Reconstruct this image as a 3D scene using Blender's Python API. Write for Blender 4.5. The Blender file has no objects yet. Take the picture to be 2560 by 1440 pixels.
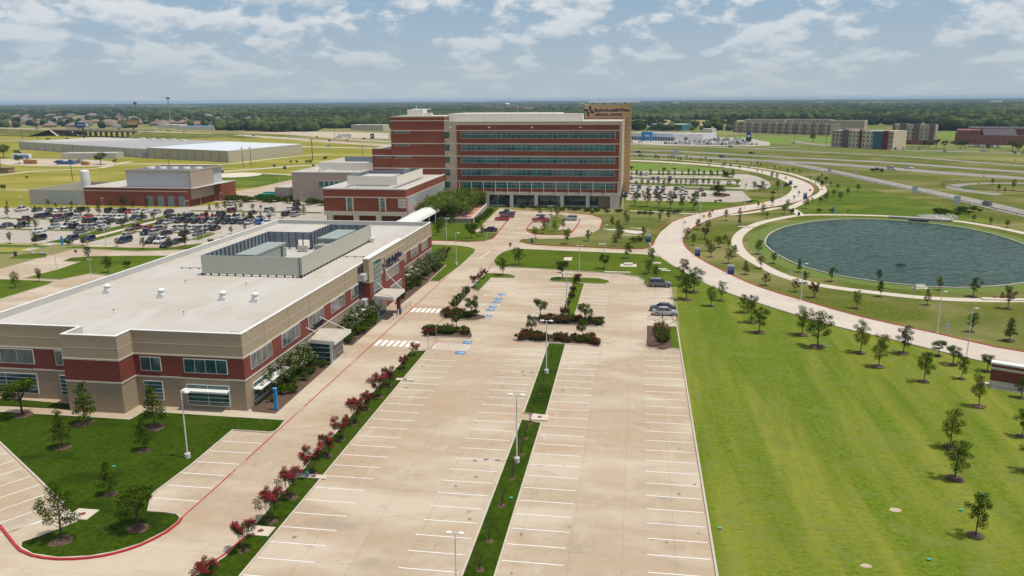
import bpy, math, random
import numpy as np
from mathutils import Vector, Matrix
from mathutils.geometry import tessellate_polygon
R_=random.Random(7)
# ---------------------------------------------------------------- camera
FPX,PITCH,ROLL,YAW=2019.918,0.228916,-0.00624862,0.15462966
H=38.6
F_=np.array([-math.sin(YAW)*math.cos(PITCH),math.cos(YAW)*math.cos(PITCH),-math.sin(PITCH)])
Rt=np.array([math.cos(YAW),math.sin(YAW),0.]); Up=np.cross(Rt,F_)
c_,s_=math.cos(ROLL),math.sin(ROLL)
Rt,Up=c_*Rt+s_*Up,-s_*Rt+c_*Up
sc=bpy.context.scene
cam=bpy.data.cameras.new('camera'); co=bpy.data.objects.new('camera',cam); sc.collection.objects.link(co)
M=Matrix(((Rt[0],Up[0],-F_[0],0),(Rt[1],Up[1],-F_[1],0),(Rt[2],Up[2],-F_[2],H),(0,0,0,1)))
co.matrix_world=M
cam.sensor_width=36; cam.lens=FPX/2560*36; cam.clip_end=60000; cam.clip_start=1
sc.camera=co
# ---------------------------------------------------------------- world, sun, exposure
SUN_EL,SUN_AZ=70,98     # azimuth clockwise from +Y
w=bpy.data.worlds.new('World'); sc.world=w; w.use_nodes=True
nt=w.node_tree; nt.nodes.clear()
def N(t,typ,**kw):
    n=t.nodes.new(typ)
    for k,v in kw.items():
        if k=='inp':
            for a,b in v.items(): n.inputs[a].default_value=b
        else: setattr(n,k,v)
    return n
sky=N(nt,'ShaderNodeTexSky',sky_type='NISHITA',sun_disc=False,sun_elevation=math.radians(SUN_EL),sun_rotation=math.radians(SUN_AZ),altitude=100,air_density=1.0,dust_density=2.2,ozone_density=1.5)
bg=N(nt,'ShaderNodeBackground',inp={'Strength':0.098}); out=N(nt,'ShaderNodeOutputWorld')
tc=N(nt,'ShaderNodeTexCoord'); sep=N(nt,'ShaderNodeSeparateXYZ'); nt.links.new(tc.outputs['Generated'],sep.inputs[0])
def mth(t,op,a,b=None,clamp=False):
    n=t.nodes.new('ShaderNodeMath'); n.operation=op; n.use_clamp=clamp
    for i,v in enumerate((a,b)):
        if v is None: continue
        if isinstance(v,(int,float)): n.inputs[i].default_value=v
        else: t.links.new(v,n.inputs[i])
    return n.outputs[0]
az=mth(nt,'ARCTAN2',sep.outputs[0],sep.outputs[1])
el=mth(nt,'ARCSINE',sep.outputs[2])
# cumulus: rows of puffs that grow smaller and flatter towards the horizon
elc=mth(nt,'POWER',mth(nt,'MAXIMUM',el,0.0005),0.7)
comb=N(nt,'ShaderNodeCombineXYZ'); nt.links.new(mth(nt,'MULTIPLY',az,17.0),comb.inputs[0]); nt.links.new(mth(nt,'MULTIPLY',elc,23.0),comb.inputs[1]); comb.inputs[2].default_value=3.7
def cnoise(scale,detail,rough,off,dist=0.0):
    mp=N(nt,'ShaderNodeMapping'); mp.inputs['Location'].default_value=off; nt.links.new(comb.outputs[0],mp.inputs[0])
    n=N(nt,'ShaderNodeTexNoise',inp={'Scale':scale,'Detail':detail,'Roughness':rough,'Distortion':dist}); nt.links.new(mp.outputs[0],n.inputs['Vector']); return n.outputs['Fac']
def density(oy):
    a=cnoise(1.15,7,0.52,(9.1,oy+1.3,0)); big=cnoise(0.45,2,0.5,(5,2+oy,1))
    return mth(nt,'ADD',a,mth(nt,'MULTIPLY',mth(nt,'SUBTRACT',big,0.5),0.55))
den=density(0.0); dlow=density(0.22)
cl=N(nt,'ShaderNodeMapRange',interpolation_type='SMOOTHSTEP'); nt.links.new(den,cl.inputs[0]); cl.inputs[1].default_value=0.46; cl.inputs[2].default_value=0.60
shade=N(nt,'ShaderNodeMapRange'); nt.links.new(mth(nt,'SUBTRACT',dlow,den),shade.inputs[0]); shade.inputs[1].default_value=-0.04; shade.inputs[2].default_value=0.10
ccol=N(nt,'ShaderNodeMixRGB'); nt.links.new(shade.outputs[0],ccol.inputs[0]); ccol.inputs[1].default_value=(8.3,8.4,8.4,1); ccol.inputs[2].default_value=(5.7,6.25,6.8,1)
lowf=N(nt,'ShaderNodeMapRange'); nt.links.new(el,lowf.inputs[0]); lowf.inputs[1].default_value=0.01; lowf.inputs[2].default_value=0.10; lowf.inputs[3].default_value=0.12; lowf.inputs[4].default_value=0.74
fac=mth(nt,'MULTIPLY',cl.outputs[0],lowf.outputs[0])
# thin haze veil of the horizon air
veil=N(nt,'ShaderNodeMapRange'); nt.links.new(el,veil.inputs[0]); veil.inputs[1].default_value=0.0; veil.inputs[2].default_value=0.16; veil.inputs[3].default_value=0.9; veil.inputs[4].default_value=0.75
veil2=N(nt,'ShaderNodeMapRange'); nt.links.new(el,veil2.inputs[0]); veil2.inputs[1].default_value=0.16; veil2.inputs[2].default_value=0.4; veil2.inputs[3].default_value=1.0; veil2.inputs[4].default_value=0.0
vcol=N(nt,'ShaderNodeMixRGB'); vr=N(nt,'ShaderNodeMapRange'); nt.links.new(el,vr.inputs[0]); vr.inputs[1].default_value=0.0; vr.inputs[2].default_value=0.11; nt.links.new(vr.outputs[0],vcol.inputs[0]); vcol.inputs[1].default_value=(5.1,5.85,6.35,1); vcol.inputs[2].default_value=(3.25,4.75,6.35,1)
mixv=N(nt,'ShaderNodeMixRGB'); nt.links.new(mth(nt,'MULTIPLY',veil.outputs[0],veil2.outputs[0]),mixv.inputs[0]); nt.links.new(sky.outputs[0],mixv.inputs[1]); nt.links.new(vcol.outputs[0],mixv.inputs[2])
mixc=N(nt,'ShaderNodeMixRGB'); nt.links.new(fac,mixc.inputs[0]); nt.links.new(mixv.outputs[0],mixc.inputs[1]); nt.links.new(ccol.outputs[0],mixc.inputs[2])
nt.links.new(mixc.outputs[0],bg.inputs[0]); nt.links.new(bg.outputs[0],out.inputs[0])
sl=bpy.data.lights.new('sun','SUN'); sl.energy=3.75; sl.angle=math.radians(0.8); sl.color=(1,0.94,0.83)
so=bpy.data.objects.new('sun',sl); sc.collection.objects.link(so)
a_,e_=math.radians(SUN_AZ),math.radians(SUN_EL)
sd=Vector((math.sin(a_)*math.cos(e_),math.cos(a_)*math.cos(e_),math.sin(e_)))
so.rotation_euler=sd.to_track_quat('Z','Y').to_euler(); so.location=(0,0,200)
sc.view_settings.view_transform='Standard'; sc.view_settings.look='None'; sc.view_settings.gamma=1; sc.view_settings.exposure=0.0
sc.cycles.max_bounces=6; sc.cycles.diffuse_bounces=3; sc.cycles.volume_bounces=0; sc.cycles.transparent_max_bounces=6
# ---------------------------------------------------------------- photo pixel -> place on the ground or on a wall plane
def ray(x,y): return (x-1280)/FPX*Rt-(y-720)/FPX*Up+F_
def G(x,y,z=0.):
    d=ray(x,y); t=(z-H)/d[2]; return (d[0]*t,d[1]*t)
def onY(x,y,Y): d=ray(x,y); t=Y/d[1]; return d[0]*t,d[2]*t+H
def onX(x,y,X): d=ray(x,y); t=X/d[0]; return d[1]*t,d[2]*t+H
def proj(X,Y,Z):
    d=np.array([X,Y,Z-H]); z=d@F_; return 1280+FPX*(d@Rt)/z,720-FPX*(d@Up)/z
def hgt(bx,by,ty):
    X,Y=G(bx,by); lo,hi=0.,80.
    for _ in range(30):
        m=(lo+hi)/2
        if proj(X,Y,m)[1]>ty: lo=m
        else: hi=m
    return lo
# ---------------------------------------------------------------- materials
MATS={}
def mat(name,col,rough=0.8,var=0.0,scale=1.0,col2=None,metal=0.0,bump=0.0,spec=0.3,stretch=(1,1,1),big=None,joint=None,lines=None,emit=None,detail=6,obj=False):
    if name in MATS: return MATS[name]
    m=bpy.data.materials.new(name); m.use_nodes=True; t=m.node_tree; b=t.nodes['Principled BSDF']
    b.inputs['Roughness'].default_value=rough; b.inputs['Metallic'].default_value=metal; b.inputs['Specular IOR Level'].default_value=spec
    b.inputs['Base Color'].default_value=(*col,1); m.diffuse_color=(*col,1)
    if var or col2 or big or joint or lines:
        if obj: tcn=N(t,'ShaderNodeTexCoord'); pos=tcn.outputs['Object']
        else: g=N(t,'ShaderNodeNewGeometry'); pos=g.outputs['Position']
        mp=N(t,'ShaderNodeMapping'); mp.inputs['Scale'].default_value=stretch; t.links.new(pos,mp.inputs[0])
        nz=N(t,'ShaderNodeTexNoise',inp={'Scale':scale,'Detail':detail,'Roughness':0.6}); t.links.new(mp.outputs[0],nz.inputs['Vector'])
        mr=N(t,'ShaderNodeMapRange'); t.links.new(nz.outputs['Fac'],mr.inputs[0]); mr.inputs[1].default_value=0.35; mr.inputs[2].default_value=0.65
        c2=col2 if col2 else tuple(max(0,c*(1-var)) for c in col)
        mx=N(t,'ShaderNodeMixRGB'); mx.inputs[1].default_value=(*col,1); mx.inputs[2].default_value=(*c2,1); t.links.new(mr.outputs[0],mx.inputs[0]); cur=mx.outputs[0]
        if big:
            for (bc,bs,lo,hi,am) in big:
                mp2=N(t,'ShaderNodeMapping'); mp2.inputs['Scale'].default_value=bs if isinstance(bs,tuple) else (bs,bs,bs); mp2.inputs['Location'].default_value=(lo*37,hi*11,am*5); t.links.new(pos,mp2.inputs[0])
                n2_=N(t,'ShaderNodeTexNoise',inp={'Scale':1.0,'Detail':4,'Roughness':0.55,'Distortion':0.4}); t.links.new(mp2.outputs[0],n2_.inputs['Vector'])
                r2=N(t,'ShaderNodeMapRange'); t.links.new(n2_.outputs['Fac'],r2.inputs[0]); r2.inputs[1].default_value=lo; r2.inputs[2].default_value=hi; r2.inputs[4].default_value=am
                m2=N(t,'ShaderNodeMixRGB'); t.links.new(r2.outputs[0],m2.inputs[0]); t.links.new(cur,m2.inputs[1]); m2.inputs[2].default_value=(*bc,1); cur=m2.outputs[0]
        if joint:   # sawn joints: thin dark lines on a world grid
            sx,sy,wd,dark=joint; sp=N(t,'ShaderNodeSeparateXYZ'); t.links.new(pos,sp.inputs[0])
            fs=[]
            for ax,s in ((0,sx),(1,sy)):
                f=mth(t,'FRACT',mth(t,'DIVIDE',mth(t,'ADD',sp.outputs[ax],5000.0),s)); fs.append(mth(t,'LESS_THAN',f,wd/s))
            jf=mth(t,'MULTIPLY',mth(t,'MAXIMUM',fs[0],fs[1]),dark)
            m3=N(t,'ShaderNodeMixRGB'); t.links.new(jf,m3.inputs[0]); t.links.new(cur,m3.inputs[1]); m3.inputs[2].default_value=(0.09,0.08,0.07,1); cur=m3.outputs[0]
        if lines:   # horizontal courses
            sz,wd,dark,lc=lines; sp=N(t,'ShaderNodeSeparateXYZ'); t.links.new(pos,sp.inputs[0])
            f=mth(t,'FRACT',mth(t,'DIVIDE',mth(t,'ADD',sp.outputs[2],100.0),sz)); jf=mth(t,'MULTIPLY',mth(t,'LESS_THAN',f,wd/sz),dark)
            m3=N(t,'ShaderNodeMixRGB'); t.links.new(jf,m3.inputs[0]); t.links.new(cur,m3.inputs[1]); m3.inputs[2].default_value=(*lc,1); cur=m3.outputs[0]
        t.links.new(cur,b.inputs['Base Color'])
        if bump:
            bn=N(t,'ShaderNodeBump',inp={'Strength':bump,'Distance':0.1}); t.links.new(nz.outputs['Fac'],bn.inputs['Height']); t.links.new(bn.outputs[0],b.inputs['Normal'])
    if emit: b.inputs['Emission Color'].default_value=(*emit,1); b.inputs['Emission Strength'].default_value=1
    MATS[name]=m; return m
CONC=mat('concrete',(.425,.338,.243),.85,.10,.9,big=[((.52,.445,.35),(.045,.10,1),.45,.60,.8),((.40,.285,.19),(.07,.16,1),.50,.66,.65),((.31,.26,.21),(.22,.5,1),.58,.72,.6),((.54,.47,.37),(.5,.2,1),.60,.74,.4),((.17,.15,.13),(.8,1.3,1),.67,.76,.6)],joint=(4.57,4.57,.06,.24))
ROADC=mat('road_concrete',(.53,.465,.39),.85,.10,.6,big=[((.58,.52,.44),(.07,.07,1),.45,.65,.6),((.33,.29,.25),(.2,.2,1),.58,.75,.5)],joint=(4.57,4.57,.05,.25))
LOTG=mat('lot_concrete',(.40,.355,.30),.85,.10,.5,big=[((.48,.43,.37),(.06,.06,1),.45,.65,.6),((.30,.27,.24),(.15,.15,1),.55,.7,.5)],joint=(4.57,4.57,.05,.2))
WALK=mat('walk_concrete',(.58,.51,.42),.85,.12,1.2,joint=(1.5,1.5,.04,.15))
ASPH=mat('highway_paving',(.235,.215,.20),.85,.12,.3,big=[((.30,.275,.25),(.01,.01,1),.4,.6,.6)])
KERB=mat('kerb_concrete',(.52,.46,.38),.85,.12,2)
RED=mat('red_kerb_paint',(.42,.035,.04),.6,.25,1.5)
WHITE=mat('white_line_paint',(.78,.76,.73),.6,.10,3)
GRSD=mat('deep_green_shaded_lawn',(.045,.080,.005),.95,0,2.0,col2=(.023,.045,.002),bump=.3,spec=.03,big=[((.062,.085,.010),(.08,.05,1),.50,.68,.7),((.012,.026,.002),(.15,.15,1),.50,.66,.7),((.085,.085,.03),(.8,.8,1),.62,.76,.45)])  # deep green turf, darkened further: cloud shade put into the colour
SLOPE=mat('slope_grass',(.098,.148,.014),.95,0,1.2,col2=(.060,.100,.008),bump=.3,spec=.05,big=[((.15,.18,.028),(.03,.05,1),.46,.62,.8),((.055,.095,.010),(.05,.06,1),.52,.68,.7),((.19,.16,.07),(.5,.6,1),.64,.76,.4)])
GRS=mat('lawn_grass',(.095,.140,.010),.95,0,2.0,col2=(.054,.090,.005),bump=.3,spec=.05,big=[((.105,.140,.012),(.05,.03,1),.48,.66,.8),((.022,.050,.003),(.10,.10,1),.52,.68,.6),((.19,.155,.08),(.45,.45,1),.66,.78,.5),((.13,.16,.05),(1.7,1.7,1),.58,.72,.45)])
LAWN=mat('streaky_lawn_grass',(.142,.190,.016),.95,0,2.0,col2=(.078,.124,.008),bump=.35,spec=.05,big=[((.245,.245,.040),(.21,.017,1),.42,.66,.72),((.150,.180,.040),(.28,.40,1),.50,.66,.65),((.070,.125,.006),(.20,.020,1),.50,.66,.6),((.20,.16,.09),(.50,.9,1),.61,.74,.6),((.22,.22,.06),(1.3,2.2,1),.55,.70,.45),((.055,.105,.012),(.9,2.6,1),.57,.70,.5)])
FIELD=mat('field_grass',(.125,.142,.020),.95,0,1.2,col2=(.070,.090,.010),spec=.05,bump=.15,big=[((.23,.205,.085),(.03,.05,1),.45,.65,.8),((.080,.115,.02),(.04,.06,1),.50,.66,.75),((.26,.20,.12),(.2,.25,1),.64,.76,.5),((.20,.20,.08),(.8,1.4,1),.58,.7,.4)])  # olive grass, with cloud shade of the highway verges mixed into its colour
FIELD2=mat('sunlit_field_grass',(.235,.215,.034),.95,0,.3,col2=(.205,.20,.025),spec=.05,bump=.15,big=[((.35,.30,.08),(.012,.03,1),.45,.65,.8),((.15,.18,.022),(.02,.05,1),.52,.68,.7),((.33,.26,.15),(.09,.12,1),.66,.77,.5)])  # brighter left-field copy of the field grass: sunlight put into the colour
GROUND=mat('land',(.16,.165,.05),.95,0,.25,col2=(.105,.14,.03),spec=.05,big=[((.25,.24,.09),(.006,.008,1),.45,.62,.8),((.075,.12,.02),(.009,.009,1),.5,.66,.8),((.24,.22,.09),(.0016,.0016,1),.47,.56,.7)])
DRY=mat('dry_field_grass',(.33,.28,.12),.95,.25,.05)
BRT=mat('bright_meadow_grass',(.15,.225,.022),.95,.3,.06)
SAND=mat('bare_gravel_ground',(.52,.43,.33),.95,.25,.05)
MULCH=mat('bark_mulch',(.135,.085,.06),.95,.5,4)
BRICK=mat('red_brick',(.205,.048,.033),.85,.22,3,lines=(.24,.04,.35,(.30,.16,.12)))
BRICKH=mat('hospital_brick',(.245,.068,.036),.85,.18,2,lines=(.3,.04,.12,(.30,.15,.10)),big=[((.26,.085,.05),(.2,.2,.2),.5,.65,.5)])
TAN=mat('tan_precast_panel',(.385,.312,.215),.85,.10,2.5)
TANF=mat('tan_split_block',(.335,.265,.18),.9,.14,5,lines=(.6,.05,.35,(.2,.17,.13)))
CREAM=mat('cream_band',(.56,.505,.425),.8,.1,2)
ROOF=mat('white_roof_membrane',(.475,.445,.40),.8,.05,.8,big=[((.42,.365,.31),(.05,.10,1),.50,.66,.75),((.36,.27,.19),(.30,1.1,1),.64,.74,.6),((.51,.495,.47),(.2,.05,1),.5,.6,.6)],joint=(3.0,200,.06,.12))
METAL=mat('ribbed_cream_metal',(.47,.47,.40),.5,.06,1,lines=(.30,.07,.45,(.28,.28,.24)))
SCREEN=mat('smooth_cream_screen',(.80,.755,.66),.6,.05,.5)
GALV_SHADE=mat('blue_grey_steel_and_shade',(.27,.31,.36),.5,.15,1,metal=.2,lines=(.28,.07,.5,(.10,.12,.15)))  # door steel; on inner screen faces the blue-grey shadow is painted in
WHT=mat('white_metal',(.72,.72,.70),.5,.06,2)
POLE=mat('grey_white_pole_paint',(.58,.61,.64),.45,.08,2)
GLASS=mat('dark_teal_window_glass',(.012,.045,.055),.08,0,1,spec=.9,col2=(.03,.10,.11),detail=1,obj=False)
GLT=mat('teal_ribbon_glass',(.012,.16,.155),.10,0,.35,spec=.9,col2=(.012,.05,.055),stretch=(1,1,1.5),detail=2)
GLB=mat('pale_reflective_glass',(.035,.050,.055),.08,0,.5,spec=.8,col2=(.13,.145,.15),detail=1)
DARK=mat('dark_opening',(.03,.028,.027),.8)
DKM=mat('dark_steel',(.05,.05,.055),.5)
HVAC=mat('green_grey_unit_metal',(.27,.31,.28),.55,.12,1.5)
WOOD=mat('weathered_pole_wood',(.06,.045,.035),.9)
BARK=mat('tree_bark',(.09,.07,.055),.9,.4,6)
BLUE=mat('royal_blue_sign',(.012,.055,.22),.4)
NAVY=mat('navy_letter',(.010,.014,.07),.5)
BRBL=mat('bright_blue_paint',(.02,.22,.55),.45)
YEL=mat('yellow_sign',(.75,.42,.02),.5); TEAL=mat('teal_logo',(.0,.30,.32),.5); ORG=mat('orange_logo',(.8,.36,.01),.5)
TOWERT=mat('tan_tower_cladding',(.54,.345,.165),.8,.1,1,lines=(1.55,.14,.8,(.72,.56,.36)))
TANH=mat('hospital_stone',(.50,.415,.30),.85,.08,1.2)
def leafmat(n,a,b,c=None):
    m=mat(n,a,.75,0,9.0,col2=b,spec=.02,obj=True,detail=3,big=[(c or tuple(x*1.7 for x in a),(3.,3.,3.),.5,.66,.7)])
    bs=m.node_tree.nodes['Principled BSDF']; return m
LF1=leafmat('oak_leaves',(.040,.074,.006),(.020,.042,.004)); LF2=leafmat('fresh_leaves',(.115,.140,.010),(.062,.088,.006)); LF3=leafmat('dark_leaves',(.026,.050,.007),(.014,.030,.004))
LF4=leafmat('willow_leaves',(.13,.19,.028),(.06,.11,.016)); LFR=leafmat('reddish_leaves',(.085,.05,.025),(.05,.035,.018)); LFB=leafmat('brown_leaves',(.22,.10,.04),(.12,.06,.03))
PINK=mat('crimson_blossom',(.44,.012,.045),.7,.35,8,obj=True); WFL=mat('white_blossom',(.70,.68,.60),.7,.2,8,obj=True)
WOODL=mat('woodland_canopy',(.030,.049,.014),.95,0,.12,col2=(.010,.020,.007),spec=.03,big=[((.095,.125,.034),(.03,.03,.03),.46,.62,.85),((.10,.115,.04),(.0022,.0022,.01),.52,.62,.75),((.010,.02,.008),(.0035,.0035,.01),.50,.62,.7)])
# ---------------------------------------------------------------- mesh helper
class MB:
    def __init__(s): s.v=[];s.f=[];s.m=[];s.mats=[]
    def mi(s,m):
        if m not in s.mats: s.mats.append(m)
        return s.mats.index(m)
    def quad(s,a,b,c,d,m): i=len(s.v); s.v+=[a,b,c,d]; s.f.append((i,i+1,i+2,i+3)); s.m.append(s.mi(m)); return s
    def box(s,x0,y0,z0,x1,y1,z1,m):
        if x0>x1:x0,x1=x1,x0
        if y0>y1:y0,y1=y1,y0
        if z0>z1:z0,z1=z1,z0
        i=len(s.v); s.v+=[(x0,y0,z0),(x1,y0,z0),(x1,y1,z0),(x0,y1,z0),(x0,y0,z1),(x1,y0,z1),(x1,y1,z1),(x0,y1,z1)]
        for f in ((0,3,2,1),(4,5,6,7),(0,1,5,4),(1,2,6,5),(2,3,7,6),(3,0,4,7)): s.f.append(tuple(i+k for k in f)); s.m.append(s.mi(m))
        return s
    def prism(s,pts,z0,z1,m,mtop=None):
        n=len(pts); i=len(s.v); s.v+=[(p[0],p[1],z0) for p in pts]+[(p[0],p[1],z1) for p in pts]
        for k in range(n): a,b=k,(k+1)%n; s.f.append((i+a,i+b,i+n+b,i+n+a)); s.m.append(s.mi(m))
        for t in tessellate_polygon([[Vector((p[0],p[1],0)) for p in pts]]):
            p0,p1,p2=[pts[q] for q in t]
            cr=(p1[0]-p0[0])*(p2[1]-p0[1])-(p1[1]-p0[1])*(p2[0]-p0[0])
            t=t if cr>0 else t[::-1]
            s.f.append(tuple(i+n+q for q in t)); s.m.append(s.mi(mtop or m))
        return s
    def sheet(s,pts,z,m):
        i=len(s.v); s.v+=[(p[0],p[1],z) for p in pts]
        for t in tessellate_polygon([[Vector((p[0],p[1],0)) for p in pts]]):
            p0,p1,p2=[pts[q] for q in t]
            cr=(p1[0]-p0[0])*(p2[1]-p0[1])-(p1[1]-p0[1])*(p2[0]-p0[0])
            s.f.append(tuple(i+q for q in (t if cr>0 else t[::-1]))); s.m.append(s.mi(m))
        return s
    def tube(s,a,b,r0,r1,m,n=6,cap=True):
        a=Vector(a);b=Vector(b); d=(b-a); 
        if d.length<1e-6: return s
        q=d.to_track_quat('Z','Y'); i=len(s.v)
        for p,r in ((a,r0),(b,r1)):
            for k in range(n):
                t=2*math.pi*k/n; s.v.append(tuple(p+q@Vector((r*math.cos(t),r*math.sin(t),0))))
        for k in range(n): s.f.append((i+k,i+(k+1)%n,i+n+(k+1)%n,i+n+k)); s.m.append(s.mi(m))
        if cap: s.f.append(tuple(i+n+k for k in range(n))); s.m.append(s.mi(m)); s.f.append(tuple(i+k for k in reversed(range(n)))); s.m.append(s.mi(m))
        return s
    def loft(s,secs,m,cap=True):
        n=len(secs[0]); i=len(s.v)
        for q in secs: s.v+=list(q)
        for j in range(len(secs)-1):
            for k in range(n): s.f.append((i+j*n+k,i+j*n+(k+1)%n,i+(j+1)*n+(k+1)%n,i+(j+1)*n+k)); s.m.append(s.mi(m))
        if cap: s.f.append(tuple(i+k for k in reversed(range(n)))); s.m.append(s.mi(m)); s.f.append(tuple(i+(len(secs)-1)*n+k for k in range(n))); s.m.append(s.mi(m))
        return s
    def build(s,name,parent=None,smooth=False):
        me=bpy.data.meshes.new(name); me.from_pydata(s.v,[],s.f)
        for m in s.mats: me.materials.append(m)
        me.polygons.foreach_set('material_index',s.m)
        if smooth: me.polygons.foreach_set('use_smooth',[True]*len(s.f))
        me.update(); o=bpy.data.objects.new(name,me); sc.collection.objects.link(o)
        if parent: o.parent=parent
        return o
def tag(o,label=None,cat=None,group=None,kind=None):
    if label: o['label']=label
    if cat: o['category']=cat
    if group: o['group']=group
    if kind: o['kind']=kind
    return o
def thing(name,label,cat,loc=(0,0,0),rz=0,group=None):
    o=bpy.data.objects.new(name,None); sc.collection.objects.link(o); o.location=loc; o.rotation_euler=(0,0,rz); o.empty_display_size=.5
    return tag(o,label,cat,group)
def struct(name,mb,smooth=False): return tag(mb.build(name,None,smooth),kind='structure')
CH={}
def kids(o): return CH.get(o.name,[])
def dup(root,loc,rz=0,s=1.0,label=None,group=None,cat=None,skip=()):
    r=root.copy(); sc.collection.objects.link(r); r.location=loc; r.rotation_euler=(0,0,rz); r.scale=(s,s,s) if not isinstance(s,tuple) else s
    for k,v in (('label',label),('group',group),('category',cat)):
        if v: r[k]=v
        elif k=='group' and k in r: del r[k]
    for ch in list(root.children):
        if ch.name.split('.')[0] in skip: continue
        c=ch.copy(); sc.collection.objects.link(c); c.parent=r
        for g in ch.children:
            d=g.copy(); sc.collection.objects.link(d); d.parent=c
    return r
ORD=['','first','second','third','fourth','fifth','sixth','seventh','eighth','ninth','tenth','eleventh','twelfth']
def ordw(n):
    if n<=12: return ORD[n]
    return '%d%s'%(n,{1:'st',2:'nd',3:'rd'}.get(n%10,'th') if n%100 not in (11,12,13) else 'th')
def smooth(pts,closed=False,step=4.0):
    P_=[Vector((p[0],p[1],0)) for p in pts]; n=len(P_); o=[]
    rng=range(n) if closed else range(n-1)
    for i in rng:
        p0=P_[(i-1)%n] if (closed or i>0) else P_[i]; p1=P_[i]; p2=P_[(i+1)%n]; p3=P_[(i+2)%n] if (closed or i+2<n) else P_[(i+1)%n]
        k=max(1,min(24,int((p2-p1).length/step)))
        for j in range(k):
            t=j/k; q=.5*((2*p1)+(p2-p0)*t+(2*p0-5*p1+4*p2-p3)*t*t+(3*p1-p0-3*p2+p3)*t**3); o.append((q.x,q.y))
    if not closed: o.append((P_[-1].x,P_[-1].y))
    return o
def gp(px,z=0): return [G(x,y,z) for x,y in px]
def ribbon(pts,w,closed=False):
    n=len(pts); L=[];Rr=[]
    for i in range(n):
        if closed: a=Vector(pts[i-1]);b=Vector(pts[(i+1)%n])
        else: a=Vector(pts[max(0,i-1)]);b=Vector(pts[min(n-1,i+1)])
        d=(b-a); d=d.normalized() if d.length>1e-6 else Vector((1,0)); nn=Vector((-d.y,d.x))*w/2; p=Vector(pts[i]); L.append(p+nn); Rr.append(p-nn)
    return L,Rr
def kerb(pts,m=None,w=.2,h=.15,closed=False,mb=None,z0=0.0):
    m=m or KERB; own=mb is None; mb=mb or MB(); L,Rr=ribbon(pts,w,closed); n=len(pts)
    for i in range(n if closed else n-1):
        j=(i+1)%n
        for a,b,z1,z2 in ((L[i],L[j],z0,h),):
            mb.quad((a.x,a.y,h),(b.x,b.y,h),(b.x,b.y,z0),(a.x,a.y,z0),m)
        a,b=Rr[i],Rr[j]; mb.quad((a.x,a.y,z0),(b.x,b.y,z0),(b.x,b.y,h),(a.x,a.y,h),m)
        mb.quad((Rr[i].x,Rr[i].y,h),(Rr[j].x,Rr[j].y,h),(L[j].x,L[j].y,h),(L[i].x,L[i].y,h),m)
    return struct('kerb',mb) if own else mb
def flat(pts,z,m,mb,w):   # flat strip
    L,Rr=ribbon(pts,w)
    for i in range(len(pts)-1): mb.quad((Rr[i].x,Rr[i].y,z),(Rr[i+1].x,Rr[i+1].y,z),(L[i+1].x,L[i+1].y,z),(L[i].x,L[i].y,z),m)
def island(px,m=GRS,km=KERB,name='lawn',sm=False,h=.13,world=False,kw=.2):
    p=px if world else gp(px)
    if sm: p=smooth(p,True,2.5)
    mb=MB(); mb.prism(p,0.0,h,m); o=struct(name,mb)
    if km: kerb(p,km,kw,h+.02,True)
    return o
def road(name,px,width,m,z,step=6,world=False,km=None):
    p=px if world else gp(px); p=smooth(p,False,step); mb=MB(); flat(p,z,m,mb,width); o=struct(name,mb)
    if km:
        L,Rr=ribbon(p,width); 
        if km[0]: kerb([(a.x,a.y) for a in L],km[0],.22,.15)
        if km[1]: kerb([(a.x,a.y) for a in Rr],km[1],.22,.15)
    return o
# ================================================================= GROUND
mb=MB(); gpts=[(22000*math.cos(a),22000*math.sin(a)) for a in np.linspace(0,2*math.pi,96,endpoint=False)]
mb.sheet(gpts,0,GROUND); struct('ground',mb)
def patch(name,px,z,m,sm=True):
    p=gp(px); p=smooth(p,True,12) if sm else p; mb=MB(); mb.sheet(p,z,m); return struct(name,mb)
# meadows of the site
patch('field',[(-900,560),(-900,395),(-300,330),(0,322),(340,326),(680,346),(980,368),(980,500),(700,480),(500,540),(0,640),(-900,800)],.004,FIELD2,False)
patch('field',[(1560,368),(2100,384),(3000,425),(3300,560),(3000,1000),(1700,700),(1560,520)],.004,FIELD,False)
patch('lawn',[(1690,700),(1703,874),(1790,1440),(1850,1900),(4200,1900),(3200,1050),(2560,912),(2290,858),(1978,780),(1804,722),(1740,690)],.010,LAWN,False)
patch('meadow',[(1575,407),(1700,411),(1800,423),(1835,433),(1575,427)],.012,BRT,False)
patch('meadow',[(1575,500),(1900,501),(1770,524),(1700,530),(1575,522)],.012,SLOPE,False)
patch('meadow',[(1820,500),(2040,492),(2100,460),(2400,528),(2480,560),(2350,545),(2080,533),(2005,534),(1985,516)],.012,SLOPE)
patch('meadow',[(530,445),(560,436),(640,433),(735,440),(735,448),(640,468),(531,476)],.012,SLOPE)
patch('meadow',[(1760,337),(1830,340),(2060,342),(2080,350),(2050,358),(1900,356),(1780,346)],.012,BRT)
patch('meadow',[(2330,333),(2420,328),(2700,331),(2700,345),(2350,347)],.012,BRT)
patch('dry_field',[(1578,300),(1900,301),(2100,306),(2100,311),(1578,317)],.012,DRY,False)
patch('dry_field',[(1930,289),(2080,290),(2080,294),(1930,294)],.012,BRT)
patch('gravel_lot',[(645,331),(700,328),(880,330),(972,333),(972,347),(850,344),(740,338)],.012,SAND,False)
patch('gravel_yard',[(0,398),(60,396),(230,400),(290,407),(240,416),(60,414),(0,409)],.012,SAND)
patch('golf_green',[(2050,292),(2200,291),(2440,297),(2440,303),(2250,300)],.012,BRT)
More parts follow.
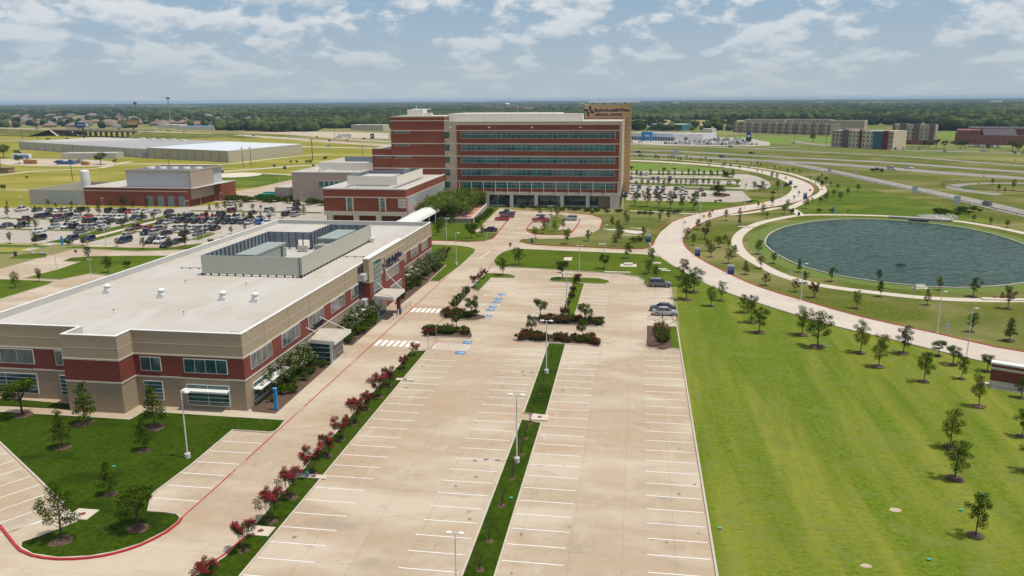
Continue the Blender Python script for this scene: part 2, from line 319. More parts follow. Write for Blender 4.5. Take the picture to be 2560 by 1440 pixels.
# ------------------------------------------------ base paving of the near car parks
mb=MB(); XR=7.45
mb.sheet([(-150,36),(XR,36),(XR,G(1676,717)[1]+1.5),(XR-2,G(1608,702)[1]),(-4,G(1588,683)[1]+4),(-20,204),(-30,218),(-44,226),(-118,226),(-150,206)],.012,CONC); struct('car_park',mb)
mb=MB(); mb.sheet([(-260,201),(-150,201),(-118,206),(-116,226),(-104,240),(-101,268),(-92,290),(-98,300),(-150,300),(-172,276),(-260,270)],.016,LOTG); struct('staff_car_park',mb)
patch('service_road',[(531,482),(600,477),(640,470),(690,458),(735,448),(735,466),(700,478),(690,500),(560,506),(535,505)],.014,CONC,False)
patch('car_park',[(1150,606),(1184,579),(1215,548),(1249,520),(1291,526),(1405,531),(1477,537),(1501,545),(1507,553),(1500,575),(1463,592),(1404,598),(1302,599),(1300,606),(1320,612),(1477,620),(1565,624),(1640,622),(1640,645),(1536,634),(1390,628),(1288,624),(1240,645),(1180,640),(1140,612),(1074,604),(1074,613),(1140,616)],.018,CONC,False)
# ------------------------------------------------ roads
MAIN=[(3300,1060),(2900,968),(2640,915),(2464,884),(2290,842.5),(2116,803),(1975,762),(1850,722),(1765,682),(1700,645),(1668,612),(1672,587),(1705,562),(1752,544),(1800,532),(1862,521),(1925,511),(1978,498),(2003,482),(2006,467),(1985,453),(1945,439),(1895,428),(1835,419),(1750,411),(1666,405.5),(1570,401),(1450,396),(1300,391)]
mainp=smooth(gp(MAIN),False,5)
mb=MB(); flat(mainp,.05,ROADC,mb,9.2); struct('road',mb)
L,Rr=ribbon(mainp,9.2); k1=len(mainp)
kerb([(a.x,a.y) for a in Rr[:int(k1*.62)]],RED,.28,.15); kerb([(a.x,a.y) for a in L[:int(k1*.25)]],KERB,.22,.15)
i0=min(range(k1),key=lambda i:(Vector(mainp[i])-Vector(G(1690,640))).length); i1=min(range(k1),key=lambda i:(Vector(mainp[i])-Vector(G(1925,511))).length)
kerb([(a.x,a.y) for a in L[i0+6:i1]],RED,.28,.15)
mb=MB(); mb.sheet(gp([(1623,638),(1655,645),(1696,672),(1765,708),(1800,690),(1700,640),(1680,610),(1650,600),(1632,615)]),.056,ROADC); struct('road_junction',mb)
zp=.026
for nm,pts,wd in (('footpath',[(3000,760),(2700,754),(2560,751),(2464,751),(2325,745.5),(2186,731.6),(2047,712.5),(1960,690),(1901,662),(1856,632),(1842,603),(1856,580),(1894,559.7),(1950,546),(2005,538),(2082,537),(2186,539),(2290,544),(2394,553),(2498,570),(2600,592),(2900,660)],2.9),
    ('footpath',[(2000,537),(1990,528),(1972,520),(1945,520),(1908,527),(1849,535),(1796,539)],2.6),
    ('footpath',[(1975,521),(2005,506),(2038,492),(2058,477),(2046,460),(2012,446),(1978,435),(1941,427.5),(1856,415),(1751,404.5),(1666,398),(1576,394),(1450,390)],2.9),
    ('footpath',[(1575,527),(1700,533),(1745,536)],2.0),
    ('lane',[(-300,470),(0,438),(84,428),(170,424),(245,421)],4),('lane',[(250,420),(302,408),(330,404)],5),('lane',[(280,409),(400,410),(470,411.5),(571,410),(640,402),(705,394.7),(813,385)],4.5),
    ('lane',[(517,432),(638,423),(700,418),(739,415),(830,411)],6),('lane',[(540,440),(600,432),(735,438)],3.5),('lane',[(-200,480),(7,475),(74,475)],2.5),
    ('frontage_road',[(640,359),(700,363),(755,367),(860,369),(985,372)],8),('frontage_road',[(-200,350),(0,351),(120,351),(200,352),(330,350),(420,348)],9)):
    zp+=.0015; road(nm,pts,wd,WALK if nm=='footpath' else ROADC,zp,3)
zr=.024
for nm,pts,wd in (('highway',[(1400,367),(1578,374.5),(1682,377.5),(1824,385.6),(1966,393.7),(2080,399),(2249,408),(2448,423),(2560,430),(3000,462)],10.5),
    ('highway',[(1400,377),(1578,384.6),(1682,388),(1804,396.5),(1946,404),(2050,408.5),(2209,420),(2369,433),(2560,446),(3000,480)],15),
    ('frontage_road',[(1400,352),(1578,361),(1743,366),(1885,372.4),(2050,380.5),(2249,390.5),(2448,406.5),(2560,415),(3000,440)],7.5),
    ('frontage_road',[(1885,372),(1945,368),(2000,366)],5),('frontage_road',[(1980,352),(2050,362.6),(2150,369.6),(2249,375.6),(2389,378.6),(2560,382.5),(2900,392)],9),
    ('slip_road',[(1830,396),(1925,403),(2012,415),(2082,429),(2221,459),(2394,495),(2560,534),(2800,592)],9.5),
    ('slip_road',[(3000,464),(2700,459.5),(2560,458),(2470,458.5),(2410,461),(2382,465.5),(2384,471),(2420,478),(2500,488)],6)):
    zr+=.006; road(nm,pts,wd,ASPH,zr,20)
# lane markings of the highway
mb=MB()
for pts in ([(1578,374.5),(1682,377.5),(1824,385.6),(1966,393.7),(2080,399),(2249,408),(2448,423),(2560,430)],[(1578,384.6),(1682,388),(1804,396.5),(1946,404),(2050,408.5),(2209,420),(2369,433),(2560,446)],[(2012,415),(2082,429),(2221,459),(2394,495),(2560,534)]):
    p=smooth(gp(pts),False,6)
    for off in (0,):
        for i in range(0,len(p)-1,2): flat(p[i:i+2],.075,WHITE,mb,.2)
    for off in (-1,1):
        Lr=ribbon(p,8.6)[0 if off<0 else 1]; flat([(a.x,a.y) for a in Lr],.075,WHITE,mb,.18)
struct('lane_markings',mb)
# left highway: elevated carriageway with embankments and an overpass
for nm,pts,z in (('highway',[(340,326.5),(450,330),(500,332),(605,337),(680,343)],0),):
    pass
def hz_(x): return max(0.02,min(7.0,7.0*(640-x)/250)) if x>390 else 7.0
hwA=[(x,y) for x,y in [(-300,312),(-100,317),(0,320),(75,322),(150,324),(250,326),(361,328.5),(430,331),(500,333.5),(605,338),(680,343.5),(780,351),(860,357),(985,364.5)]]
pA=[(*G(x,y,hz_(x)),hz_(x)) for x,y in hwA]
mb=MB()
def strip3(p,w,m,mb,dz=0,off=0):
    pts=[(a[0],a[1]) for a in p]; L,Rr=ribbon(pts,w)
    for i in range(len(p)-1):
        mb.quad((Rr[i].x,Rr[i].y,p[i][2]+dz),(Rr[i+1].x,Rr[i+1].y,p[i+1][2]+dz),(L[i+1].x,L[i+1].y,p[i+1][2]+dz),(L[i].x,L[i].y,p[i][2]+dz),m)
strip3(pA,20,CONC,mb,.03); struct('highway',mb)
hwB=[(605,331),(700,334.5),(800,342),(900,350),(985,354.5)]
road('highway',hwB,12,CONC,.026,30)
def embank(seg):
    mb=MB(); P_=[Vector(a) for a in seg]; pts=[(a[0],a[1]) for a in seg]; L,Rr=ribbon(pts,26); L2,R2=ribbon(pts,80)
    for i in range(len(seg)-1):
        z0,z1=seg[i][2],seg[i+1][2]
        mb.quad((Rr[i].x,Rr[i].y,z0),(Rr[i+1].x,Rr[i+1].y,z1),(L[i+1].x,L[i+1].y,z1),(L[i].x,L[i].y,z0),FIELD)
        mb.quad((R2[i].x,R2[i].y,0),(R2[i+1].x,R2[i+1].y,0),(Rr[i+1].x,Rr[i+1].y,z1),(Rr[i].x,Rr[i].y,z0),FIELD)
        mb.quad((L[i].x,L[i].y,z0),(L[i+1].x,L[i+1].y,z1),(L2[i+1].x,L2[i+1].y,0),(L2[i].x,L2[i].y,0),FIELD)
    for e,sgn in ((0,-1),(len(seg)-1,1)):
        j=1 if e==0 else e-1; d=(Vector(pts[e])-Vector(pts[j])).normalized()*16; z=seg[e][2]
        a,b=Rr[e],L[e]; mb.quad((a.x,a.y,z),(b.x,b.y,z),(b.x+d.x,b.y+d.y,0),(a.x+d.x,a.y+d.y,0),SAND)
    struct('embankment',mb)
embank(pA[:5]); embank(pA[6:11])
# overpass
ov=thing('road_overpass','long concrete highway overpass on rows of piers, crossing the road beyond the warehouse','overpass',(pA[5][0],pA[5][1],0))
def loc(o,x,y): return x-o.location.x,y-o.location.y
p0,p1=Vector(pA[4][:2]),Vector(pA[6][:2]); d=(p1-p0).normalized(); nn=Vector((-d.y,d.x))
def obox(mb,c,hl,hw,z0,z1,d,nn,m,base):
    pts=[c-d*hl-nn*hw,c+d*hl-nn*hw,c+d*hl+nn*hw,c-d*hl+nn*hw]; pts=[(p.x-base[0],p.y-base[1]) for p in pts]; mb.prism(pts,z0,z1,m)
base=(pA[5][0],pA[5][1]); OVC=mat('overpass_concrete',(.22,.20,.17),.9,.2,.3)
mb=MB(); obox(mb,(p0+p1)/2,(p1-p0).length/2+3,10.6,5.9,6.95,d,nn,OVC,base); mb.build('deck',ov)
for s_i in (-1,1):
    mb=MB(); obox(mb,(p0+p1)/2+nn*10.4*s_i,(p1-p0).length/2+3,.2,6.96,7.8,d,nn,OVC,base); mb.build('parapet',ov)
for k in range(1,8):
    for s_i in (-7,0,7):
        c=p0+d*(p1-p0).length*k/8+nn*s_i; mb=MB(); obox(mb,c,.9,.9,0,5.9,d,nn,OVC,base); mb.build('pier',ov)
# ------------------------------------------------ lawns, islands and kerbs of the near car parks
L1=[(-900,950),(-300,1010),(0,1031),(160,1040),(326,1050.5),(364,1030),(520,1040),(712.5,1052),(700,1070),(690,1079),(675,1083),(582,1076.5),(480,1163),(380,1238),(371,1280),(410,1283),(444,1288),(452,1296),(446,1307),(415,1331),(351,1363),(287.5,1382.5),(223.6,1394),(143.8,1397.5),(80,1388),(51,1371),(54,1357),(96,1344),(191.7,1306),(160,1262),(80,1184),(0,1107.8),(-300,840),(-900,900)]
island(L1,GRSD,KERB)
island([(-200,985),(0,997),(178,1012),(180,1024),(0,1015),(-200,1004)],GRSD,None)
island([(1074,612),(1140,614),(1172,618),(1189,624),(1187,632),(1150,666),(1099,704),(1073,703),(1115,664),(1074,660)],GRS,KERB,sm=False)
MYR=[(-150,0)]
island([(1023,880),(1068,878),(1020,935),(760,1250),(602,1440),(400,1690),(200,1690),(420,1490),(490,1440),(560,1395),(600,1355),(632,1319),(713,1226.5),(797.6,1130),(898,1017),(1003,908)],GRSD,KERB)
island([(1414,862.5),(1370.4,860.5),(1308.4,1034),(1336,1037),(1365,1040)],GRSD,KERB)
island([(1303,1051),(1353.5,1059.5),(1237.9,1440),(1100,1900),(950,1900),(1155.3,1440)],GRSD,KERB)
island([(1234,654),(1244,640),(1262,629),(1288,623),(1390,627),(1536,633),(1623,638),(1655,645),(1696,672),(1760,704),(1700,716),(1676,717),(1613,714),(1608.7,702),(1594,692),(1550,685),(1448,679),(1331.6,671.6),(1244,666)],GRS,None)
kerb(smooth(gp([(1760,704),(1696,672),(1655,645),(1623,638),(1536,633),(1390,627),(1288,623),(1262,629),(1244,640),(1234,654),(1244,666),(1331.6,671.6),(1448,679),(1550,685),(1594,692),(1608.7,702),(1613,714),(1676,717)]),False,2))
kerb([G(1676,717),(XR,138),(XR,G(1702,874)[1]),(XR,90),(XR,60),(XR,36)])
island([(1616,816),(1673,818),(1679,871.4),(1623,871),(1614.5,864)],MULCH,None,'planting_bed')
island([(1673.6,818),(1692.5,818.5),(1702.5,873.5),(1679.6,871.5)],GRS,None)
kerb(gp([(1692,817.5),(1673,817.5),(1616,815.5),(1614,864),(1622,871.5),(1679,872),(1702,874.5)]))
island([(1337.5,795),(1420,797),(1506.6,801),(1508,813),(1495,818),(1346,811.6)],MULCH,KERB,'planting_bed')
island([(1293.7,843.7),(1311,832),(1498,846.6),(1502,860),(1495,865.6),(1290.8,852.5)],MULCH,KERB,'planting_bed')
island([(1401.6,790),(1435,795.6),(1461.4,711),(1430.8,706.6)],GRS,KERB)
island([(1372.5,700),(1378,694.5),(1392,693.5),(1495,696.5),(1521,702),(1525,706),(1512.5,710.5),(1378,704.5)],GRS,KERB,sm=True)
island([(1215,684),(1240,684),(1273,686.5),(1290,691),(1285,696),(1229.6,695),(1197.5,728.5),(1175.6,721)],GRS,KERB)
island([(1127.5,769),(1171,722),(1178,730),(1141,771)],MULCH,KERB,'planting_bed')
island([(1105.6,790),(1113,777),(1156.7,780),(1213,791),(1215,797),(1190,803),(1165,803),(1113,797)],MULCH,KERB,'planting_bed')
island([(1060,830),(1075,821),(1177,828),(1182,842),(1177,847),(1058,842)],MULCH,KERB,'planting_bed')
island([(1074,560),(1074,601),(1118.7,602),(1171.5,604.5),(1211,602),(1229.5,597),(1244,583),(1184.7,580.4),(1249,520),(1215,516)],GRS,None)
kerb(smooth(gp([(1074,601.5),(1118.7,602.5),(1171.5,605),(1211,602.5),(1229.5,597.5),(1240,588),(1262,560),(1291,529)]),False,3),RED,.3)
island([(1302,604.6),(1308,598.5),(1404.6,597.5),(1463,591.5),(1499,574),(1506,552),(1500,544),(1477,537),(1560,536),(1725,538.5),(1681.6,555),(1650,582),(1636,604),(1630,615),(1608.7,622),(1565,622.5),(1477.5,618),(1375,613.5),(1317,609.5)],FIELD,None)
kerb(smooth(gp([(1499,574),(1506,552),(1500,544),(1477,537),(1404,531),(1330,528)]),False,3),RED,.3)
kerb(smooth(gp([(1308,598.5),(1300,603),(1317,609.5),(1375,613.5),(1477,618),(1565,622.5),(1609,622),(1630,615.5),(1637,603)]),False,3),RED,.3)
island([(1372.5,539),(1404,537),(1441,549),(1410,552),(1394,575),(1433,577),(1416,586),(1360.8,587),(1330,583),(1317,573),(1362,572)],FIELD,None)
kerb(smooth(gp([(1331,556),(1317,572.5),(1328,583),(1360.8,587.5),(1416,586.5),(1433.7,577),(1451,549)]),False,2),RED,.3)
# left side lawns
island([(-300,672),(-80,691),(0,699),(135,704),(122,712),(0,749),(-80,775),(-300,830)],GRS,KERB)
island([(62,696),(153,700),(227.5,685),(273,690),(340,690),(425,650),(420,640),(230,641),(175,646),(157,654),(201,655),(147,674)],GRS,KERB)
island([(15,647.5),(40,639),(72,634),(105,634),(122,637),(116,644),(76.6,648.6),(40,649)],GRS,KERB,sm=True)
island([(-300,600),(0,612),(135,615.5),(110,620.5),(0,619),(-300,610)],GRS,KERB)
island([(-80,628),(0,631),(55,630),(30,636),(-80,640)],GRS,KERB)
island([(150,621),(185,616.5),(330,620),(420,620),(500,609),(508,610),(480,624),(350,629),(200,623)],GRS,KERB)
island([(472,600),(500,590),(540,583),(535,588),(500,600)],GRS,KERB)
mb=MB()
for (x0,x1,yc,hw) in ((-250,-160,223.6,1.2),(-153,-126,223.6,1.2),(-250,-160,245,1.2),(-153,-108,246.8,1.2),(-160,-110,270.5,1.5)):
    island([(x0,yc-hw),(x1,yc-hw),(x1,yc+hw),(x0,yc+hw)],GRS,KERB,world=True)
for X0 in (-157.6,): mb.box(X0-1.2,203,.01,X0+1.2,262,.1,WALK)
struct('walkway',mb)
island([(-165,203),(-159,203),(-159,262),(-162,262)],GRS,None,world=True); island([(-156.2,208),(-153,208),(-153,262),(-156.2,262)],GRS,None,world=True)
# right lot strips
z2=lambda l:[(1540+x/4.741,380+y/4.741) for x,y in l]
patch('car_park',z2([(120,226),(1280,240),(1400,262),(1560,262),(1700,300),(1810,350),(1840,400),(1800,432),(1500,450),(1500,468),(1615,575),(1400,597),(120,572)]),.026,LOTG,False)
for l in ([(120,254),(1260,262),(1400,298),(1340,312),(1250,284),(120,270)],[(120,302),(1380,320),(1470,325),(1490,350),(1440,360),(1380,340),(120,316)],[(120,362),(1200,390),(1400,386),(1480,395),(1470,420),(1300,425),(120,388)],[(700,418),(1530,445),(1540,462),(1200,462),(700,440)]): island(z2(l),GRS,KERB)
island(z2([(1155,500),(1230,488),(1340,505),(1345,522),(1280,535),(1180,532)]),MULCH,RED,'planting_bed',sm=True)
patch('meadow',z2([(1790,430),(1900,405),(2090,420),(2110,435),(1900,445),(1840,440)]),.03,SLOPE)
# clinic planting beds
island([(620,1008),(632,1029),(688.5,1034.5),(827.5,910.7),(800,900),(760,890)],MULCH,None,'planting_bed',h=.08)
island([(862,863.5),(881,863.5),(954,801),(932,791.6),(905,790),(850,850)],MULCH,None,'planting_bed',h=.08)
island([(985,761),(1001.5,761.6),(1073,703),(1114,664.6),(1076,650),(1010,715)],MULCH,None,'planting_bed',h=.08)
# ------------------------------------------------ painted markings
mb=MB(); Zm=.024
def seg(x0,y0,x1,y1,w=.13,m=WHITE,z=Zm):
    flat([(x0,y0),(x1,y1)],z,m,mb,w)
yb=G(1140+1437/2.482-0,860+1437/2.482)[1]; ya=G(1140+1183/2.482,860+67/2.482)[1]; n=22; st=(ya-yb)/n
for k in range(-4,n+1): seg(1.75,yb+st*k,7.1,yb+st*k); seg(-10.6,yb+st*k,-5.3,yb+st*k)
for k in range(-4,n+1): seg(-19.1,yb+st*k+.4,-13.9,yb+st*k+.4)
ya2=G(560+1280/2.483,860+65/2.483)[1]; yb2=G(560+225/2.483,860+1328/2.483)[1]
for k in range(-3,23):
    y=yb2+(ya2-yb2)*k/22
    if k<22: seg(-31.8,y,-26.5,y)
def lerp(a,b,t): return a+(b-a)*t
yT,yB=G(1430,711)[1],G(1400,790)[1]; n=int(round((yT-yB)/2.74))
for k in range(n+1): seg(-19.0,yB+2.74*k,-13.8,yB+2.74*k); seg(-10.3,yB-1+2.74*k,-5.2,yB-1+2.74*k)
yB=G(1692,817)[1]; n=int((G(1676,717)[1]-yB)/2.74)
for k in range(n+1): seg(1.9,yB+2.74*k,7.2,yB+2.74*k)
y0=G(1200,728)[1]; 
for k in range(9): seg(-31.4,y0+2+2.74*k,-26.2,y0+2+2.74*k)
# bays left of the drive
A=G(582,1077);B=G(375,1250); n=6
for k in range(1,n+1):
    q=G(*[(554,1102.5),(522,1127),(489,1154),(454,1182),(418,1213),(378,1245)][k-1]); seg(q[0],q[1],-42.1,q[1])
# bottom-left bays
for a,b in [((0,1155-1),(19,1149)),((0,1137+25),(35,1151))][:0]: pass
for (xa,ya_),(xb,yb_) in [((-30,1143),(17,1133)),((-40,1175),(35,1152)),((-60,1207),(55,1171.5)),((-60,1235),(77,1191)),((-60,1265),(98,1212)),((-60,1297),(111,1237)),((-40,1322),(90,1277)),((-20,1345),(168,1283)),((15,1334),(110,1300))]:
    p,q=G(xa,ya_),G(xb,yb_); seg(p[0],p[1],q[0],q[1])
# left side lot lines
for k in range(16):
    p=G(40+k*15.5,776-k*7.6+0) if 0 else G(-10+k*17.5,772-k*7.0); seg(p[0]-5.2,p[1],p[0],p[1],.12)
for (xa,ya_),(xb,yb_) in [((0,606),(20,597)),((145,647),(173,648)),((268,635),(290,629)),((115,665),(150,667)),((90,683),(120,686))]:
    p,q=G(xa,ya_),G(xb,yb_); seg(p[0],p[1],q[0],q[1],.15)
for yc in (206,219.5,228,240.5,249.5,263.5):
    for x in np.arange(-246,-165,2.74): seg(x,yc-2.6,x,yc+2.6,.12)
    for x in np.arange(-151,-120,2.74): seg(x,yc-2.6,x,yc+2.6,.12)
# crosswalks
def zebra(px_l,px_r,n,length,w=.62):
    a,b=G(*px_l),G(*px_r)
    for k in range(n):
        x=lerp(a[0],b[0],(k+.5)/n); seg(x,a[1]-length/2,x,a[1]+length/2,w)
zebra((1028,775),(1115,777),7,3.0); zebra((938,857),(1046,861),7,3.2)
p=G(1765,535)
for k in range(7): x=p[0]-3+k*1.3; seg(x,p[1]-2.2,x,p[1]+2.2,.6)
for (cx,cy,L_) in ((G(100,617)[0],G(100,617)[1],0),(G(215,599)[0],G(215,599)[1],0)):
    for k in range(8): seg(cx-1.5,cy-5+k*1.4,cx+1.5,cy-5+k*1.4,.6)
# stop bars and lane lines
for a,b in (((1162,631),(1225,626)),((1196,648),(1228,627)),((1226,602.5),(1260,602.5)),((1330,552),(1300,560))): 
    p,q=G(*a),G(*b); seg(p[0],p[1],q[0],q[1],.22)
# small lot bays
for k in range(9):
    p=G(1218,578); y=p[1]+k*2.75; x0=-51.2+0; q=G(1253,552)
    X=G(1232,578)[0]-2.6; seg(X-2.4,y,X+2.8,y)
for k in range(8):
    y=G(1340,571)[1]+k*2.75; seg(G(1340,571)[0]-3,y,G(1340,571)[0]+2.2,y); seg(G(1420,571)[0]-2.2,y,G(1420,571)[0]+3,y)
# hatched access aisles
def hatch(px,nl=8):
    c=[G(*q) for q in px]; (a,b,c2,d)=c
    for p,q in ((a,b),(b,c2),(c2,d),(d,a)): seg(p[0],p[1],q[0],q[1],.1)
    for k in range(nl):
        t=k/nl; t2=min(1,t+.13); seg(lerp(a[0],b[0],t2),lerp(a[1],b[1],t2),lerp(d[0],c2[0],t),lerp(d[1],c2[1],t),.13)
hatch([(1090,858),(1175,863),(1164,877),(1080,872)])
for y0_ in (736,759,778): hatch([(1196+(759-y0_)*.75,y0_),(1250+(759-y0_)*.75,y0_+3),(1246+(759-y0_)*.75,y0_+7),(1192+(759-y0_)*.75,y0_+4)],6)
struct('painted_lines',mb)
mb=MB(); OIL=mat('oil_stain',(.27,.22,.165),.7,.3,3)
for k in range(130):
    x=R_.choice((R_.uniform(1.9,6.8),R_.uniform(-10.2,-6),R_.uniform(-18.7,-14.4),R_.uniform(-31.3,-27))); y=R_.uniform(44,168)
    if 124<y<142 and x<-8: continue
    r_=R_.uniform(.06,.26); pts=[(x+r_*R_.uniform(.6,1.3)*math.cos(a),y+r_*R_.uniform(.6,1.6)*math.sin(a)) for a in np.linspace(0,6.28,8)[:-1]]; mb.sheet(pts,.019,OIL)
struct('oil_stains',mb)
# blue accessible bay emblems
def ada(px,py):
    x,y=G(px,py); mb=MB(); s=.75
    mb.quad((x-s,y-s,.030),(x+s,y-s,.030),(x+s,y+s,.030),(x-s,y+s,.030),mat('blue_pavement_paint',(.01,.20,.42),.6,.15,4))
    z=.036; pts=[(-.05+.33*math.cos(t)-.05,-.22+.33*math.sin(t)) for t in np.linspace(2.2,6.6,12)]
    P_=lambda l:[(x-b_,y+a_) for a_,b_ in l]
    flat(P_(pts),z,WHITE,mb,.10); flat(P_([(0,.35),(.0,-.05),(.28,-.05),(.36,-.40),(.48,-.36)]),z,WHITE,mb,.11); flat(P_([(0,.15),(.22,.15)]),z,WHITE,mb,.09)
    mb.prism([(x-b_,y+a_) for a_,b_ in [(.0+.1*math.cos(t),.5+.1*math.sin(t)) for t in np.linspace(0,6.28,9)[:-1]]],z,z+.004,WHITE)
    struct('painted_wheelchair_emblem',mb)
for a in ((1255.3,736.4),(1246.5,747.5),(1241,755),(1232,767),(1226,775),(1219,791),(1168.3,856),(1150,882.5)): ada(*a)
# red fire lane line
mb=MB(); flat([G(452,1297),(-41.9,70),(-41.9,98.7),(-41.8,150),(-41.8,G(1187,630)[1])],.028,RED,mb,.16)
flat(gp([(371,1281),(410,1284),(440,1288.5)]),.15,KERB,mb,.1)
flat(gp([(1108,797),(1062,845)]),.028,RED,mb,.13);flat(gp([(1037,880),(1046,861)]),.028,RED,mb,.13);flat(gp([(1075,872),(1095,849)]),.028,RED,mb,.13);flat(gp([(1113,775),(1127,768)]),.028,RED,mb,.13);flat(gp([(1215,683),(1232,657)]),.028,RED,mb,.16)
struct('red_lane_line',mb)
kerb(smooth(gp([(0,1317),(18,1340),(38,1365),(51,1378),(80,1391),(143.8,1400),(223.6,1396.5),(287.5,1385),(351,1365),(415,1333),(446,1309),(454,1297)]),False,1.0),RED,.24,.16)
kerb(gp([(440,1470),(500,1430),(560,1391),(625,1336)]),RED,.24,.17)
kerb(gp([(-200,1100),(0,1317)]),RED,.3,.02)
# stencilled words on the red kerb line
def text_obj(body,size,m,name,ext=.0,align='LEFT',bold=0.0):
    cu=bpy.data.curves.new(name,'FONT'); cu.body=body; cu.size=size; cu.extrude=ext; cu.align_x=align; cu.resolution_u=2; cu.offset=bold
    o=bpy.data.objects.new(name+'_t',cu); sc.collection.objects.link(o); bpy.context.view_layer.update()
    me=bpy.data.meshes.new_from_object(o.evaluated_get(bpy.context.evaluated_depsgraph_get())); bpy.data.objects.remove(o); bpy.data.curves.remove(cu)
    me.materials.clear(); me.materials.append(m); o=bpy.data.objects.new(name,me); sc.collection.objects.link(o); return o
def stencil(body,x,y,rz,z=.032,size=.26):
    o=text_obj(body,size,WHITE,'painted_words',.001,'CENTER'); o.location=(x,y-0.0,z); o.rotation_euler=(0,0,rz); tag(o,kind='structure')
for y in (62,76,92,112): stencil('FIRE LANE  NO PARKING',-41.83+.0,y,math.pi/2,.036,.2)
# utility covers, footings
mb=MB()
for (x,y,w_,d_) in ((1349,1046,2.2,1.8),(207,1289,2.2,1.9),(652,1331,2.2,1.6),(784,1194,3.0,.8),(1013,951,2.6,.8)):
    X,Y=G(x,y); mb.box(X-w_/2,Y-d_/2,.02,X+w_/2,Y+d_/2,.19,WALK)
    mb.tube((X,Y,.19),(X,Y,.2),.3,.3,mat('rusty_iron',(.16,.06,.04),.8),10)
for (x,y,w_,d_) in ((1571,665.5,3.8,3.2),(1544,682,6,.9),(1420,649,2,4),(1642,659,2,1.5),(1656,674,2,1),(1665,678,2,1),(1590,571.6,3.5,.6),(1607,573,3.5,.6),(1562,588,3.5,.6),(1579,590,3.5,.6),(1506,611.5,2,1),(1812,706,1.5,1.2),(2517,749.8,9,1.6),(1866,568,5,1.5)):
    X,Y=G(x,y); mb.box(X-w_/2,Y-d_/2,.02,X+w_/2,Y+d_/2,.22,WALK)
X,Y=G(1571,664); mb.box(X-1.,Y-.8,.22,X+1.,Y+1.,.55,WALK)
struct('concrete_slab',mb)
mb=MB()
for x,y in ((2057,862),(2076,867),(1800,1323),(2322,1401),(2456,1239),(2402,1277),(1278,1247),(1405,861),(285,1168)):
    X,Y=G(x,y); mb.prism([(X-.17,Y-.12),(X+.17,Y-.12),(X+.17,Y+.12),(X-.17,Y+.12)],.13,.16,mat('turquoise_lid',(.05,.42,.33),.5))
struct('irrigation_box_lids',mb)
# bare soil spots on the lawn
for (x,y,r) in ((2238,1275,.6),(2165,1415,.45),(1440,652,0),):
    if r:
        X,Y=G(x,y); mb=MB(); mb.prism(smooth([(X+r*R_.uniform(.7,1.2)*math.cos(t),Y+r*.8*R_.uniform(.7,1.2)*math.sin(t)) for t in np.linspace(0,6.28,10)[:-1]],True,.4),.012,.03,SAND); struct('bare_soil',mb)
patch('gravel_wash',[(1500,573),(1540,574),(1600,579),(1616,582),(1590,586),(1555,581)],.16,mat('white_gravel',(.62,.59,.52),.9,.3,2))
patch('gravel_wash',[(2290,545),(2330,537),(2375,543),(2390,548),(2340,549)],.05,mat('white_gravel',(.5,.5,.5)))
# ------------------------------------------------ helipad, pond
X,Y=G(587,438); mb=MB(); mb.prism([(X+13.8*math.cos(t),Y+13.8*math.sin(t)) for t in np.linspace(0,2*math.pi,40)[:-1]],.02,.1,mat('helipad_concrete',(.62,.56,.45),.85,.1,.5)); struct('helipad',mb)
WATER=bpy.data.materials.new('pond_water'); WATER.use_nodes=True; t=WATER.node_tree; b=t.nodes['Principled BSDF']
b.inputs['Base Color'].default_value=(.020,.052,.046,1); b.inputs['Roughness'].default_value=.10; b.inputs['Specular IOR Level'].default_value=.42; b.inputs['IOR'].default_value=1.33
g=N(t,'ShaderNodeNewGeometry'); mp=N(t,'ShaderNodeMapping'); mp.inputs['Scale'].default_value=(.22,.5,1); t.links.new(g.outputs['Position'],mp.inputs[0])
nz=N(t,'ShaderNodeTexNoise',inp={'Scale':1.1,'Detail':6,'Roughness':.7}); t.links.new(mp.outputs[0],nz.inputs['Vector'])
bn=N(t,'ShaderNodeBump',inp={'Strength':1.0,'Distance':2.2}); t.links.new(nz.outputs['Fac'],bn.inputs['Height']); t.links.new(bn.outputs[0],b.inputs['Normal'])
nz2=N(t,'ShaderNodeTexNoise',inp={'Scale':.05,'Detail':3}); t.links.new(g.outputs['Position'],nz2.inputs['Vector'])
cr=N(t,'ShaderNodeMixRGB'); t.links.new(nz2.outputs['Fac'],cr.inputs[0]); cr.inputs[1].default_value=(.016,.056,.036,1); cr.inputs[2].default_value=(.042,.105,.062,1); t.links.new(cr.outputs[0],b.inputs['Base Color'])
pond=smooth(gp([(1912.5,605),(1925,585),(1960,569),(2005,559),(2062,552),(2134,549),(2221,551.5),(2308,558),(2394,568.5),(2481,586),(2560,612),(2640,650),(2630,690),(2560,708),(2481,717),(2394,721),(2325,719),(2238,711),(2134,697),(2047,679),(1985,659),(1940,635),(1918,618)]),True,4)
mb=MB(); mb.sheet(pond,.030,WATER); struct('pond_water',mb)
from mathutils import noise as mn0
def inpoly(x,y,c):
    q=False; j=len(c)-1
    for i in range(len(c)):
        if (c[i][1]>y)!=(c[j][1]>y) and x<(c[j][0]-c[i][0])*(y-c[i][1])/(c[j][1]-c[i][1])+c[i][0]: q=not q
        j=i
    return q
px0,px1=min(p[0] for p in pond),max(p[0] for p in pond); py0,py1=min(p[1] for p in pond),max(p[1] for p in pond)
cs_=.8; nx,ny=int((px1-px0)/cs_)+1,int((py1-py0)/cs_)+1; idx={}; wv=[]; wf=[]
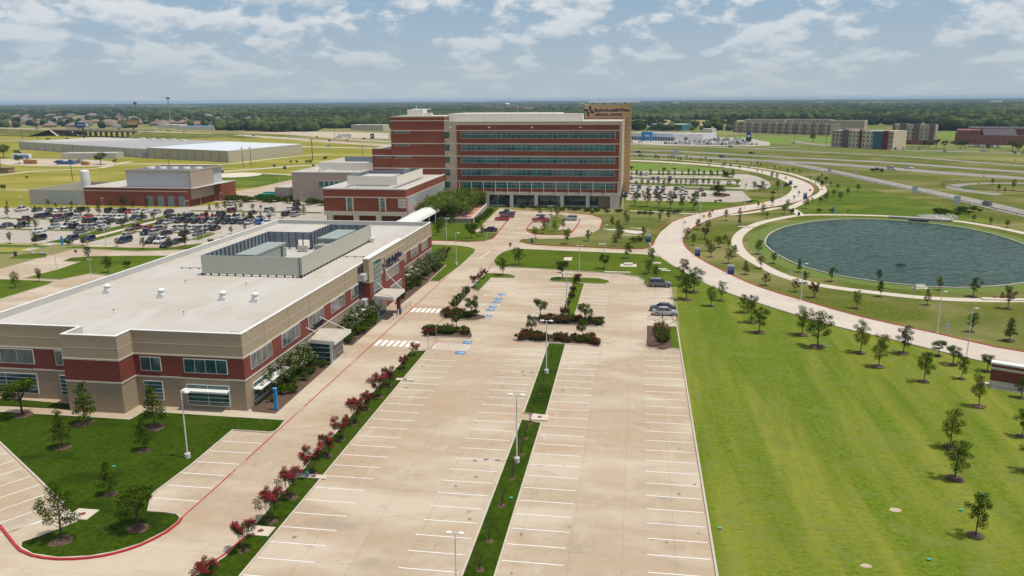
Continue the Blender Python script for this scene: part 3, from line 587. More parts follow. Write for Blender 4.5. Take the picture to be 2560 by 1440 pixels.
for j in range(ny+1):
    for i in range(nx+1):
        x,y=px0+i*cs_,py0+j*cs_
        if not inpoly(x,y,pond): continue
        z=.14+.075*mn0.noise(Vector((x*.33+.2*y,y*.75,0)))+.045*mn0.noise(Vector((x*.8,y*1.3,4)))
        idx[(i,j)]=len(wv); wv.append((x,y,max(.04,z)))
for (i,j) in list(idx):
    q=[(i,j),(i+1,j),(i+1,j+1),(i,j+1)]
    if all(k in idx for k in q): wf.append(tuple(idx[k] for k in q))
mb=MB(); mb.v=wv; mb.f=wf; mb.mats=[WATER]; mb.m=[0]*len(wf); struct('pond_water',mb,True); kerb(pond,mat('pond_rim',(.42,.40,.33),.9,.2,1),.45,.24,True)
mb=MB(); rim=MB(); flat([(p[0],p[1]) for p in pond]+[pond[0]],.026,mat('shore_grass',(.13,.19,.03),.95,.3,1),mb,9); struct('shore',mb)
# concrete outlet weir at the pond's head
o=thing('culvert_outlet','low grey concrete culvert outlet with three dark openings at the head of the pond','culvert',(*G(2280,548),0))
mb=MB(); x0,y0=G(2221,546); x1,y1=G(2380,556); bx,by=o.location.x,o.location.y
mb.prism([(x0-bx,y0-by),(x1-bx,y1-by),(x1-bx+1,y1-by+2),(x0-bx+1,y0-by+2)],.0,.7,mat('weir_concrete',(.36,.37,.37),.9,.2,1)); mb.build('headwall',o)
for k in range(3):
    x,y=G(2280+k*16,553+k*1.1); mb=MB(); mb.box(x-bx-.9,y-by-.8,0,x-bx+.9,y-by+.5,.6,DARK); mb.build('pipe_opening',o)
# ================================================================= CLINIC
cl=thing('clinic_building','two storey tan and dark red clinic with white flat roof beside the empty car park','clinic',(-48.5,90.8,0))
CB=(48.5,-90.8)
class PB(MB):   # parts given in world coordinates, stored relative to a thing
    def __init__(s,o): super().__init__(); s.o=o
    def build(s,name,parent=None,smooth=False,rel=None):
        ox,oy=s.o.location.x,s.o.location.y; s.v=[(a-ox,b-oy,c) for a,b,c in s.v]
        return super().build(name,parent or s.o,smooth)
FOOT=[(-48.5,90.8),(-48.5,186.3),(-87.3,186.3),(-87.3,91.2),(-71.3,91.2),(-71.3,87.8),(-63.6,87.8),(-63.6,90.8)]
def grow(fp,d):   # outward offset of the clinic footprint
    n=len(fp); o=[]; 
    ar=sum(fp[i][0]*fp[(i+1)%n][1]-fp[(i+1)%n][0]*fp[i][1] for i in range(n)); sg=1 if ar>0 else -1
    for i in range(n):
        a,b,c=Vector(fp[i-1]),Vector(fp[i]),Vector(fp[(i+1)%n]); e1=(b-a).normalized();e2=(c-b).normalized()
        n1_=Vector((e1.y,-e1.x))*sg; n2_=Vector((e2.y,-e2.x))*sg; m_=b+ (n1_+n2_)*d; o.append((m_.x,m_.y))
    return o
def ring(pb,fp,z0,z1,m,t=.35):
    out_,inn=fp,grow(fp,-t); n=len(fp)
    for i in range(n):
        j=(i+1)%n; a,b,c,d=out_[i],out_[j],inn[j],inn[i]
        pb.quad((*a,z0),(*b,z0),(*b,z1),(*a,z1),m); pb.quad((*c,z0),(*d,z0),(*d,z1),(*c,z1),m); pb.quad((*a,z1),(*b,z1),(*c,z1),(*d,z1),m)
pb=PB(cl); pb.prism(grow(FOOT,-.02),0,9.25,TAN,ROOF); pb.build('wall')
rf=PB(cl); rf.prism(grow(FOOT,-.36),9.26,9.3,ROOF); rf.build('roof')
pb=PB(cl); ring(pb,FOOT,7.05,10.2,TAN); pb.build('upper_wall_band')
pb=PB(cl); ring(pb,grow(FOOT,.02),4.15,7.0,BRICK,.1); pb.build('brick_band')
pb=PB(cl); ring(pb,FOOT,0,4.0,TANF,.1); pb.build('base_wall')
for z in (4.05,7.05): pb=PB(cl); ring(pb,grow(FOOT,.08),z-.06,z+.14,CREAM,.2); pb.build('cream_band')
pb=PB(cl); ring(pb,grow(FOOT,.05),10.2,10.27,WHT,.45); pb.build('coping')
pb=PB(cl); ring(pb,grow(FOOT,-.355),9.31,10.19,mat('parapet_lining',(.50,.49,.47),.7,.1,1),.02); pb.build('parapet_lining')
pb=PB(cl); ring(pb,grow(FOOT,.012),8.55,8.61,CREAM,.05); pb.build('panel_joint')
for y in np.arange(97,186,7.6): pb=PB(cl); pb.box(-48.49,y,7.2,-48.475,y+.04,10.15,mat('dark_seam',(.22,.18,.13),.9)); pb.build('panel_seam')  # thin dark joints between the wall panels
def winX(o,X,Y0,Y1,z0,z1,n=4,gm=GLB,name='window',rows=1,fm=WHT):   # window on a wall facing +X
    pb=PB(o); pb.box(X-.05,Y0,z0,X+.06,Y1,z1,fm); f=pb.build(name)
    pb=PB(o); dy=(Y1-Y0-.08)/n; dz=(z1-z0-.08)/rows
    for i in range(n):
        for j in range(rows): pb.box(X+.02,Y0+.08+i*dy,z0+.08+j*dz,X+.075,Y0+(i+1)*dy,z0+(j+1)*dz,gm)
    pb.build('pane',f); return f
def winY(o,Y,X0,X1,z0,z1,n=4,gm=GLASS,name='window',rows=1,fm=WHT,rel=None):   # window on a wall facing -Y
    pb=PB(o); pb.box(X0,Y-.06,z0,X1,Y+.05,z1,fm); f=pb.build(name)
    pb=PB(o); dx=(X1-X0-.08)/n; dz=(z1-z0-.08)/rows
    for i in range(n):
        for j in range(rows): pb.box(X0+.08+i*dx,Y-.075,z0+.08+j*dz,X0+(i+1)*dx,Y-.02,z0+(j+1)*dz,gm)
    pb.build('pane',f); return f
for (lb,rt) in (((628.5,916),(679,852)),((706,863),(749,804)),((772,815.5),(809,766)),((829,776.5),(861.7,731.5)),((879,742.7),(907,701.5)),((1012,649.5),(1016,627)),((1028,639),(1045.5,610)),((1055,620),(1068,594.5))):
    Y0,a=onX(*lb,-48.4); Y1,b=onX(*rt,-48.4); winX(cl,-48.46,Y0,Y1,4.95,7.0,4 if Y1-Y0>4 else 1)
for (xa,ya_,xb,n) in ((635,985,684,4),(872,822,905,3),(1012,700,1030,3)):
    Y0,a=onX(xa,ya_,-48.4); Y1=Y0+ (8.6 if n==4 else 7.5); f=winX(cl,-48.46,Y0,Y1,.6,3.1,2,GLASS,rows=4)
    pb=PB(cl); pb.box(-48.38,Y0-.2,2.3,-47.3,Y1+.2,2.45,WHT); pb.build('sun_shelf')
for (Y,a,b,z0,z1,n) in ((90.8,(349,885),(404,918),4.85,6.75,2),(90.8,(458,890),(569.5,926.5),4.85,6.75,4),(91.2,(0,871),(87,903),4.85,6.9,3),(91.2,(136,873),(160,906),4.85,6.9,1)):
    X0=onY(*a,Y)[0]; X1=onY(*b,Y)[0]
    if X0<-83: X0-=2.5
    winY(cl,Y-.04,X0,X1,z0,z1,n)
for (Y,a,b,z0,z1,sh) in ((90.8,(361,965),(413,1011),.9,3.5,0),(90.8,(468,972),(578,1022),.45,3.3,1),(91.2,(-60,946),(101,994),.7,3.5,0),(91.2,(151,953),(174,999),.7,3.5,0)):
    X0=onY(*a,Y)[0]; X1=onY(*b,Y)[0]; winY(cl,Y-.04,X0,X1,z0,z1,1 if X1-X0<4 else 2,rows=5)
    if sh: pb=PB(cl); pb.box(X0-.3,Y-1.1,z1-.75,X1+.1,Y-.08,z1-.55,WHT); pb.build('sun_shelf')
# entrance block
EB=-46.9
Y0=onX(921,640,EB)[0]; Y1=onX(1008.7,590,EB)[0]+.0
pb=PB(cl); pb.box(-48.45,Y0,0.02,EB,Y1,6.9,BRICK); pb.box(-48.0,Y0,6.9,EB+.0,Y1,11.1,TAN); pb.build('entrance_block')
pb=PB(cl); pb.box(-48.05,Y0-.06,11.1,EB+.06,Y1+.06,11.22,WHT); pb.box(-48.45,Y0-.04,6.8,EB+.05,Y0+1.9,6.98,CREAM); pb.box(-48,Y0+6.6,10.0,EB+.05,Y1+.04,10.12,CREAM); pb.build('coping')
gy0,gy1=Y0+2.1,Y0+6.6
pb=PB(cl); pb.box(EB-.3,gy0,1.0,EB+.04,gy1,10.3,WHT); f=pb.build('tall_window')
pb=PB(cl)
for j in range(10):
    for a,b in ((gy0+.06,gy0+(gy1-gy0)*.7-.05),(gy0+(gy1-gy0)*.7+.05,gy1-.06)): pb.box(EB-.1,a,1.08+j*.92,EB+.055,b,1.92+j*.92,GLT)
pb.build('pane',f)
pb=PB(cl); pb.box(EB,Y0+6.9,6.98,EB+.03,Y1,9.8,TAN); pb.build('sign_panel')
winX(cl,EB+.02,Y0+9.5,Y1-4.2,5.0,7.1,5); winX(cl,EB+.02,Y0+12.,Y1-2.6,1.6,3.4,2)
pb=PB(cl); pb.box(-49,Y0-1.5,1,-48.2,Y0,9.9,DKM)
for z in (3.6,8.2): pb.box(-48.6,Y0-1.7,z-.8,-47.3,Y0+.0,z+.4,mat('grey_cladding',(.42,.42,.43),.6))
pb.build('stair_glazing')
# canopies with tie rods
def canopy(px,z,name):
    pts=gp(px,z); pb=PB(cl); pb.prism(pts,z-.55,z,WHT,mat('canopy_top',(.50,.44,.37),.8,.15,.8)); c=pb.build(name); return pts,c
pts,c=canopy([(933,739.5),(959,720.6),(1012,722),(984,744)],4.3,'entrance_canopy')
for a,b in (((EB,Y0+3.6,6.2),(pts[3][0]-.3,pts[3][1]+.6,4.35)),((EB,Y0+9.6,6.6),(pts[2][0]-.3,pts[2][1]-.6,4.35))): pb=PB(cl); pb.tube(a,b,.05,.05,WHT); pb.build('tie_rod',c)
pb=PB(cl); pb.box(EB+.01,pts[0][1]+.4,0.02,EB+1.2,pts[1][1]-1.2,3.7,WHT); f=pb.build('entrance_door'); pb=PB(cl)
for k in range(3): pb.box(EB+1.15,pts[0][1]+.5+k*1.35,.15,EB+1.22,pts[0][1]+1.75+k*1.35,3.5,GLASS)
pb.build('pane',f); pb=PB(cl); pb.box(pts[2][0]-1.2,pts[2][1]-1.6,.02,pts[2][0]-.6,pts[2][1]-1.0,3.75,BRICK); pb.build('canopy_pier')
pts,c=canopy([(774,849),(801,819.7),(877.7,822.9),(836,853.9)],3.9,'vestibule_canopy')
for a,b in (((-48.4,pts[0][1]+.5,5.6),(pts[3][0]-.4,pts[3][1]+.6,3.95)),((-48.4,pts[1][1]-.4,5.8),(pts[2][0]-.4,pts[2][1]-.5,3.95))): pb=PB(cl); pb.tube(a,b,.05,.05,WHT); pb.build('tie_rod',c)
vx0,vx1,vy0,vy1=-48.4,-44.7,pts[0][1]+.9,pts[0][1]+5.6
pb=PB(cl); pb.box(vx0,vy0,.02,vx1,vy1,3.33,WHT); v=pb.build('vestibule')
pb=PB(cl)
for j in range(4):
    pb.box(vx0+.2,vy0-.03,.25+j*.75,vx1-.35,vy0+.1,.90+j*.75,GLASS); pb.box(vx1-.1,vy0+.3,.25+j*.75,vx1+.03,vy1-.2,.90+j*.75,GLB)
pb.build('glazing',v)
# lettering: word sign with a four-petal cross emblem
def petal_logo(name,s,parent,loc,rot,mats=(NAVY,ORG,TEAL)):
    mb=MB()
    def bar(cx,cy,L_,w_,ang,m,z):
        pts=[]; c,s2=math.cos(ang),math.sin(ang)
        for k in range(12):
            t=2*math.pi*k/12; x=(L_/2-w_*.3)*(1 if math.cos(t)>0 else -1)+w_*.3*math.cos(t); y=w_/2*math.sin(t)
            pts.append(((cx+x*c-y*s2)*s,(cy+x*s2+y*c)*s))
        mb.prism(pts,z,z+.06,m)
    bar(.10,.32,.46,.22,math.radians(82),mats[0],.02); bar(-.10,-.32,.46,.22,math.radians(82),mats[0],.02)
    bar(-.32,.10,.46,.22,math.radians(-12),mats[0],.02); bar(.32,-.10,.46,.22,math.radians(-12),mats[0],.02)
    bar(-.12,.25,.30,.18,math.radians(-72),mats[1],.0); bar(.12,-.25,.30,.18,math.radians(-72),mats[1],.0)
    bar(.26,.12,.30,.17,math.radians(15),mats[2],.0); bar(-.26,-.12,.30,.17,math.radians(15),mats[2],.0)
    o=mb.build(name,parent); o.location=loc; o.rotation_euler=rot; return o
def sign(o,width,loc,rz,t1,t2,m,logo=True,lm=None,ratio=.85,sub=.5):
    rot=(math.pi/2,0,rz); d=Vector((math.cos(rz),math.sin(rz),0))
    r=thing('wall_sign',*o,loc); 
    a=text_obj(t1,1,m,'lettering',.03,'LEFT',.028); wd=max(v.co.x for v in a.data.vertices); s1=(width*ratio)/wd
    a.parent=r; a.scale=(s1,s1*1.05,1); lw=width*(1-ratio)
    a.location=d*lw; a.rotation_euler=rot
    b=text_obj(t2,1,m,'subtitle_lettering',.03,'LEFT',.03); wd2=max(v.co.x for v in b.data.vertices); s2=(width*ratio*.78)/wd2; b.parent=r; b.scale=(s2,s2,1); b.location=d*(lw+.02*width)+Vector((0,0,-s1*sub)); b.rotation_euler=rot
    if logo: petal_logo('emblem',lw*1.05,r,d*(lw*.42)+Vector((0,0,s1*.10)),rot)
    return r
sy0=Y0+7.6; sign(('navy word sign with coloured cross emblem above the main clinic entrance','sign'),Y1-Y0-9.5,(EB+.06,sy0,8.1),math.pi/2,'BaylorScott&White','CLINIC',NAVY,ratio=.82)
ya,_=onX(779,832,-48.4); yb_,_=onX(812,806,-48.4)
DKN=mat('dark_letter_on_brick',(.006,.008,.03),.5)
sign(('small dark word sign on red brick above the glass vestibule','sign'),5.6,(-48.40,ya,4.75),math.pi/2,'BaylorScott&White','CLINIC',DKN,ratio=.82)
# roof screen (L shape, legs, ribs)
scr=thing('roof_plant_screen','long ribbed cream metal screen round machines on the clinic roof','roof screen',(-65,140,9.3))
SF=[(-74,127),(-56,127),(-56,163.8),(-65,163.8),(-65,153),(-74,153)]
n=len(SF)
for i in range(n):
    a,b=Vector(SF[i]),Vector(SF[(i+1)%n]); d=(b-a).normalized(); nn=Vector((d.y,-d.x)); mb=MB(); z0,z1=.35,3.55
    if i==4:  # gap for the door in the inner wall
        segs=((a,a+d*1.2,2.0,z1),(a+d*1.2,b,z0,z1)); segs=((a,a+d*2.6,2.0,z1),(a+d*2.6,b,z0,z1))
    else: segs=((a,b,z0,z1),)
    for p,q,za,zb in segs:
        P_=[p-nn*.04,q-nn*.04,q+nn*.04,p+nn*.04]; P_=[(c.x+65,c.y-140) for c in P_]
        mb.quad((*P_[3],za),(*P_[2],za),(*P_[2],zb),(*P_[3],zb),METAL); mb.quad((*P_[0],za),(*P_[1],za),(*P_[1],zb),(*P_[0],zb),GALV_SHADE); mb.quad((*P_[0],zb),(*P_[1],zb),(*P_[2],zb),(*P_[3],zb),WHT)
    mb.build('screen_wall',scr)
    mb=MB(); L_=(b-a).length; k=0
    while k<=L_:
        c=a+d*k-nn*.22; mb.box(c.x+65-.09,c.y-140-.09,0,c.x+65+.09,c.y-140+.09,3.5,mat('screen_post',(.10,.12,.14),.5)); c=a+d*k; mb.box(c.x+65-.08,c.y-140-.08,0,c.x+65+.08,c.y-140+.08,.5,DKM); k+=1.5
    mb.build('post_row',scr)
def unit(X,Y,lx,ly,h,label):
    o=thing('rooftop_air_unit',label,'air conditioner',(X,Y,9.5),0,'air handling units behind the roof screen')
    mb=MB(); mb.box(-lx/2,-ly/2,0,lx/2,ly/2,h*.9,HVAC); mb.build('cabinet',o)
    mb=MB(); mb.box(-lx/2-.12,-ly/2-.12,h*.9,lx/2+.12,ly/2+.12,h,mat('unit_lid',(.30,.34,.32),.5,.1,1)); mb.build('lid',o)
    mb=MB(); mb.box(lx/2+.001,ly/2-2.4,.3,lx/2+.03,ly/2-1.6,h*.8,DKM); mb.build('access_door',o)
    mb=MB(); mb.box(-lx/2+.2,-ly/2-2.6,0,lx/2-.2,-ly/2-.01,h*.62,HVAC); e=mb.build('condenser',o)
    for k in range(4):
        for q in (-1,1): mb=MB(); mb.tube((q*lx*.2,-ly/2-2.3+k*.62,h*.62),(q*lx*.2,-ly/2-2.3+k*.62,h*.62+.12),.28,.28,mat('fan_tan',(.45,.42,.30),.6),8); mb.build('fan',e)
unit(-68.3,138.2,3.6,13,2.7,'long green grey air unit near the south end inside the roof screen'); unit(-60.2,155.5,4.0,11,2.7,'long green grey air unit near the north end inside the roof screen')
o=thing('condenser_unit','pair of small grey condensers by the gap in the roof screen','condenser',(-66.2,150.5,9.5))
for k in range(2): mb=MB(); mb.box(-.4+k*1.1,-.4,0,.4+k*1.1,.4,1.1,mat('pale_unit',(.5,.5,.46),.6)); mb.build('cabinet',o)
# roof vents
v0=None
for i,(x,y) in enumerate(((270,733),(405,744),(558.6,751),(639,754.5))):
    X,Y=G(x,y,9.3)
    if v0 is None:
        v0=thing('roof_vent','','roof vent',(X,Y,9.3),0,'mushroom vents on the clinic roof')
        mb=MB(); mb.box(-.5,-.5,0,.5,.5,.55,WHT); mb.build('curb_box',v0)
        mb=MB(); mb.tube((0,0,.55),(0,0,.95),.52,.45,WHT,14); mb.tube((0,0,1.05),(0,0,1.3),.56,.56,WHT,14); mb.tube((0,0,1.3),(0,0,1.48),.56,.2,WHT,14); mb.build('cap',v0); mb=MB(); mb.tube((0,0,.95),(0,0,1.05),.4,.4,DKM,14); mb.build('louvre_gap',v0); o=v0
    else: o=dup(v0,(X,Y,9.3),group='mushroom vents on the clinic roof')
    o['label']=['leftmost white mushroom vent, nearest the long roof edge','second white mushroom vent from the left on the clinic roof','third white mushroom vent from the left on the clinic roof','rightmost white mushroom vent, nearest the car park side'][i]
for i,(x,y) in enumerate(((285,783),(460,789),(464,709),(616,716))):
    X,Y=G(x,y,9.3); mb=MB(); mb.tube((0,0,0),(0,0,.5),.07,.07,WHT,8); mb.tube((0,0,.5),(0,0,.62),.1,.1,DKM,8); o=mb.build('vent_pipe'); o.location=(X,Y,9.3)
    tag(o,['small black capped roof pipe nearest the front parapet on the left','small black capped roof pipe nearest the front parapet on the right','small black capped roof pipe left of the roof screen corner','small black capped roof pipe below the roof screen corner'][i],'pipe','small pipes on the clinic roof')
o=thing('roof_conduit','thin dark pipe run across the roof left of the plant screen','pipe',(-78,132,9.3))
mb=MB(); mb.tube((-3,0,.2),(4,0,.2),.04,.04,DKM); mb.build('pipe_run',o); [(lambda mb:(mb.box(-3+k*1.7,-.1,0,-2.8+k*1.7,.1,.2,DKM),mb.build('support',o)))(MB()) for k in range(5)]
o=thing('roof_conduit','thin dark pipe run between the plant screen and the entrance parapet','pipe',(-52,146,9.3))
mb=MB(); mb.tube((-3.6,0,.2),(3,0,.2),.04,.04,DKM); mb.build('pipe_run',o); [(lambda mb:(mb.box(-3+k*1.7,-.1,0,-2.8+k*1.7,.1,.2,DKM),mb.build('support',o)))(MB()) for k in range(4)]
mb=MB(); mb.box(-.4,-.4,0,.4,.4,.9,WHT); mb.box(-.5,-.5,.9,.5,.5,1.0,WHT); o=mb.build('roof_exhaust'); o.location=(-55.2,162.5,9.3); tag(o,'small white exhaust box at the far end of the roof screen','vent')
o=thing('roof_ladder_rail','thin grey ladder handrail on the front corner of the clinic roof','handrail',(-50.4,92,9.3))
for k in (0,1.4): mb=MB(); mb.tube((k,0,.9),(k+.9,0,.9),.04,.04,POLE); mb.tube((k,0,.3),(k,0,.9),.04,.04,POLE); mb.tube((k+.9,0,.3),(k+.9,0,.9),.04,.04,POLE); mb.build('rail',o)
# bollards in front of the entrance
b0=None
for i,(x,y) in enumerate(((985.5,799),(996,789.7),(1007,780.7),(1017,772),(1027,764))):
    X,Y=G(x,y)
    if b0 is None:
        b0=thing('bollard','','bollard',(X,Y,.02),0,'white bollards by the clinic entrance'); mb=MB(); mb.tube((0,0,0),(0,0,1.05),.12,.12,WHT,10); mb.build('post',b0); mb=MB(); mb.tube((0,0,1.05),(0,0,1.16),.13,.07,WHT,10); mb.build('dome_cap',b0); o=b0
    else: o=dup(b0,(X,Y,.02),group='white bollards by the clinic entrance')
    o['label']='white bollard, %s from the camera of the row beside the red line'%ordw(i+1)
mb=MB(); X,Y=G(985,762); mb.tube((0,0,0),(0,0,1),.32,.35,DKM,10); mb.tube((0,0,1),(0,0,1.1),.36,.3,DKM,10); o=mb.build('litter_bin'); o.location=(-42.9,139.9,.02); tag(o,'black litter bin under the entrance canopy','bin')
# ================================================================= HOSPITAL
ho=thing('hospital_building','tall red brick hospital with five rows of teal ribbon windows','hospital',(-38,293,0))
def pbox(name,x0,y0,z0,x1,y1,z1,m,parent=None,o=None): pb=PB(o or ho); pb.box(x0,y0,z0,x1,y1,z1,m); return pb.build(name,parent)
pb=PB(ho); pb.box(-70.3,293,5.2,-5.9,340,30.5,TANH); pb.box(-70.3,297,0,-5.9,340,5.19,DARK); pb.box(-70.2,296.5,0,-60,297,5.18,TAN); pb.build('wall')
pbox('roof',-70,293.4,30.5,-6.2,339.6,30.56,ROOF)
pb=PB(ho); pb.box(-70.3,293,30.5,-5.9,293.4,30.95,TANH); pb.box(-6.3,293.4,30.5,-5.9,340,30.95,TAN); pb.build('parapet'); pbox('coping',-70.35,292.93,30.95,-5.85,293.45,31.02,WHT)
pbox('brick_panel',-65.8,292.9,5.75,-6.8,293,29.8,BRICKH)
pb=PB(ho)
for z in (27.8,23.1,18.65,14.05,9.5): pb.box(-70.3,292.82,z-.16,-6.7,292.899,z+.16,CREAM)
pb.box(-66,292.8,29.8,-6.6,292.99,30.0,CREAM); pb.build('cream_band')
pbox('base_band',-66,292.7,4.6,-5.9,293,5.75,mat('grey_limestone',(.58,.53,.46),.85,.08,2))
for zi,(z0,z1) in enumerate(((24.95,27.25),(20.5,22.75),(16.05,18.3),(11.55,13.75),(6.95,9.2))):
    f=pbox('ribbon_window',-64.15,292.84,z0,-8.25,292.93,z1,WHT); pb=PB(ho); n=30; dx=(55.9-.1)/n
    for k in range(n):
        x=-64.1+.03+k*dx; m=GLT if (zi>0 and k%5!=3) or k%5==1 else GLASS
        if zi==0: m=GLT if k%5==1 else GLASS
        pb.box(x,292.80,z0+.1,x+dx-.06,292.86,z0+(z1-z0)*.64,m); pb.box(x,292.80,z0+(z1-z0)*.68,x+dx-.06,292.86,z1-.08,m)
    pb.build('pane',f)
    f=pbox('window',-70.25,292.9,z0+.1,-68.5,293.01,z1,DKM); pb=PB(ho)
    for j in range(3): pb.box(-70.15,292.87,z0+.2+j*.7,-68.6,292.95,z0+.8+j*.7,GLT if j else GLASS)
    pb.build('pane',f)
for k in range(14): pbox('mullion_fin',-64.95+.0+k*4.46-.07,292.45,4.7,-64.95+k*4.46+.07,292.8,9.4,WHT)
for k,xc in enumerate((-54.6,-45.6,-36.5,-27.0,-17.7,-8.0)): pbox('column',xc-(1.6 if k==5 else .65),292.72,0,xc+(1.6 if k==5 else .65),294.2,4.6,mat('grey_limestone',(.47,.44,.40)))
f=pbox('lobby_glazing',-66,296,0.0,-14.0,296.1,4.9,DKM); pb=PB(ho)
for k in range(12):
    for j in range(5): pb.box(-65.8+k*4.3,295.93,.5+j*.85,-61.8+k*4.3,296.0,1.2+j*.85,GLASS if (k+j)%3 else GLT)
pb.build('pane',f); pbox('lobby_wall',-13.98,296,0,-6,296.1,5.1,TAN); pbox('lobby_sill',-66,295.2,0,-14,295.8,.7,mat('grey_limestone',(.47,.44,.40)))
pb=PB(ho)
for x in (-68.4,-54.0,-38.4,-21.0): pb.box(x,292.4,28.7,x+.7,292.88,29.1,WHT)
pb.build('floodlight')
# brick block on the left
pb=PB(ho); pb.box(-90.6,293,0,-70.31,318,32.5,BRICKH); pb.box(-98.2,293.4,0,-90.61,330,21.0,BRICKH); pb.build('brick_block')
pb=PB(ho); pb.box(-90.7,292.93,32.5,-70.2,318.1,32.9,TAN); pb.box(-98.3,293.33,21,-90.61,330,21.25,TAN); pb.box(-90.66,292.9,31.2,-70.25,293,31.45,CREAM); pb.build('coping')
pbox('block_roof',-90.3,293.5,32.9,-70.6,317.6,32.95,ROOF); pbox('block_roof',-98,294,21.25,-90.7,329.6,21.3,ROOF)
pb=PB(ho)
for z in (27.8,23.1): pb.box(-90.66,292.9,z-.16,-70.3,292.99,z+.16,CREAM)
for z in (18.65,14.05): pb.box(-98.25,292.9,z-.16,-70.3,293.39,z+.16,CREAM)
pb.box(-70.30,293.0,31.2,-70.2,318,31.45,CREAM); pb.build('cream_band')
for (x0,x1,z) in ((-89.0,-83.5,27.2),(-89.0,-83.5,22.6),(-96.2,-90.9,18.1),(-89,-83.5,18.1),(-89,-83.3,13.5)): winY(ho,292.95 if x0>-90 else 293.35,x0,x1,z-.38,z+.38,1,GLASS)
pb=PB(ho); pb.box(-86.,300,32.9,-80,306,35.2,SCREEN); pb.box(-79.6,301,32.9,-77,303,34.0,WHT); pb.build('roof_housing')
pbox('penthouse_screen',-70.0,299,30.6,-20.3,304,33.6,SCREEN); pbox('penthouse_screen',-69.9,304.01,30.6,-30,330,33.6,SCREEN); pbox('penthouse_roof',-69.6,304.4,33.6,-30.3,329.6,33.65,ROOF)
pb=PB(ho)
for k in range(9): pb.tube((-62+k*5.2,300,33.6),(-62+k*5.2,300,34.4),.05,.05,DKM,5)
pb.tube((-45,305,33.6),(-45,305,38),.06,.03,POLE,5); pb.build('lightning_rod')
# tower
pb=PB(ho); TX0=onY(1462,263,340)[0]; TX1=onY(1579,263,340)[0]; pb.box(TX0,340,0,TX1,352,36.3,TOWERT); pb.build('tower')
pb=PB(ho); pb.box(TX0-.1,339.9,36.3,TX1+.1,352.1,36.5,CREAM)
for k in range(4): pb.box(TX0+3+k*4.3,341,36.5,TX0+3.4+k*4.3,341.4,37.4,DKM)
pb.build('tower_cap'); pbox('tower_canopy',onY(1472,254,340)[0],338.2,37.3,onY(1600,254,340)[0],353,37.75,WHT)
hx0,hz0=onY(1485.5,279.2,339.9); hx1,_=onY(1573,277,339.9)
W_=hx1-onY(1464,278,339.9)[0]
sign(('large navy word sign with coloured cross emblem on the hospital tower','sign'),W_,(onY(1464,278,339.9)[0],339.93,hz0),0,'BaylorScott&White','MEDICAL CENTER',mat('plum_letter',(.035,.018,.045),.5),ratio=.8,sub=.95)
# brick wing
wi=thing('hospital_wing','red brick wing with cream roof screen in front of the hospital','building',(-84,241,0))
WX0,WX1,WY0,WY1,WH=-97.3,-70.6,241.2,292.9,12.1
def wbox(name,*a,parent=None): pb=PB(wi); pb.box(*a); return pb.build(name,parent)
GL=mat('grey_limestone',(.47,.44,.40)); GL2=mat('shade_brick',(.12,.035,.025),.9)
pb=PB(wi); pb.box(WX0,WY0,4.6,WX1,WY1,WH-.4,BRICKH); pb.box(WX0,WY0+2.2,0,WX1,WY1,4.59,BRICKH); pb.build('wall')
pb=PB(wi); pb.box(WX0-.05,WY0-.05,WH-.4,WX1+.05,WY0+.35,WH,WHT); pb.box(WX1-.35,WY0+.35,WH-.4,WX1+.05,WY1,WH,WHT); pb.box(WX0-.05,WY0+.35,WH-.4,WX0+.35,WY1,WH,WHT); pb.build('coping')
wbox('roof',WX0+.35,WY0+.35,WH-.4,WX1-.35,WY1,WH-.34,ROOF)
pb=PB(wi); pb.box(WX0-.06,WY0-.08,9.15,WX1+.08,WY0,9.45,CREAM); pb.box(WX1,WY0,9.15,WX1+.08,WY1,9.45,CREAM); pb.build('cream_band')
wbox('base_band',WX0-.06,WY0-.1,3.6,WX1+.08,WY0+.6,4.9,GL)
for a,b in ((820,832),(884,897),(940,953),(1003,1018)):
    x0=onY(a,540,WY0)[0]; x1=onY(b,540,WY0)[0]; wbox('column',x0,WY0-.1,0,x1,WY0+1.2,3.6,GL)
for a,b in ((867.5,880.6),(950,962)):
    x0=onY(a,500,WY0)[0]; x1=onY(b,500,WY0)[0]; winY(wi,WY0-.02,x0,x1,5.6,9.1,1,GLT,rows=5)
    wbox('trim_fin',x0-.3,WY0-.16,4.9,x0-.1,WY0,9.15,WHT); wbox('trim_fin',x1+.1,WY0-.16,4.9,x1+.3,WY0,9.15,WHT)
pb=PB(wi); x0=onY(995,500,WY0)[0]
for k in range(3): pb.box(x0,WY0-.07,6.1+k*1.0,WX1+.07,WY0,6.95+k*1.0,CREAM)
pb.build('cream_panel')
f=wbox('gallery_window',WX1-.02,WY0+1.5,5.3,WX1+.05,WY1-2,9.0,WHT); pb=PB(wi)
nf=24; dy=(WY1-WY0-3.6)/nf
for k in range(nf):
    y=WY0+1.6+k*dy; pb.box(WX1+.03,y+.4,7.0,WX1+.08,y+dy-.3,8.9,GLT); pb.box(WX1+.03,y+.4,5.4,WX1+.08,y+dy-.3,6.9,BRICKH)
pb.build('pane',f)
for k in range(nf+1): wbox('fin',WX1+.06,WY0+1.5+k*dy-.06,3.0,WX1+.42,WY0+1.5+k*dy+.06,9.1,WHT)
wbox('low_roof',WX1+.09,WY0+1.5,3.6,WX1+2.4,WY1,3.9,CREAM)
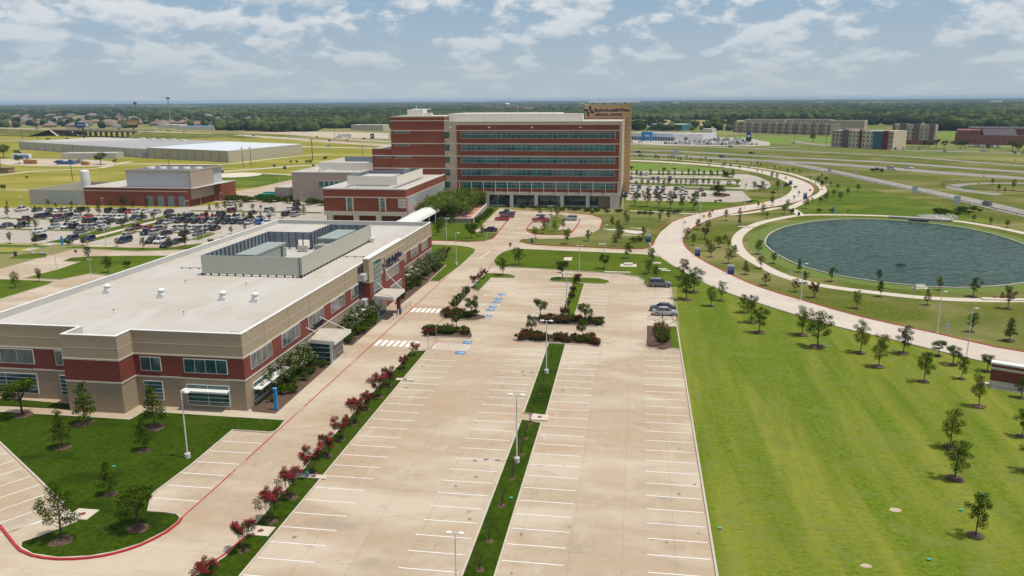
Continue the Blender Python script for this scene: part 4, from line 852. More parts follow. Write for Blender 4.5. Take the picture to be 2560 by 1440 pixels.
# roof screen of the wing
s0=thing('roof_plant_screen','smooth cream screen on legs on top of the brick wing','roof screen',(-82.8,258,WH-.35))
qs=[(-91.1,246.5),(-74.7,245.5),(-74.7,277),(-79,277),(-79,268),(-91.1,268)]
for i in range(6):
    a,b=Vector(qs[i]),Vector(qs[(i+1)%6]); d=(b-a).normalized(); nn=Vector((d.y,-d.x)); mb=MB(); P_=[(c.x+82.8,c.y-258) for c in (a-nn*.06,b-nn*.06,b+nn*.06,a+nn*.06)]
    z0,z1=1.0,3.7
    mb.quad((*P_[3],z0),(*P_[2],z0),(*P_[2],z1),(*P_[3],z1),SCREEN); mb.quad((*P_[0],z0),(*P_[1],z0),(*P_[1],z1),(*P_[0],z1),GALV_SHADE); mb.quad((*P_[0],z1),(*P_[1],z1),(*P_[2],z1),(*P_[3],z1),WHT); mb.build('screen_wall',s0)
    mb=MB(); k=0
    while k<(b-a).length: c=a+d*k; mb.box(c.x+82.8-.07,c.y-258-.07,0,c.x+82.8+.07,c.y-258+.07,1.05,POLE); k+=1.7
    mb.build('leg_row',s0)
mb=MB(); mb.box(-6,-7,0,5,6,2.9,mat('unit_pale',(.52,.50,.45),.6)); o=mb.build('rooftop_air_unit'); o.location=(-83.5,257,WH-.35); tag(o,'pale machine box inside the wing roof screen','air conditioner')
# barrel vaulted walkway
vw=thing('covered_walkway','long white barrel vaulted canopy walkway between clinic and hospital','canopy',(-66.5,240,0))
mb=MB(); VY0,VY1=-46,50; ns=9
for j in range(32):
    ya,yb=VY0+(VY1-VY0)*j/32,VY0+(VY1-VY0)*(j+1)/32
    for k in range(ns):
        t0,t1=math.pi*k/ns,math.pi*(k+1)/ns; P0=(2.9*math.cos(t0),3.6+1.5*math.sin(t0)); P1=(2.9*math.cos(t1),3.6+1.5*math.sin(t1)); mb.quad((P0[0],ya+.12,P0[1]),(P0[0],yb,P0[1]),(P1[0],yb,P1[1]),(P1[0],ya+.12,P1[1]),mat('white_fabric',(.74,.74,.72),.6,.06,1))
mb.build('vault_skin',vw)
mb=MB()
for j in range(33):
    ya=VY0+(VY1-VY0)*j/32
    for k in range(ns):
        t0,t1=math.pi*k/ns,math.pi*(k+1)/ns; P0=(2.94*math.cos(t0),3.6+1.54*math.sin(t0)); P1=(2.94*math.cos(t1),3.6+1.54*math.sin(t1)); mb.quad((P0[0],ya,P0[1]),(P0[0],ya+.12,P0[1]),(P1[0],ya+.12,P1[1]),(P1[0],ya,P1[1]),mat('rib_grey',(.30,.32,.35),.5))
mb.build('rib_row',vw)
mb=MB()
for s_i in (-2.9,2.9): mb.box(s_i-.1,VY0,3.45,s_i+.1,VY1,3.65,WHT)
mb.build('edge_beam',vw)
for j in range(13):
    for s_i in (-2.9,2.9): mb=MB(); mb.box(s_i-.1,VY0+j*8-.1,0,s_i+.1,VY0+j*8+.1,3.45,WHT); mb.build('post',vw)
# plaza terrace
pl=thing('terrace_wall','low cream stone terrace wall round the tree shaded plaza','wall',(-55,255,0)); STN=mat('cream_stone',(.48,.44,.36),.9,.15,3,lines=(.3,.04,.4,(.3,.27,.2)))
pb=PB(pl); pb.box(-63.5,252.6,0,-52,253,1.5,mat('shaded_cream_stone',(.33,.31,.27),.9,.2,3)); pb.prism([(-52.4,252.6),(-52,252.6),(-54.2,290),(-54.6,290)],0,1.5,STN); pb.build('stone_face'); pb=PB(pl); pb.box(-63.6,252.5,1.5,-51.9,253.1,1.62,CREAM); pb.prism([(-52.6,253.1),(-51.9,253.1),(-54.1,290.1),(-54.8,290.1)],1.5,1.62,CREAM); pb.build('coping')  # front stone face is a darker copy of the side: shade in its colour
mb=MB(); mb.sheet([(-63.5,253.2),(-52.7,253.2),(-54.8,290),(-63.5,290)],.9,mat('salmon_paving',(.55,.30,.22),.9,.15,2)); struct('terrace_paving',mb)
tb=None
for i,(x,y) in enumerate(((-60,262),(-57,266),(-60.5,270),(-57.5,275))):
    if not tb:
        tb=thing('patio_table','','table',(x,y,.9),0,'tables on the hospital terrace'); mb=MB(); mb.tube((0,0,.7),(0,0,.76),.7,.7,DKM,12); mb.build('table_top',tb); mb=MB(); mb.tube((0,0,0),(0,0,.7),.06,.06,DKM,6); mb.build('leg',tb); o=tb
    else: o=dup(tb,(x,y,.9),group='tables on the hospital terrace')
    o['label']='dark round patio table, %s from the front terrace wall'%ordw(i+1)
# service wing (tan)
sv=thing('service_building','tan flat roofed service building left of the brick wing','building',(-120,300,0))
def sbox(name,*a,parent=None,o=None): pb=PB(o or sv); pb.box(*a); return pb.build(name,parent)
PINKT=mat('pinkish_tan_panel',(.42,.34,.27),.85,.08,2)
pb=PB(sv); pb.box(-133.5,300,0,-98.3,345,11.5,PINKT); pb.box(-142.3,303,0,-133.52,325,5.3,PINKT); pb.build('wall')
sbox('roof',-133,300.4,11.5,-98.8,344.6,11.56,ROOF); sbox('roof',-142,303.4,5.3,-133.55,324.6,5.35,ROOF)
pb=PB(sv); pb.box(-133.6,299.95,11.5,-98.3,300.3,11.8,WHT); pb.box(-133.6,300.3,11.5,-133.3,345,11.8,WHT); pb.build('coping')
sbox('panel_joint',-133.5,299.97,8.4,-98.3,300,8.5,CREAM); sbox('panel_joint',-133.5,299.97,5.3,-98.3,300,5.4,CREAM)
x0=onY(797,455,300)[0]
for k in range(5): winY(sv,299.98,x0+k*2.15,x0+k*2.15+1.9,6.0,8.3,1,GLT,rows=3)
for i,(a,b) in enumerate(((-123.,-98.4),)):
    o=thing('roof_plant_screen','cream screen with slatted inner side on the tan service building','roof screen',(-111,312,11.56))
    mb=MB(); mb.box(-13.2,-7,.8,12.4,-6.85,3.5,SCREEN); mb.build('screen_wall',o)
    mb=MB(); mb.box(-13.2,-6.84,.8,-13.05,22,3.5,SCREEN); mb.build('screen_wall',o)
    mb=MB(); mb.box(-13,22,.8,12.4,22.1,3.9,GALV_SHADE); mb.build('screen_wall',o)
    mb=MB(); mb.box(6,16,0,12.3,21.9,5.2,mat('unit_pale',(.5,.5,.5))); mb.build('louvre_housing',o)
    mb=MB(); mb.box(-9,0,0,2,10,2.6,mat('unit_pale',(.5,.5,.5))); mb.build('machine_box',o)
    mb=MB(); [mb.box(-13+k*1.7,-7,0,-12.85+k*1.7,-6.85,.8,POLE) for k in range(15)]; mb.build('leg_row',o)
# plant building (brick with tall penthouse)
pt=thing('plant_building','low dark brick plant building with tall pale penthouse behind the staff car park','building',(-188,281.5,0))
def tbox(name,*a,parent=None): pb=PB(pt); pb.box(*a); return pb.build(name,parent)
pb=PB(pt); pb.box(-209.7,281.5,0,-167,300,6.9,BRICKH); pb.box(-209.7,300.01,0,-163.5,312,6.9,BRICKH); pb.build('wall')
pb=PB(pt); pb.box(-209.8,281.4,6.9,-166.9,281.8,7.15,WHT); pb.box(-209.8,281.8,6.9,-209.4,312,7.15,WHT); pb.box(-163.8,300,6.9,-163.4,312,7.15,WHT); pb.build('coping')
tbox('roof',-209.4,281.8,6.9,-164,311.8,6.95,ROOF); tbox('cream_band',-209.7,281.42,5.6,-166.95,281.5,5.85,CREAM)
PX0=onY(317,460,284)[0]
pb=PB(pt); pb.box(PX0,284,6.96,-167.01,308,13.0,mat('pale_blue_grey_panel',(.50,.52,.54),.6,.06,.6)); pb.box(-167.0,283.2,2.6,-166.2,299.9,13.0,PINKT); pb.build('penthouse_wall')
pb=PB(pt); pb.box(PX0-.1,283.1,13.0,-166.1,283.5,13.5,PINKT); pb.box(-166.6,283.5,13,-166.1,308,13.5,PINKT); pb.box(PX0-.1,283.5,13,PX0+.3,308,13.5,PINKT); pb.box(PX0+.3,307.6,13,-166.6,308,13.5,PINKT); pb.build('penthouse_parapet')
tbox('penthouse_roof',PX0+.3,283.5,13.0,-166.6,307.6,13.05,mat('dark_fan_deck',(.16,.17,.18),.7,.3,1))
for i in range(5):
    pb=PB(pt); pb.tube((-190+i*5,296,13.05),(-190+i*5,296,13.7),1.5,1.4,WHT,14); pb.build('roof_fan')
for k,x in enumerate((367,394,419,446)):
    xx=onY(x,500,281.4)[0]; pb=PB(pt); pb.box(xx,281.42,0.02,xx+2.6,281.5,4.0,mat('grey_door_steel',(.20,.23,.27),.5,.08,2)); d_=pb.build('door'); pb=PB(pt); pb.box(xx-.2,281.38,0.02,xx-.01,281.5,4.2,DKM); pb.build('door_frame',d_)
# service yard walls
yd=thing('yard_wall','tall pale block wall round the service yard left of the brick plant','wall',(-220,281.5,0)); BLK=mat('pale_block',(.44,.41,.36),.9,.1,2,lines=(.4,.04,.3,(.3,.28,.24)))
pb=PB(yd); pb.box(-233.3,281.5,0,-209.9,281.9,5.9,BLK); pb.box(-233.3,281.9,0,-232.9,312,5.9,BLK); pb.box(-232.9,311.6,0,-209.9,312,5.9,BLK); pb.build('block_wall')
for x in (126,153,179):
    xx=onY(x,500,281.4)[0]; pb=PB(yd); pb.box(xx,281.42,.9,xx+2.5,281.5,4.6,mat('pale_blue_door',(.33,.38,.44),.6)); pb.build('gate_panel')
tk=thing('storage_tank','tall white cylindrical tank standing in the service yard','tank',(-222,290,0))
tx,tzt=onY(211,425,292); tk.location=(tx,292,0)
mb=MB(); mb.tube((0,0,.6),(0,0,tzt-.4),1.7,1.7,WHT,20); mb.tube((0,0,tzt-.4),(0,0,tzt),1.7,1.0,WHT,20); mb.build('vessel',tk); mb=MB(); [mb.box(a-.1,b-.1,0,a+.1,b+.1,.6,DKM) for a in (-1,1) for b in (-1,1)]; mb.build('leg_row',tk)
# ================================================================= WAREHOUSE
wh=thing('warehouse','huge cream metal warehouse with pale low roof beyond the field','warehouse',(-263.4,496.4,0))
c0,c1,c2=G(572,406),G(757,385),G(370,395.5); c3=(c2[0]+c1[0]-c0[0],c2[1]+c1[1]-c0[1]); CRM=mat('cream_cladding',(.44,.40,.30),.7,.06,.4); GRW=mat('grey_white_cladding',(.48,.46,.41),.7,.06,.4)
pb=PB(wh); pb.prism([c0,c1,c3,c2],0,7.4,CRM,mat('silver_roof',(.62,.66,.70),.5,.05,.05)); pb.build('new_hall')
fl=G(50,373); d_=Vector(c2)-Vector(fl); b2=Vector(c3)-Vector(c2)
q0,q1=Vector(fl),Vector(c2); pb=PB(wh); nb=b2*1.25
pb.prism([tuple(q0),tuple(q1),tuple(q1+nb),tuple(q0+nb*.8)],0,6.4,GRW,mat('grey_roof',(.36,.36,.36),.7,.15,.02)); pb.build('old_hall')
pb=PB(wh); a,b=q0+nb*.05,q0+d_*.5+nb*.75; pb.prism([tuple(q0+d_*.02+nb*.1),tuple(q0+d_*.25+nb*.15),tuple(q0+d_*.5+nb*.75),tuple(q0+nb*.75+d_*.02)],6.42,6.5,ROOF); pb.build('white_roof_area')
e=G(317,392); f_=G(155,393.0); pb=PB(wh); dd=(Vector(e)-Vector(f_)); nn=Vector((-dd.y,dd.x)).normalized()*12; g0=Vector(G(153,397.5)); g1=g0+dd*.82; pb.prism([tuple(g0),tuple(g1),tuple(g1+nn),tuple(g0+nn)],0,4.0,GRW,ROOF); pb.build('lean_to')
pb=PB(wh)
for k in range(1,22):
    t=k/22; p=q0+(Vector(c0)-q0)*t+Vector((0,-.05)); 
    dq=(Vector(c0)-Vector(c2)).normalized() if p.x>c2[0] else d_.normalized()
p_=Vector(c2)
for k in range(10): p=Vector(c2)+(Vector(c0)-Vector(c2))*k/10; pb.box(p.x-.15,p.y-.15,.1,p.x+.15,p.y+.15,7.3,mat('downpipe',(.25,.23,.19),.8))
for k in range(13): p=q0+d_*k/13; pb.box(p.x-.15,p.y-.15,.1,p.x+.15,p.y+.15,6.3,mat('downpipe',(.25,.23,.19)))
pb.build('downpipe_row'); pb=PB(wh); p=Vector(G(363,395.5)); pb.box(p.x-2,p.y-.4,0,p.x+2.,p.y+.3,4,GALV_SHADE); pb.build('roller_door')
for k in range(5): pb=PB(wh); p=q0+d_*(.38+.08*k)+nb*.8; pb.box(p.x-2,p.y-2,6.41,p.x+2,p.y+2,7.6,WHT); pb.build('roof_unit')
# ================================================================= FAR BUILDINGS
def winrow(pb,a,b,z0,z1,n,m,fr=.5,off=.06):
    a,b=Vector(a),Vector(b); d=(b-a); nn=Vector((d.y,-d.x)).normalized()*off
    for k in range(n):
        p=a+d*((k+.5-fr/2)/n)+nn; q=a+d*((k+.5+fr/2)/n)+nn
        pb.quad((p.x,p.y,z0),(q.x,q.y,z0),(q.x,q.y,z1),(p.x,p.y,z1),m)
def fbuild(name,label,cat,a,b,depth,h,mw,mr,win=None,extra=None,group=None,par=True):
    a,b=Vector(a),Vector(b); d=(b-a).normalized(); n2=Vector((-d.y,d.x))*depth
    o=thing(name,label,cat,(a.x,a.y,0),0,group); pb=PB(o); pb.prism([tuple(a),tuple(b),tuple(b+n2),tuple(a+n2)],0,h,mw,mr); pb.build('wall')
    if par:
        pb=PB(o); 
        for p,q in ((a,b),(b,b+n2),(b+n2,a+n2),(a+n2,a)):
            dd=(q-p).normalized(); m2=Vector((-dd.y,dd.x))*.4; pb.prism([tuple(p),tuple(q),tuple(q+m2),tuple(p+m2)],h+.01,h+.7,mw)
        pb.build('parapet')
    if win:
        for (z0,z1,n,fr,m) in win:
            pb=PB(o); winrow(pb,a,b,z0,z1,n,m,fr); winrow(pb,b,b+n2,z0,z1,max(1,int(n*depth/(b-a).length)),m,fr); pb.build('window_row')
    return o,a,b,n2
STU=mat('beige_stucco',(.50,.42,.32),.85,.06,.2); STU2=mat('cream_stucco',(.60,.52,.36),.85,.05,.2); BRN=mat('brown_brick_far',(.22,.10,.07),.85); REDP=mat('dark_red_panel',(.16,.02,.025),.7); BLP=mat('slate_blue_panel',(.05,.12,.16),.6); GRT=mat('grey_stone_far',(.28,.25,.21),.85,.15,.3)
TRU=mat('taupe_stucco',(.42,.36,.30),.85)
# apartments: several blocks
for i,(xa,xb,y,ty) in enumerate(((1832,1910,331,306),(1914,1985,333.5,306),(1988,2075,336,308))):
    a,b=G(xa,y),G(xb,y+2.5); h=11.5
    o,a,b,n2=fbuild('apartment_block',['leftmost grey and tan three storey apartment block beyond the dealership','middle grey and tan three storey apartment block beyond the green meadow','rightmost grey and tan apartment block, just left of the hotels'][i],'apartment building',a,b,24,h,GRT,mat('pale_flat_roof',(.55,.52,.48),.8,.15,.1),[(1.2,2.6,9,.28,DARK),(4.8,6.3,9,.28,DARK),(8.4,9.9,9,.28,DARK)],group='apartment blocks')
    d=(b-a)/4
    for k in range(4):
        p=a+d*(k+.35); q=a+d*(k+.7); nn=Vector((d.y,-d.x)).normalized()*1.2; pb=PB(o); pb.prism([tuple(p+nn),tuple(q+nn),tuple(q),tuple(p)],0,h+1.0,STU,STU); pb.build('bay'); pb=PB(o); winrow(pb,p+nn,q+nn,5,6.8,2,DARK,.45); winrow(pb,p+nn,q+nn,8.6,10.2,2,DARK,.45); winrow(pb,p+nn,q+nn,1.2,3,2,DARK,.45); pb.build('window_row')
for i,(xa,xb,y) in enumerate(((1860,1960,320),(1965,2075,320),(2075,2160,324))):
    a,b=G(xa,y),G(xb,y+1); fbuild('apartment_block',['rear left pale roofed apartment block behind the front row','rear middle pale roofed apartment block behind the front row','rear right pale roofed apartment block behind the cream hotel'][i],'apartment building',a,b,30,10.5,STU,mat('pale_flat_roof',(.55,.52,.48)),[(4.8,6.3,12,.3,DARK),(8.0,9.5,12,.3,DARK)],group='apartment blocks')
# hotels
a,b=G(2077,367),G(2200,373); A_,B_=Vector(a),Vector(b); D_=B_-A_
o=thing('hotel_building','four storey cream hotel with dark red and slate blue panels','hotel',(a[0],a[1],0)); nn=Vector((-D_.y,D_.x)).normalized()
segs=[(0,.24,STU2,13.2,0),(.24,.36,BRN,14.2,1.2),(.36,.58,STU2,13.4,.3),(.58,.63,REDP,14,1.0),(.63,.87,STU2,13.4,.3),(.87,1.05,BLP,13.6,1.5),(1.05,1.14,REDP,14.0,1.2),(1.14,1.24,STU2,14.0,.6)]
for s0_,s1_,m,h,of in segs:
    pb=PB(o); p,q=A_+D_*s0_-nn*of,A_+D_*s1_-nn*of; pb.prism([tuple(p),tuple(q),tuple(q+nn*18),tuple(p+nn*18)],0,h,m,ROOF); pb.build('wall_bay')
    if m is STU2 or m is BRN:
        for z in (1.5,5.0,8.2,11.2): 
            pb=PB(o); winrow(pb,p,q,z,z+1.6,3 if m is STU2 else 1,BLP,.4); pb.build('window_row')
    if s0_ in (0,1.14):
        pb=PB(o)
        for z in np.arange(1,13,1.1): winrow(pb,p,q,z,z+.25,1,REDP,1,.09)
        pb.build('red_stripe_row')
a,b=G(2228,360),G(2330,362.5)
a=onY(0,0,1) if 0 else a
o,a,b,n2=fbuild('hotel_building','five storey grey and cream hotel right of the red panelled hotel','hotel',a,b,20,15.5,mat('cream_grey_stucco',(.46,.41,.34),.85),ROOF,[(1.5,3.2,9,.3,DARK),(5.2,7,9,.22,DARK),(8.2,10,9,.22,DARK),(11.2,13,9,.22,DARK)])
D_=b-a; nn=Vector((-D_.y,D_.x)).normalized()
for t0,t1 in ((.18,.34),(.52,.66),(.9,1.02),(0,.05)):
    pb=PB(o); p,q=a+D_*t0-nn*.9,a+D_*t1-nn*.9; pb.prism([tuple(p),tuple(q),tuple(q+nn*8),tuple(p+nn*8)],0,17.2,mat('dark_taupe',(.16,.13,.11),.85),DKM); pb.build('tower_bay')
pb=PB(o); p,q=a-nn*1.2,b-nn*1.2; pb.prism([tuple(p),tuple(q),tuple(q+nn*1.1),tuple(p+nn*1.1)],0,3.6,BRN,BRN); pb.build('brick_base')
# red brick church-like arena on the far right
a,b=G(2392,361),G(2700,366)
o,a,b,n2=fbuild('assembly_hall','wide rose brick hall with dark pitched roofs at the right edge','hall',a,b,60,7.0,mat('rose_brick',(.27,.115,.085),.85,.1,.3),mat('dark_roof',(.07,.06,.065),.8),[(1.5,4.5,24,.35,GLB)])
D_=b-a; nn=Vector((-D_.y,D_.x)).normalized(); pb=PB(o); pb.prism([tuple(a+D_*.0+nn*8),tuple(a+D_*.2+nn*8),tuple(a+D_*.2+nn*40),tuple(a+nn*40)],0,11.5,mat('rose_brick',(.2,.1,.1)),mat('rose_brick',(.2,.1,.1))); pb.build('block')
pb=PB(o); pb.prism([tuple(a+D_*.12+nn*30),tuple(a+D_*1+nn*30),tuple(a+D_*1+nn*80),tuple(a+D_*.12+nn*80)],0,12.5,mat('rose_brick',(.2,.1,.1)),mat('dark_roof',(.07,.06,.065))); pb.build('main_hall')
p0_,p1_=a+D_*.22+nn*2,a+D_*.5+nn*2; pb=PB(o); m_=(p0_+p1_)/2; pb.v+=[(p0_.x,p0_.y,7.8),(p1_.x,p1_.y,7.8),(p1_.x+nn.x*28,p1_.y+nn.y*28,12),(p0_.x+nn.x*28,p0_.y+nn.y*28,12)]; pb.f.append((0,1,2,3)); pb.m.append(pb.mi(mat('dark_roof',(.07,.06,.065)))); pb.build('pitched_roof')
# dealership
a,b=G(1578,350),G(1683,353); o,a,b,n2=fbuild('car_dealership','white showroom with a square blue entrance arch beside rows of cars','car dealership',a,b,38,6.2,mat('dealer_white',(.62,.64,.66),.6),ROOF,[(.4,3.6,16,.8,BLP)])
D_=b-a; nn=Vector((-D_.y,D_.x)).normalized()
p=Vector(G(1607,352)); q=Vector(G(1632,352.8)); d=(q-p).normalized(); hh=hgt(1612,352,329)
pb=PB(o)
for s_,e_s in ((p,p+d*1.8),(q-d*1.8,q)): pb.prism([tuple(s_-nn*3),tuple(e_s-nn*3),tuple(e_s),tuple(s_)],0,hh,BRBL)
pb.prism([tuple(p+d*1.81-nn*3),tuple(q-d*1.81-nn*3),tuple(q-d*1.81),tuple(p+d*1.81)],hh-2.6,hh,BRBL); pb.build('entrance_arch')
p=Vector(G(1686,353)); q=Vector(G(1757,352.5)); pb=PB(o); pb.prism([tuple(p),tuple(q),tuple(q+nn*30),tuple(p+nn*30)],0,6.5,mat('dealer_white',(.6,.6,.6)),ROOF); pb.build('service_hall')
p=Vector(G(1632,351)); q=Vector(G(1686,352.5)); pb=PB(o); pb.prism([tuple(p-nn*2),tuple(q-nn*1),tuple(q),tuple(p)],3.4,7.0,mat('dealer_grey',(.38,.43,.48),.5)); pb.build('fascia')
a,b=G(1625,325),G(1705,326.5); o,a,b,n2=fbuild('shed','wide shed with blue walls and shallow pale roof among trees behind the showroom','shed',a,b,26,7.5,mat('blue_shed',(.05,.16,.24),.6),mat('pale_shed_roof',(.62,.62,.58),.6),par=False)
# blue pylon sign
def pole_sign(x,y,ty,label,w_,h_,m1,m2,name='pylon_sign'):
    X,Y=G(x,y); h=hgt(x,y,ty); o=thing(name,label,'sign',(X,Y,0)); mb=MB(); mb.tube((0,0,0),(0,0,h-h_),.3,.3,DKM,8); mb.build('pole',o); mb=MB(); mb.box(-w_/2,-.4,h-h_,w_/2,.4,h,m1); p=mb.build('sign_board',o)
    mb=MB(); mb.box(-w_*.3,-.42,h-h_*.6,w_*.3,-.4,h-h_*.35,m2); mb.build('lettering_band',p)
pole_sign(1871,352,331,'tall blue pylon sign beside the dealership cars',4,7,BLUE,WHT)
pole_sign(931,347,334,'small blue roadside sign on the gravel lot left of the hospital',4,5,BLUE,WHT)
# billboards
for i,(x,y,ty,bw,bh,ma,mb_) in enumerate(((211,350,306,14.5,5,mat('billboard_blue',(.015,.06,.22),.5),WHT),(334,325,300.5,17,7,mat('billboard_tan',(.42,.22,.09),.6,.3,.2),mat('billboard_cream',(.5,.4,.25),.6)))):
    X,Y=G(x,y); h=hgt(x,y,ty); o=thing('billboard',['dark blue billboard with a white end panel, right in front of the overpass','tan and orange billboard standing beyond the highway'][i],'billboard',(X,Y,0),math.radians(8))
    mb=MB(); mb.tube((0,0,0),(0,0,h-bh*.9),.9,.8,WOOD,10); mb.build('pole',o); mb=MB(); mb.box(-bw/2,-.5,h-bh,bw/2,.5,h,ma); p=mb.build('panel',o); mb=MB()
    if i==0: mb.box(bw*.24,-.55,h-bh+.8,bw/2-.4,-.5,h-.8,mb_); mb.box(-bw*.4,-.55,h-bh*.62,bw*.16,-.5,h-bh*.42,mat('pale_blue_print',(.3,.42,.6),.5))
    else: mb.box(-bw*.4,-.55,h-bh*.75,bw*.3,-.5,h-bh*.45,mb_)
    mb.build('print',p)
# far small buildings and houses
PALE=mat('pale_metal_shed',(.62,.60,.55),.6)
for i,(xa,xb,y,h,dep,mw,mr,lb) in enumerate(((878,938,325,7,20,mat('buff_shed',(.46,.43,.34),.7),mat('white_shed_roof',(.68,.67,.63),.6),'buff metal shed with a white roof left of the hospital top'),(903,958,327,8,16,mat('buff_shed',(.4,.4,.3)),PALE,'taller buff shed in front of the other buff shed'),
   (825,880,310,4,30,PALE,PALE,'long low white roofed store left of the buff sheds'),(880,962,305,5,30,PALE,mat('tan_roof_far',(.42,.34,.27),.8),'long low tan roofed store behind the buff sheds'),(770,800,308,4,18,PALE,PALE,'small white roofed house among trees'),(442,535,324,5,20,PALE,mat('blue_roof_far',(.10,.32,.60),.6),'low building with a bright blue roof near the highway'),
   (395,450,320,5,16,PALE,PALE,'low white building left of the blue roof'),(280,308,320,5,10,PALE,PALE,'small white roofed hut beside the tan billboard'),(1130,1200,277,9,40,mat('far_brick',(.25,.17,.14),.9),mat('far_roof',(.35,.30,.27),.9),'far pale campus block above the hospital roof'),(1190,1310,280,16,60,mat('far_brick',(.22,.15,.14),.9),mat('far_roof',(.3,.3,.3)),'large far brown campus block left of the water tower'),
   (2328,2352,289,5,20,PALE,PALE,'small far white barn on the right among trees'),(2360,2375,288,5,20,PALE,mat('far_red_roof',(.3,.12,.09),.8),'small far red roofed barn on the right among trees'),(1755,1780,333,5,12,PALE,PALE,'white shed in the yard behind the dealership'))):
    a,b=G(xa,y),G(xb,y+.5); fbuild('distant_building' if 'far' in lb else 'shed_building',lb,'building',a,b,dep,h,mw,mr,par=False)
# houses with hip roofs
def hip(o,w_,d_,h,rh,mw,mr):
    mb=MB(); mb.box(-w_/2,-d_/2,0,w_/2,d_/2,h,mw); mb.build('wall',o); mb=MB(); e=1.0; i=0
    A=[(-w_/2-e,-d_/2-e,h),(w_/2+e,-d_/2-e,h),(w_/2+e,d_/2+e,h),(-w_/2-e,d_/2+e,h),(-w_/2+d_*.45,0,h+rh),(w_/2-d_*.45,0,h+rh)]
    mb.v+=A
    for f in ((0,1,5,4),(2,3,4,5),(1,2,5),(3,0,4),(0,3,2,1)): mb.f.append(f); mb.m.append(mb.mi(mr))
    mb.build('roof',o)
RFM=[mat('house_roof_taupe',(.24,.17,.135),.9,.15,.3),mat('house_roof_brown',(.19,.135,.11),.9,.15,.3),mat('house_roof_grey',(.22,.19,.18),.9,.15,.3)]
hp=[]
for i in range(3):
    o=thing('house','','house',(0,0,0)); hip(o,20+i*4,14,3.2,4.6,mat('house_wall',(.36,.27,.21),.9),RFM[i]); hp.append(o)
used=set(); hs=[]
for k in range(150):
    x=R_.uniform(-60,335) if k<105 else R_.uniform(330,700); y=R_.uniform(289,319) if k<105 else R_.uniform(300,316)
    hs.append((x,y))
for x,y in ((485,292),(520,293),(560,291),(690,291),(740,290),(775,289),(1430,290),(1680,278),(1650,277),(1690,276),(620,284),(380,290)): hs.append((x,y))
hs.sort(); pl_=[]
cnt=0
for k,(x,y) in enumerate(hs):
    X,Y=G(x,y)
    if any((X-a)**2+(Y-b)**2<27**2 for a,b in pl_): continue
    pl_.append((X,Y)); i=R_.randrange(3); rz=R_.uniform(-.5,.5)+R_.choice((0,1.57)); cnt+=1
    lb='brown roofed house among trees beyond the highway, %s from the left'%ordw(cnt)
    if i not in used: used.add(i); o=hp[i]; o.location=(X,Y,0); o.rotation_euler=(0,0,rz); o['label']=lb; o['group']='houses beyond the highway'
    else: dup(hp[i],(X,Y,0),rz,label=lb,group='houses beyond the highway')
for i in range(3):
    if i not in used: hp[i].location=(*G(100+40*i,300),0); hp[i]['label']='small house number by highway'
# masts, water tower, church, utility poles
X,Y=G(427,321); h=hgt(427,321,243); o=thing('radio_mast','tall grey lattice radio mast rising above the horizon','mast',(X,Y,0))
mb=MB()
for k in range(3):
    t=k*2.094; mb.tube((1.3*math.cos(t),1.3*math.sin(t),0),(.7*math.cos(t),.7*math.sin(t),h),.22,.18,DKM,4)
mb.tube((0,0,0),(0,0,h),.35,.3,POLE,5); mb.build('lattice',o); mb=MB(); mb.box(-2.4,-1.,h-2.5,2.4,1.,h-.3,DKM); mb.build('antenna_array',o)
X,Y=G(341,293); h=hgt(341,293,254); o=thing('radio_mast','thinner far radio mast left of the tall lattice mast','mast',(X,Y,0)); mb=MB(); mb.tube((0,0,0),(0,0,h),1.2,.8,DKM,5); mb.build('shaft',o); mb=MB(); mb.box(-3.5,-2,h-7,3.5,2,h-1,DKM); mb.build('antenna_array',o)
X,Y=G(1269,276); h=hgt(1269,276,258.5); o=thing('water_tower','far pale water tower just above the hospital roof','water tower',(X,Y,0)); mb=MB()
r=9; mb.tube((0,0,h-10),(0,0,h-5),r*.6,r,WHT,16); mb.tube((0,0,h-5),(0,0,h-2),r,r,mat('tower_blue_stripe',(.3,.42,.5),.6),16); mb.tube((0,0,h-2),(0,0,h+1),r,r*.5,WHT,16); mb.build('tank',o); mb=MB(); [mb.tube((r*.7*math.cos(t),r*.7*math.sin(t),0),(r*.6*math.cos(t),r*.6*math.sin(t),h-8),.6,.6,WHT,5) for t in np.linspace(0,6.28,7)[:-1]]; mb.build('legs',o)
X,Y=G(1045,284); o=thing('church_building','far white church with a slim steeple just left of the hospital roof','church',(X,Y,0)); hp2=hgt(1045,284,262)
mb=MB(); mb.box(-14,-10,0,38,10,7,WHT); mb.build('nave',o); mb=MB(); mb.v+=[(-15,-11,7),(39,-11,7),(39,11,7),(-15,11,7),(-15,0,14),(39,0,14)]
for f in ((0,1,5,4),(2,3,4,5),(1,2,5),(3,0,4)): mb.f.append(f); mb.m.append(mb.mi(mat('church_roof',(.5,.5,.5),.7)))
mb.build('roof',o); mb=MB(); mb.box(-8,-3,7,-2,3,hp2*.55,WHT); mb.tube((-5,0,hp2*.55),(-5,0,hp2),2,.1,WHT,8); mb.build('steeple',o)
up=[(422.6,421.5,383,'between the warehouse lane and the brick plant'),(181.4,450,396.5,'alone in the field left of the white tank'),(608,418,368,'left one of the pair before the warehouse corner'),(628,416.5,367,'right one of the pair before the warehouse corner'),(781.7,401,346,'right of the warehouse'),(5,435,391,'at the left edge of the field'),(57.8,356,326,'on the grass slope at the far left'),(95,354,329,'beside the leftmost slope pole'),(117,352,327,'just left of the blue billboard'),(836.4,347.6,317,'on the gravel lot edge'),(576,341,322,'by the tan highway verge'),(2065,365,338,'left of the cream hotel'),(1986,353,332,'on the green meadow edge'),(1890,347,332,'left end of the green meadow'),(1640,335,322,'by the blue shed'),(908,402,365,'left of the hospital brick block')]
U0=None
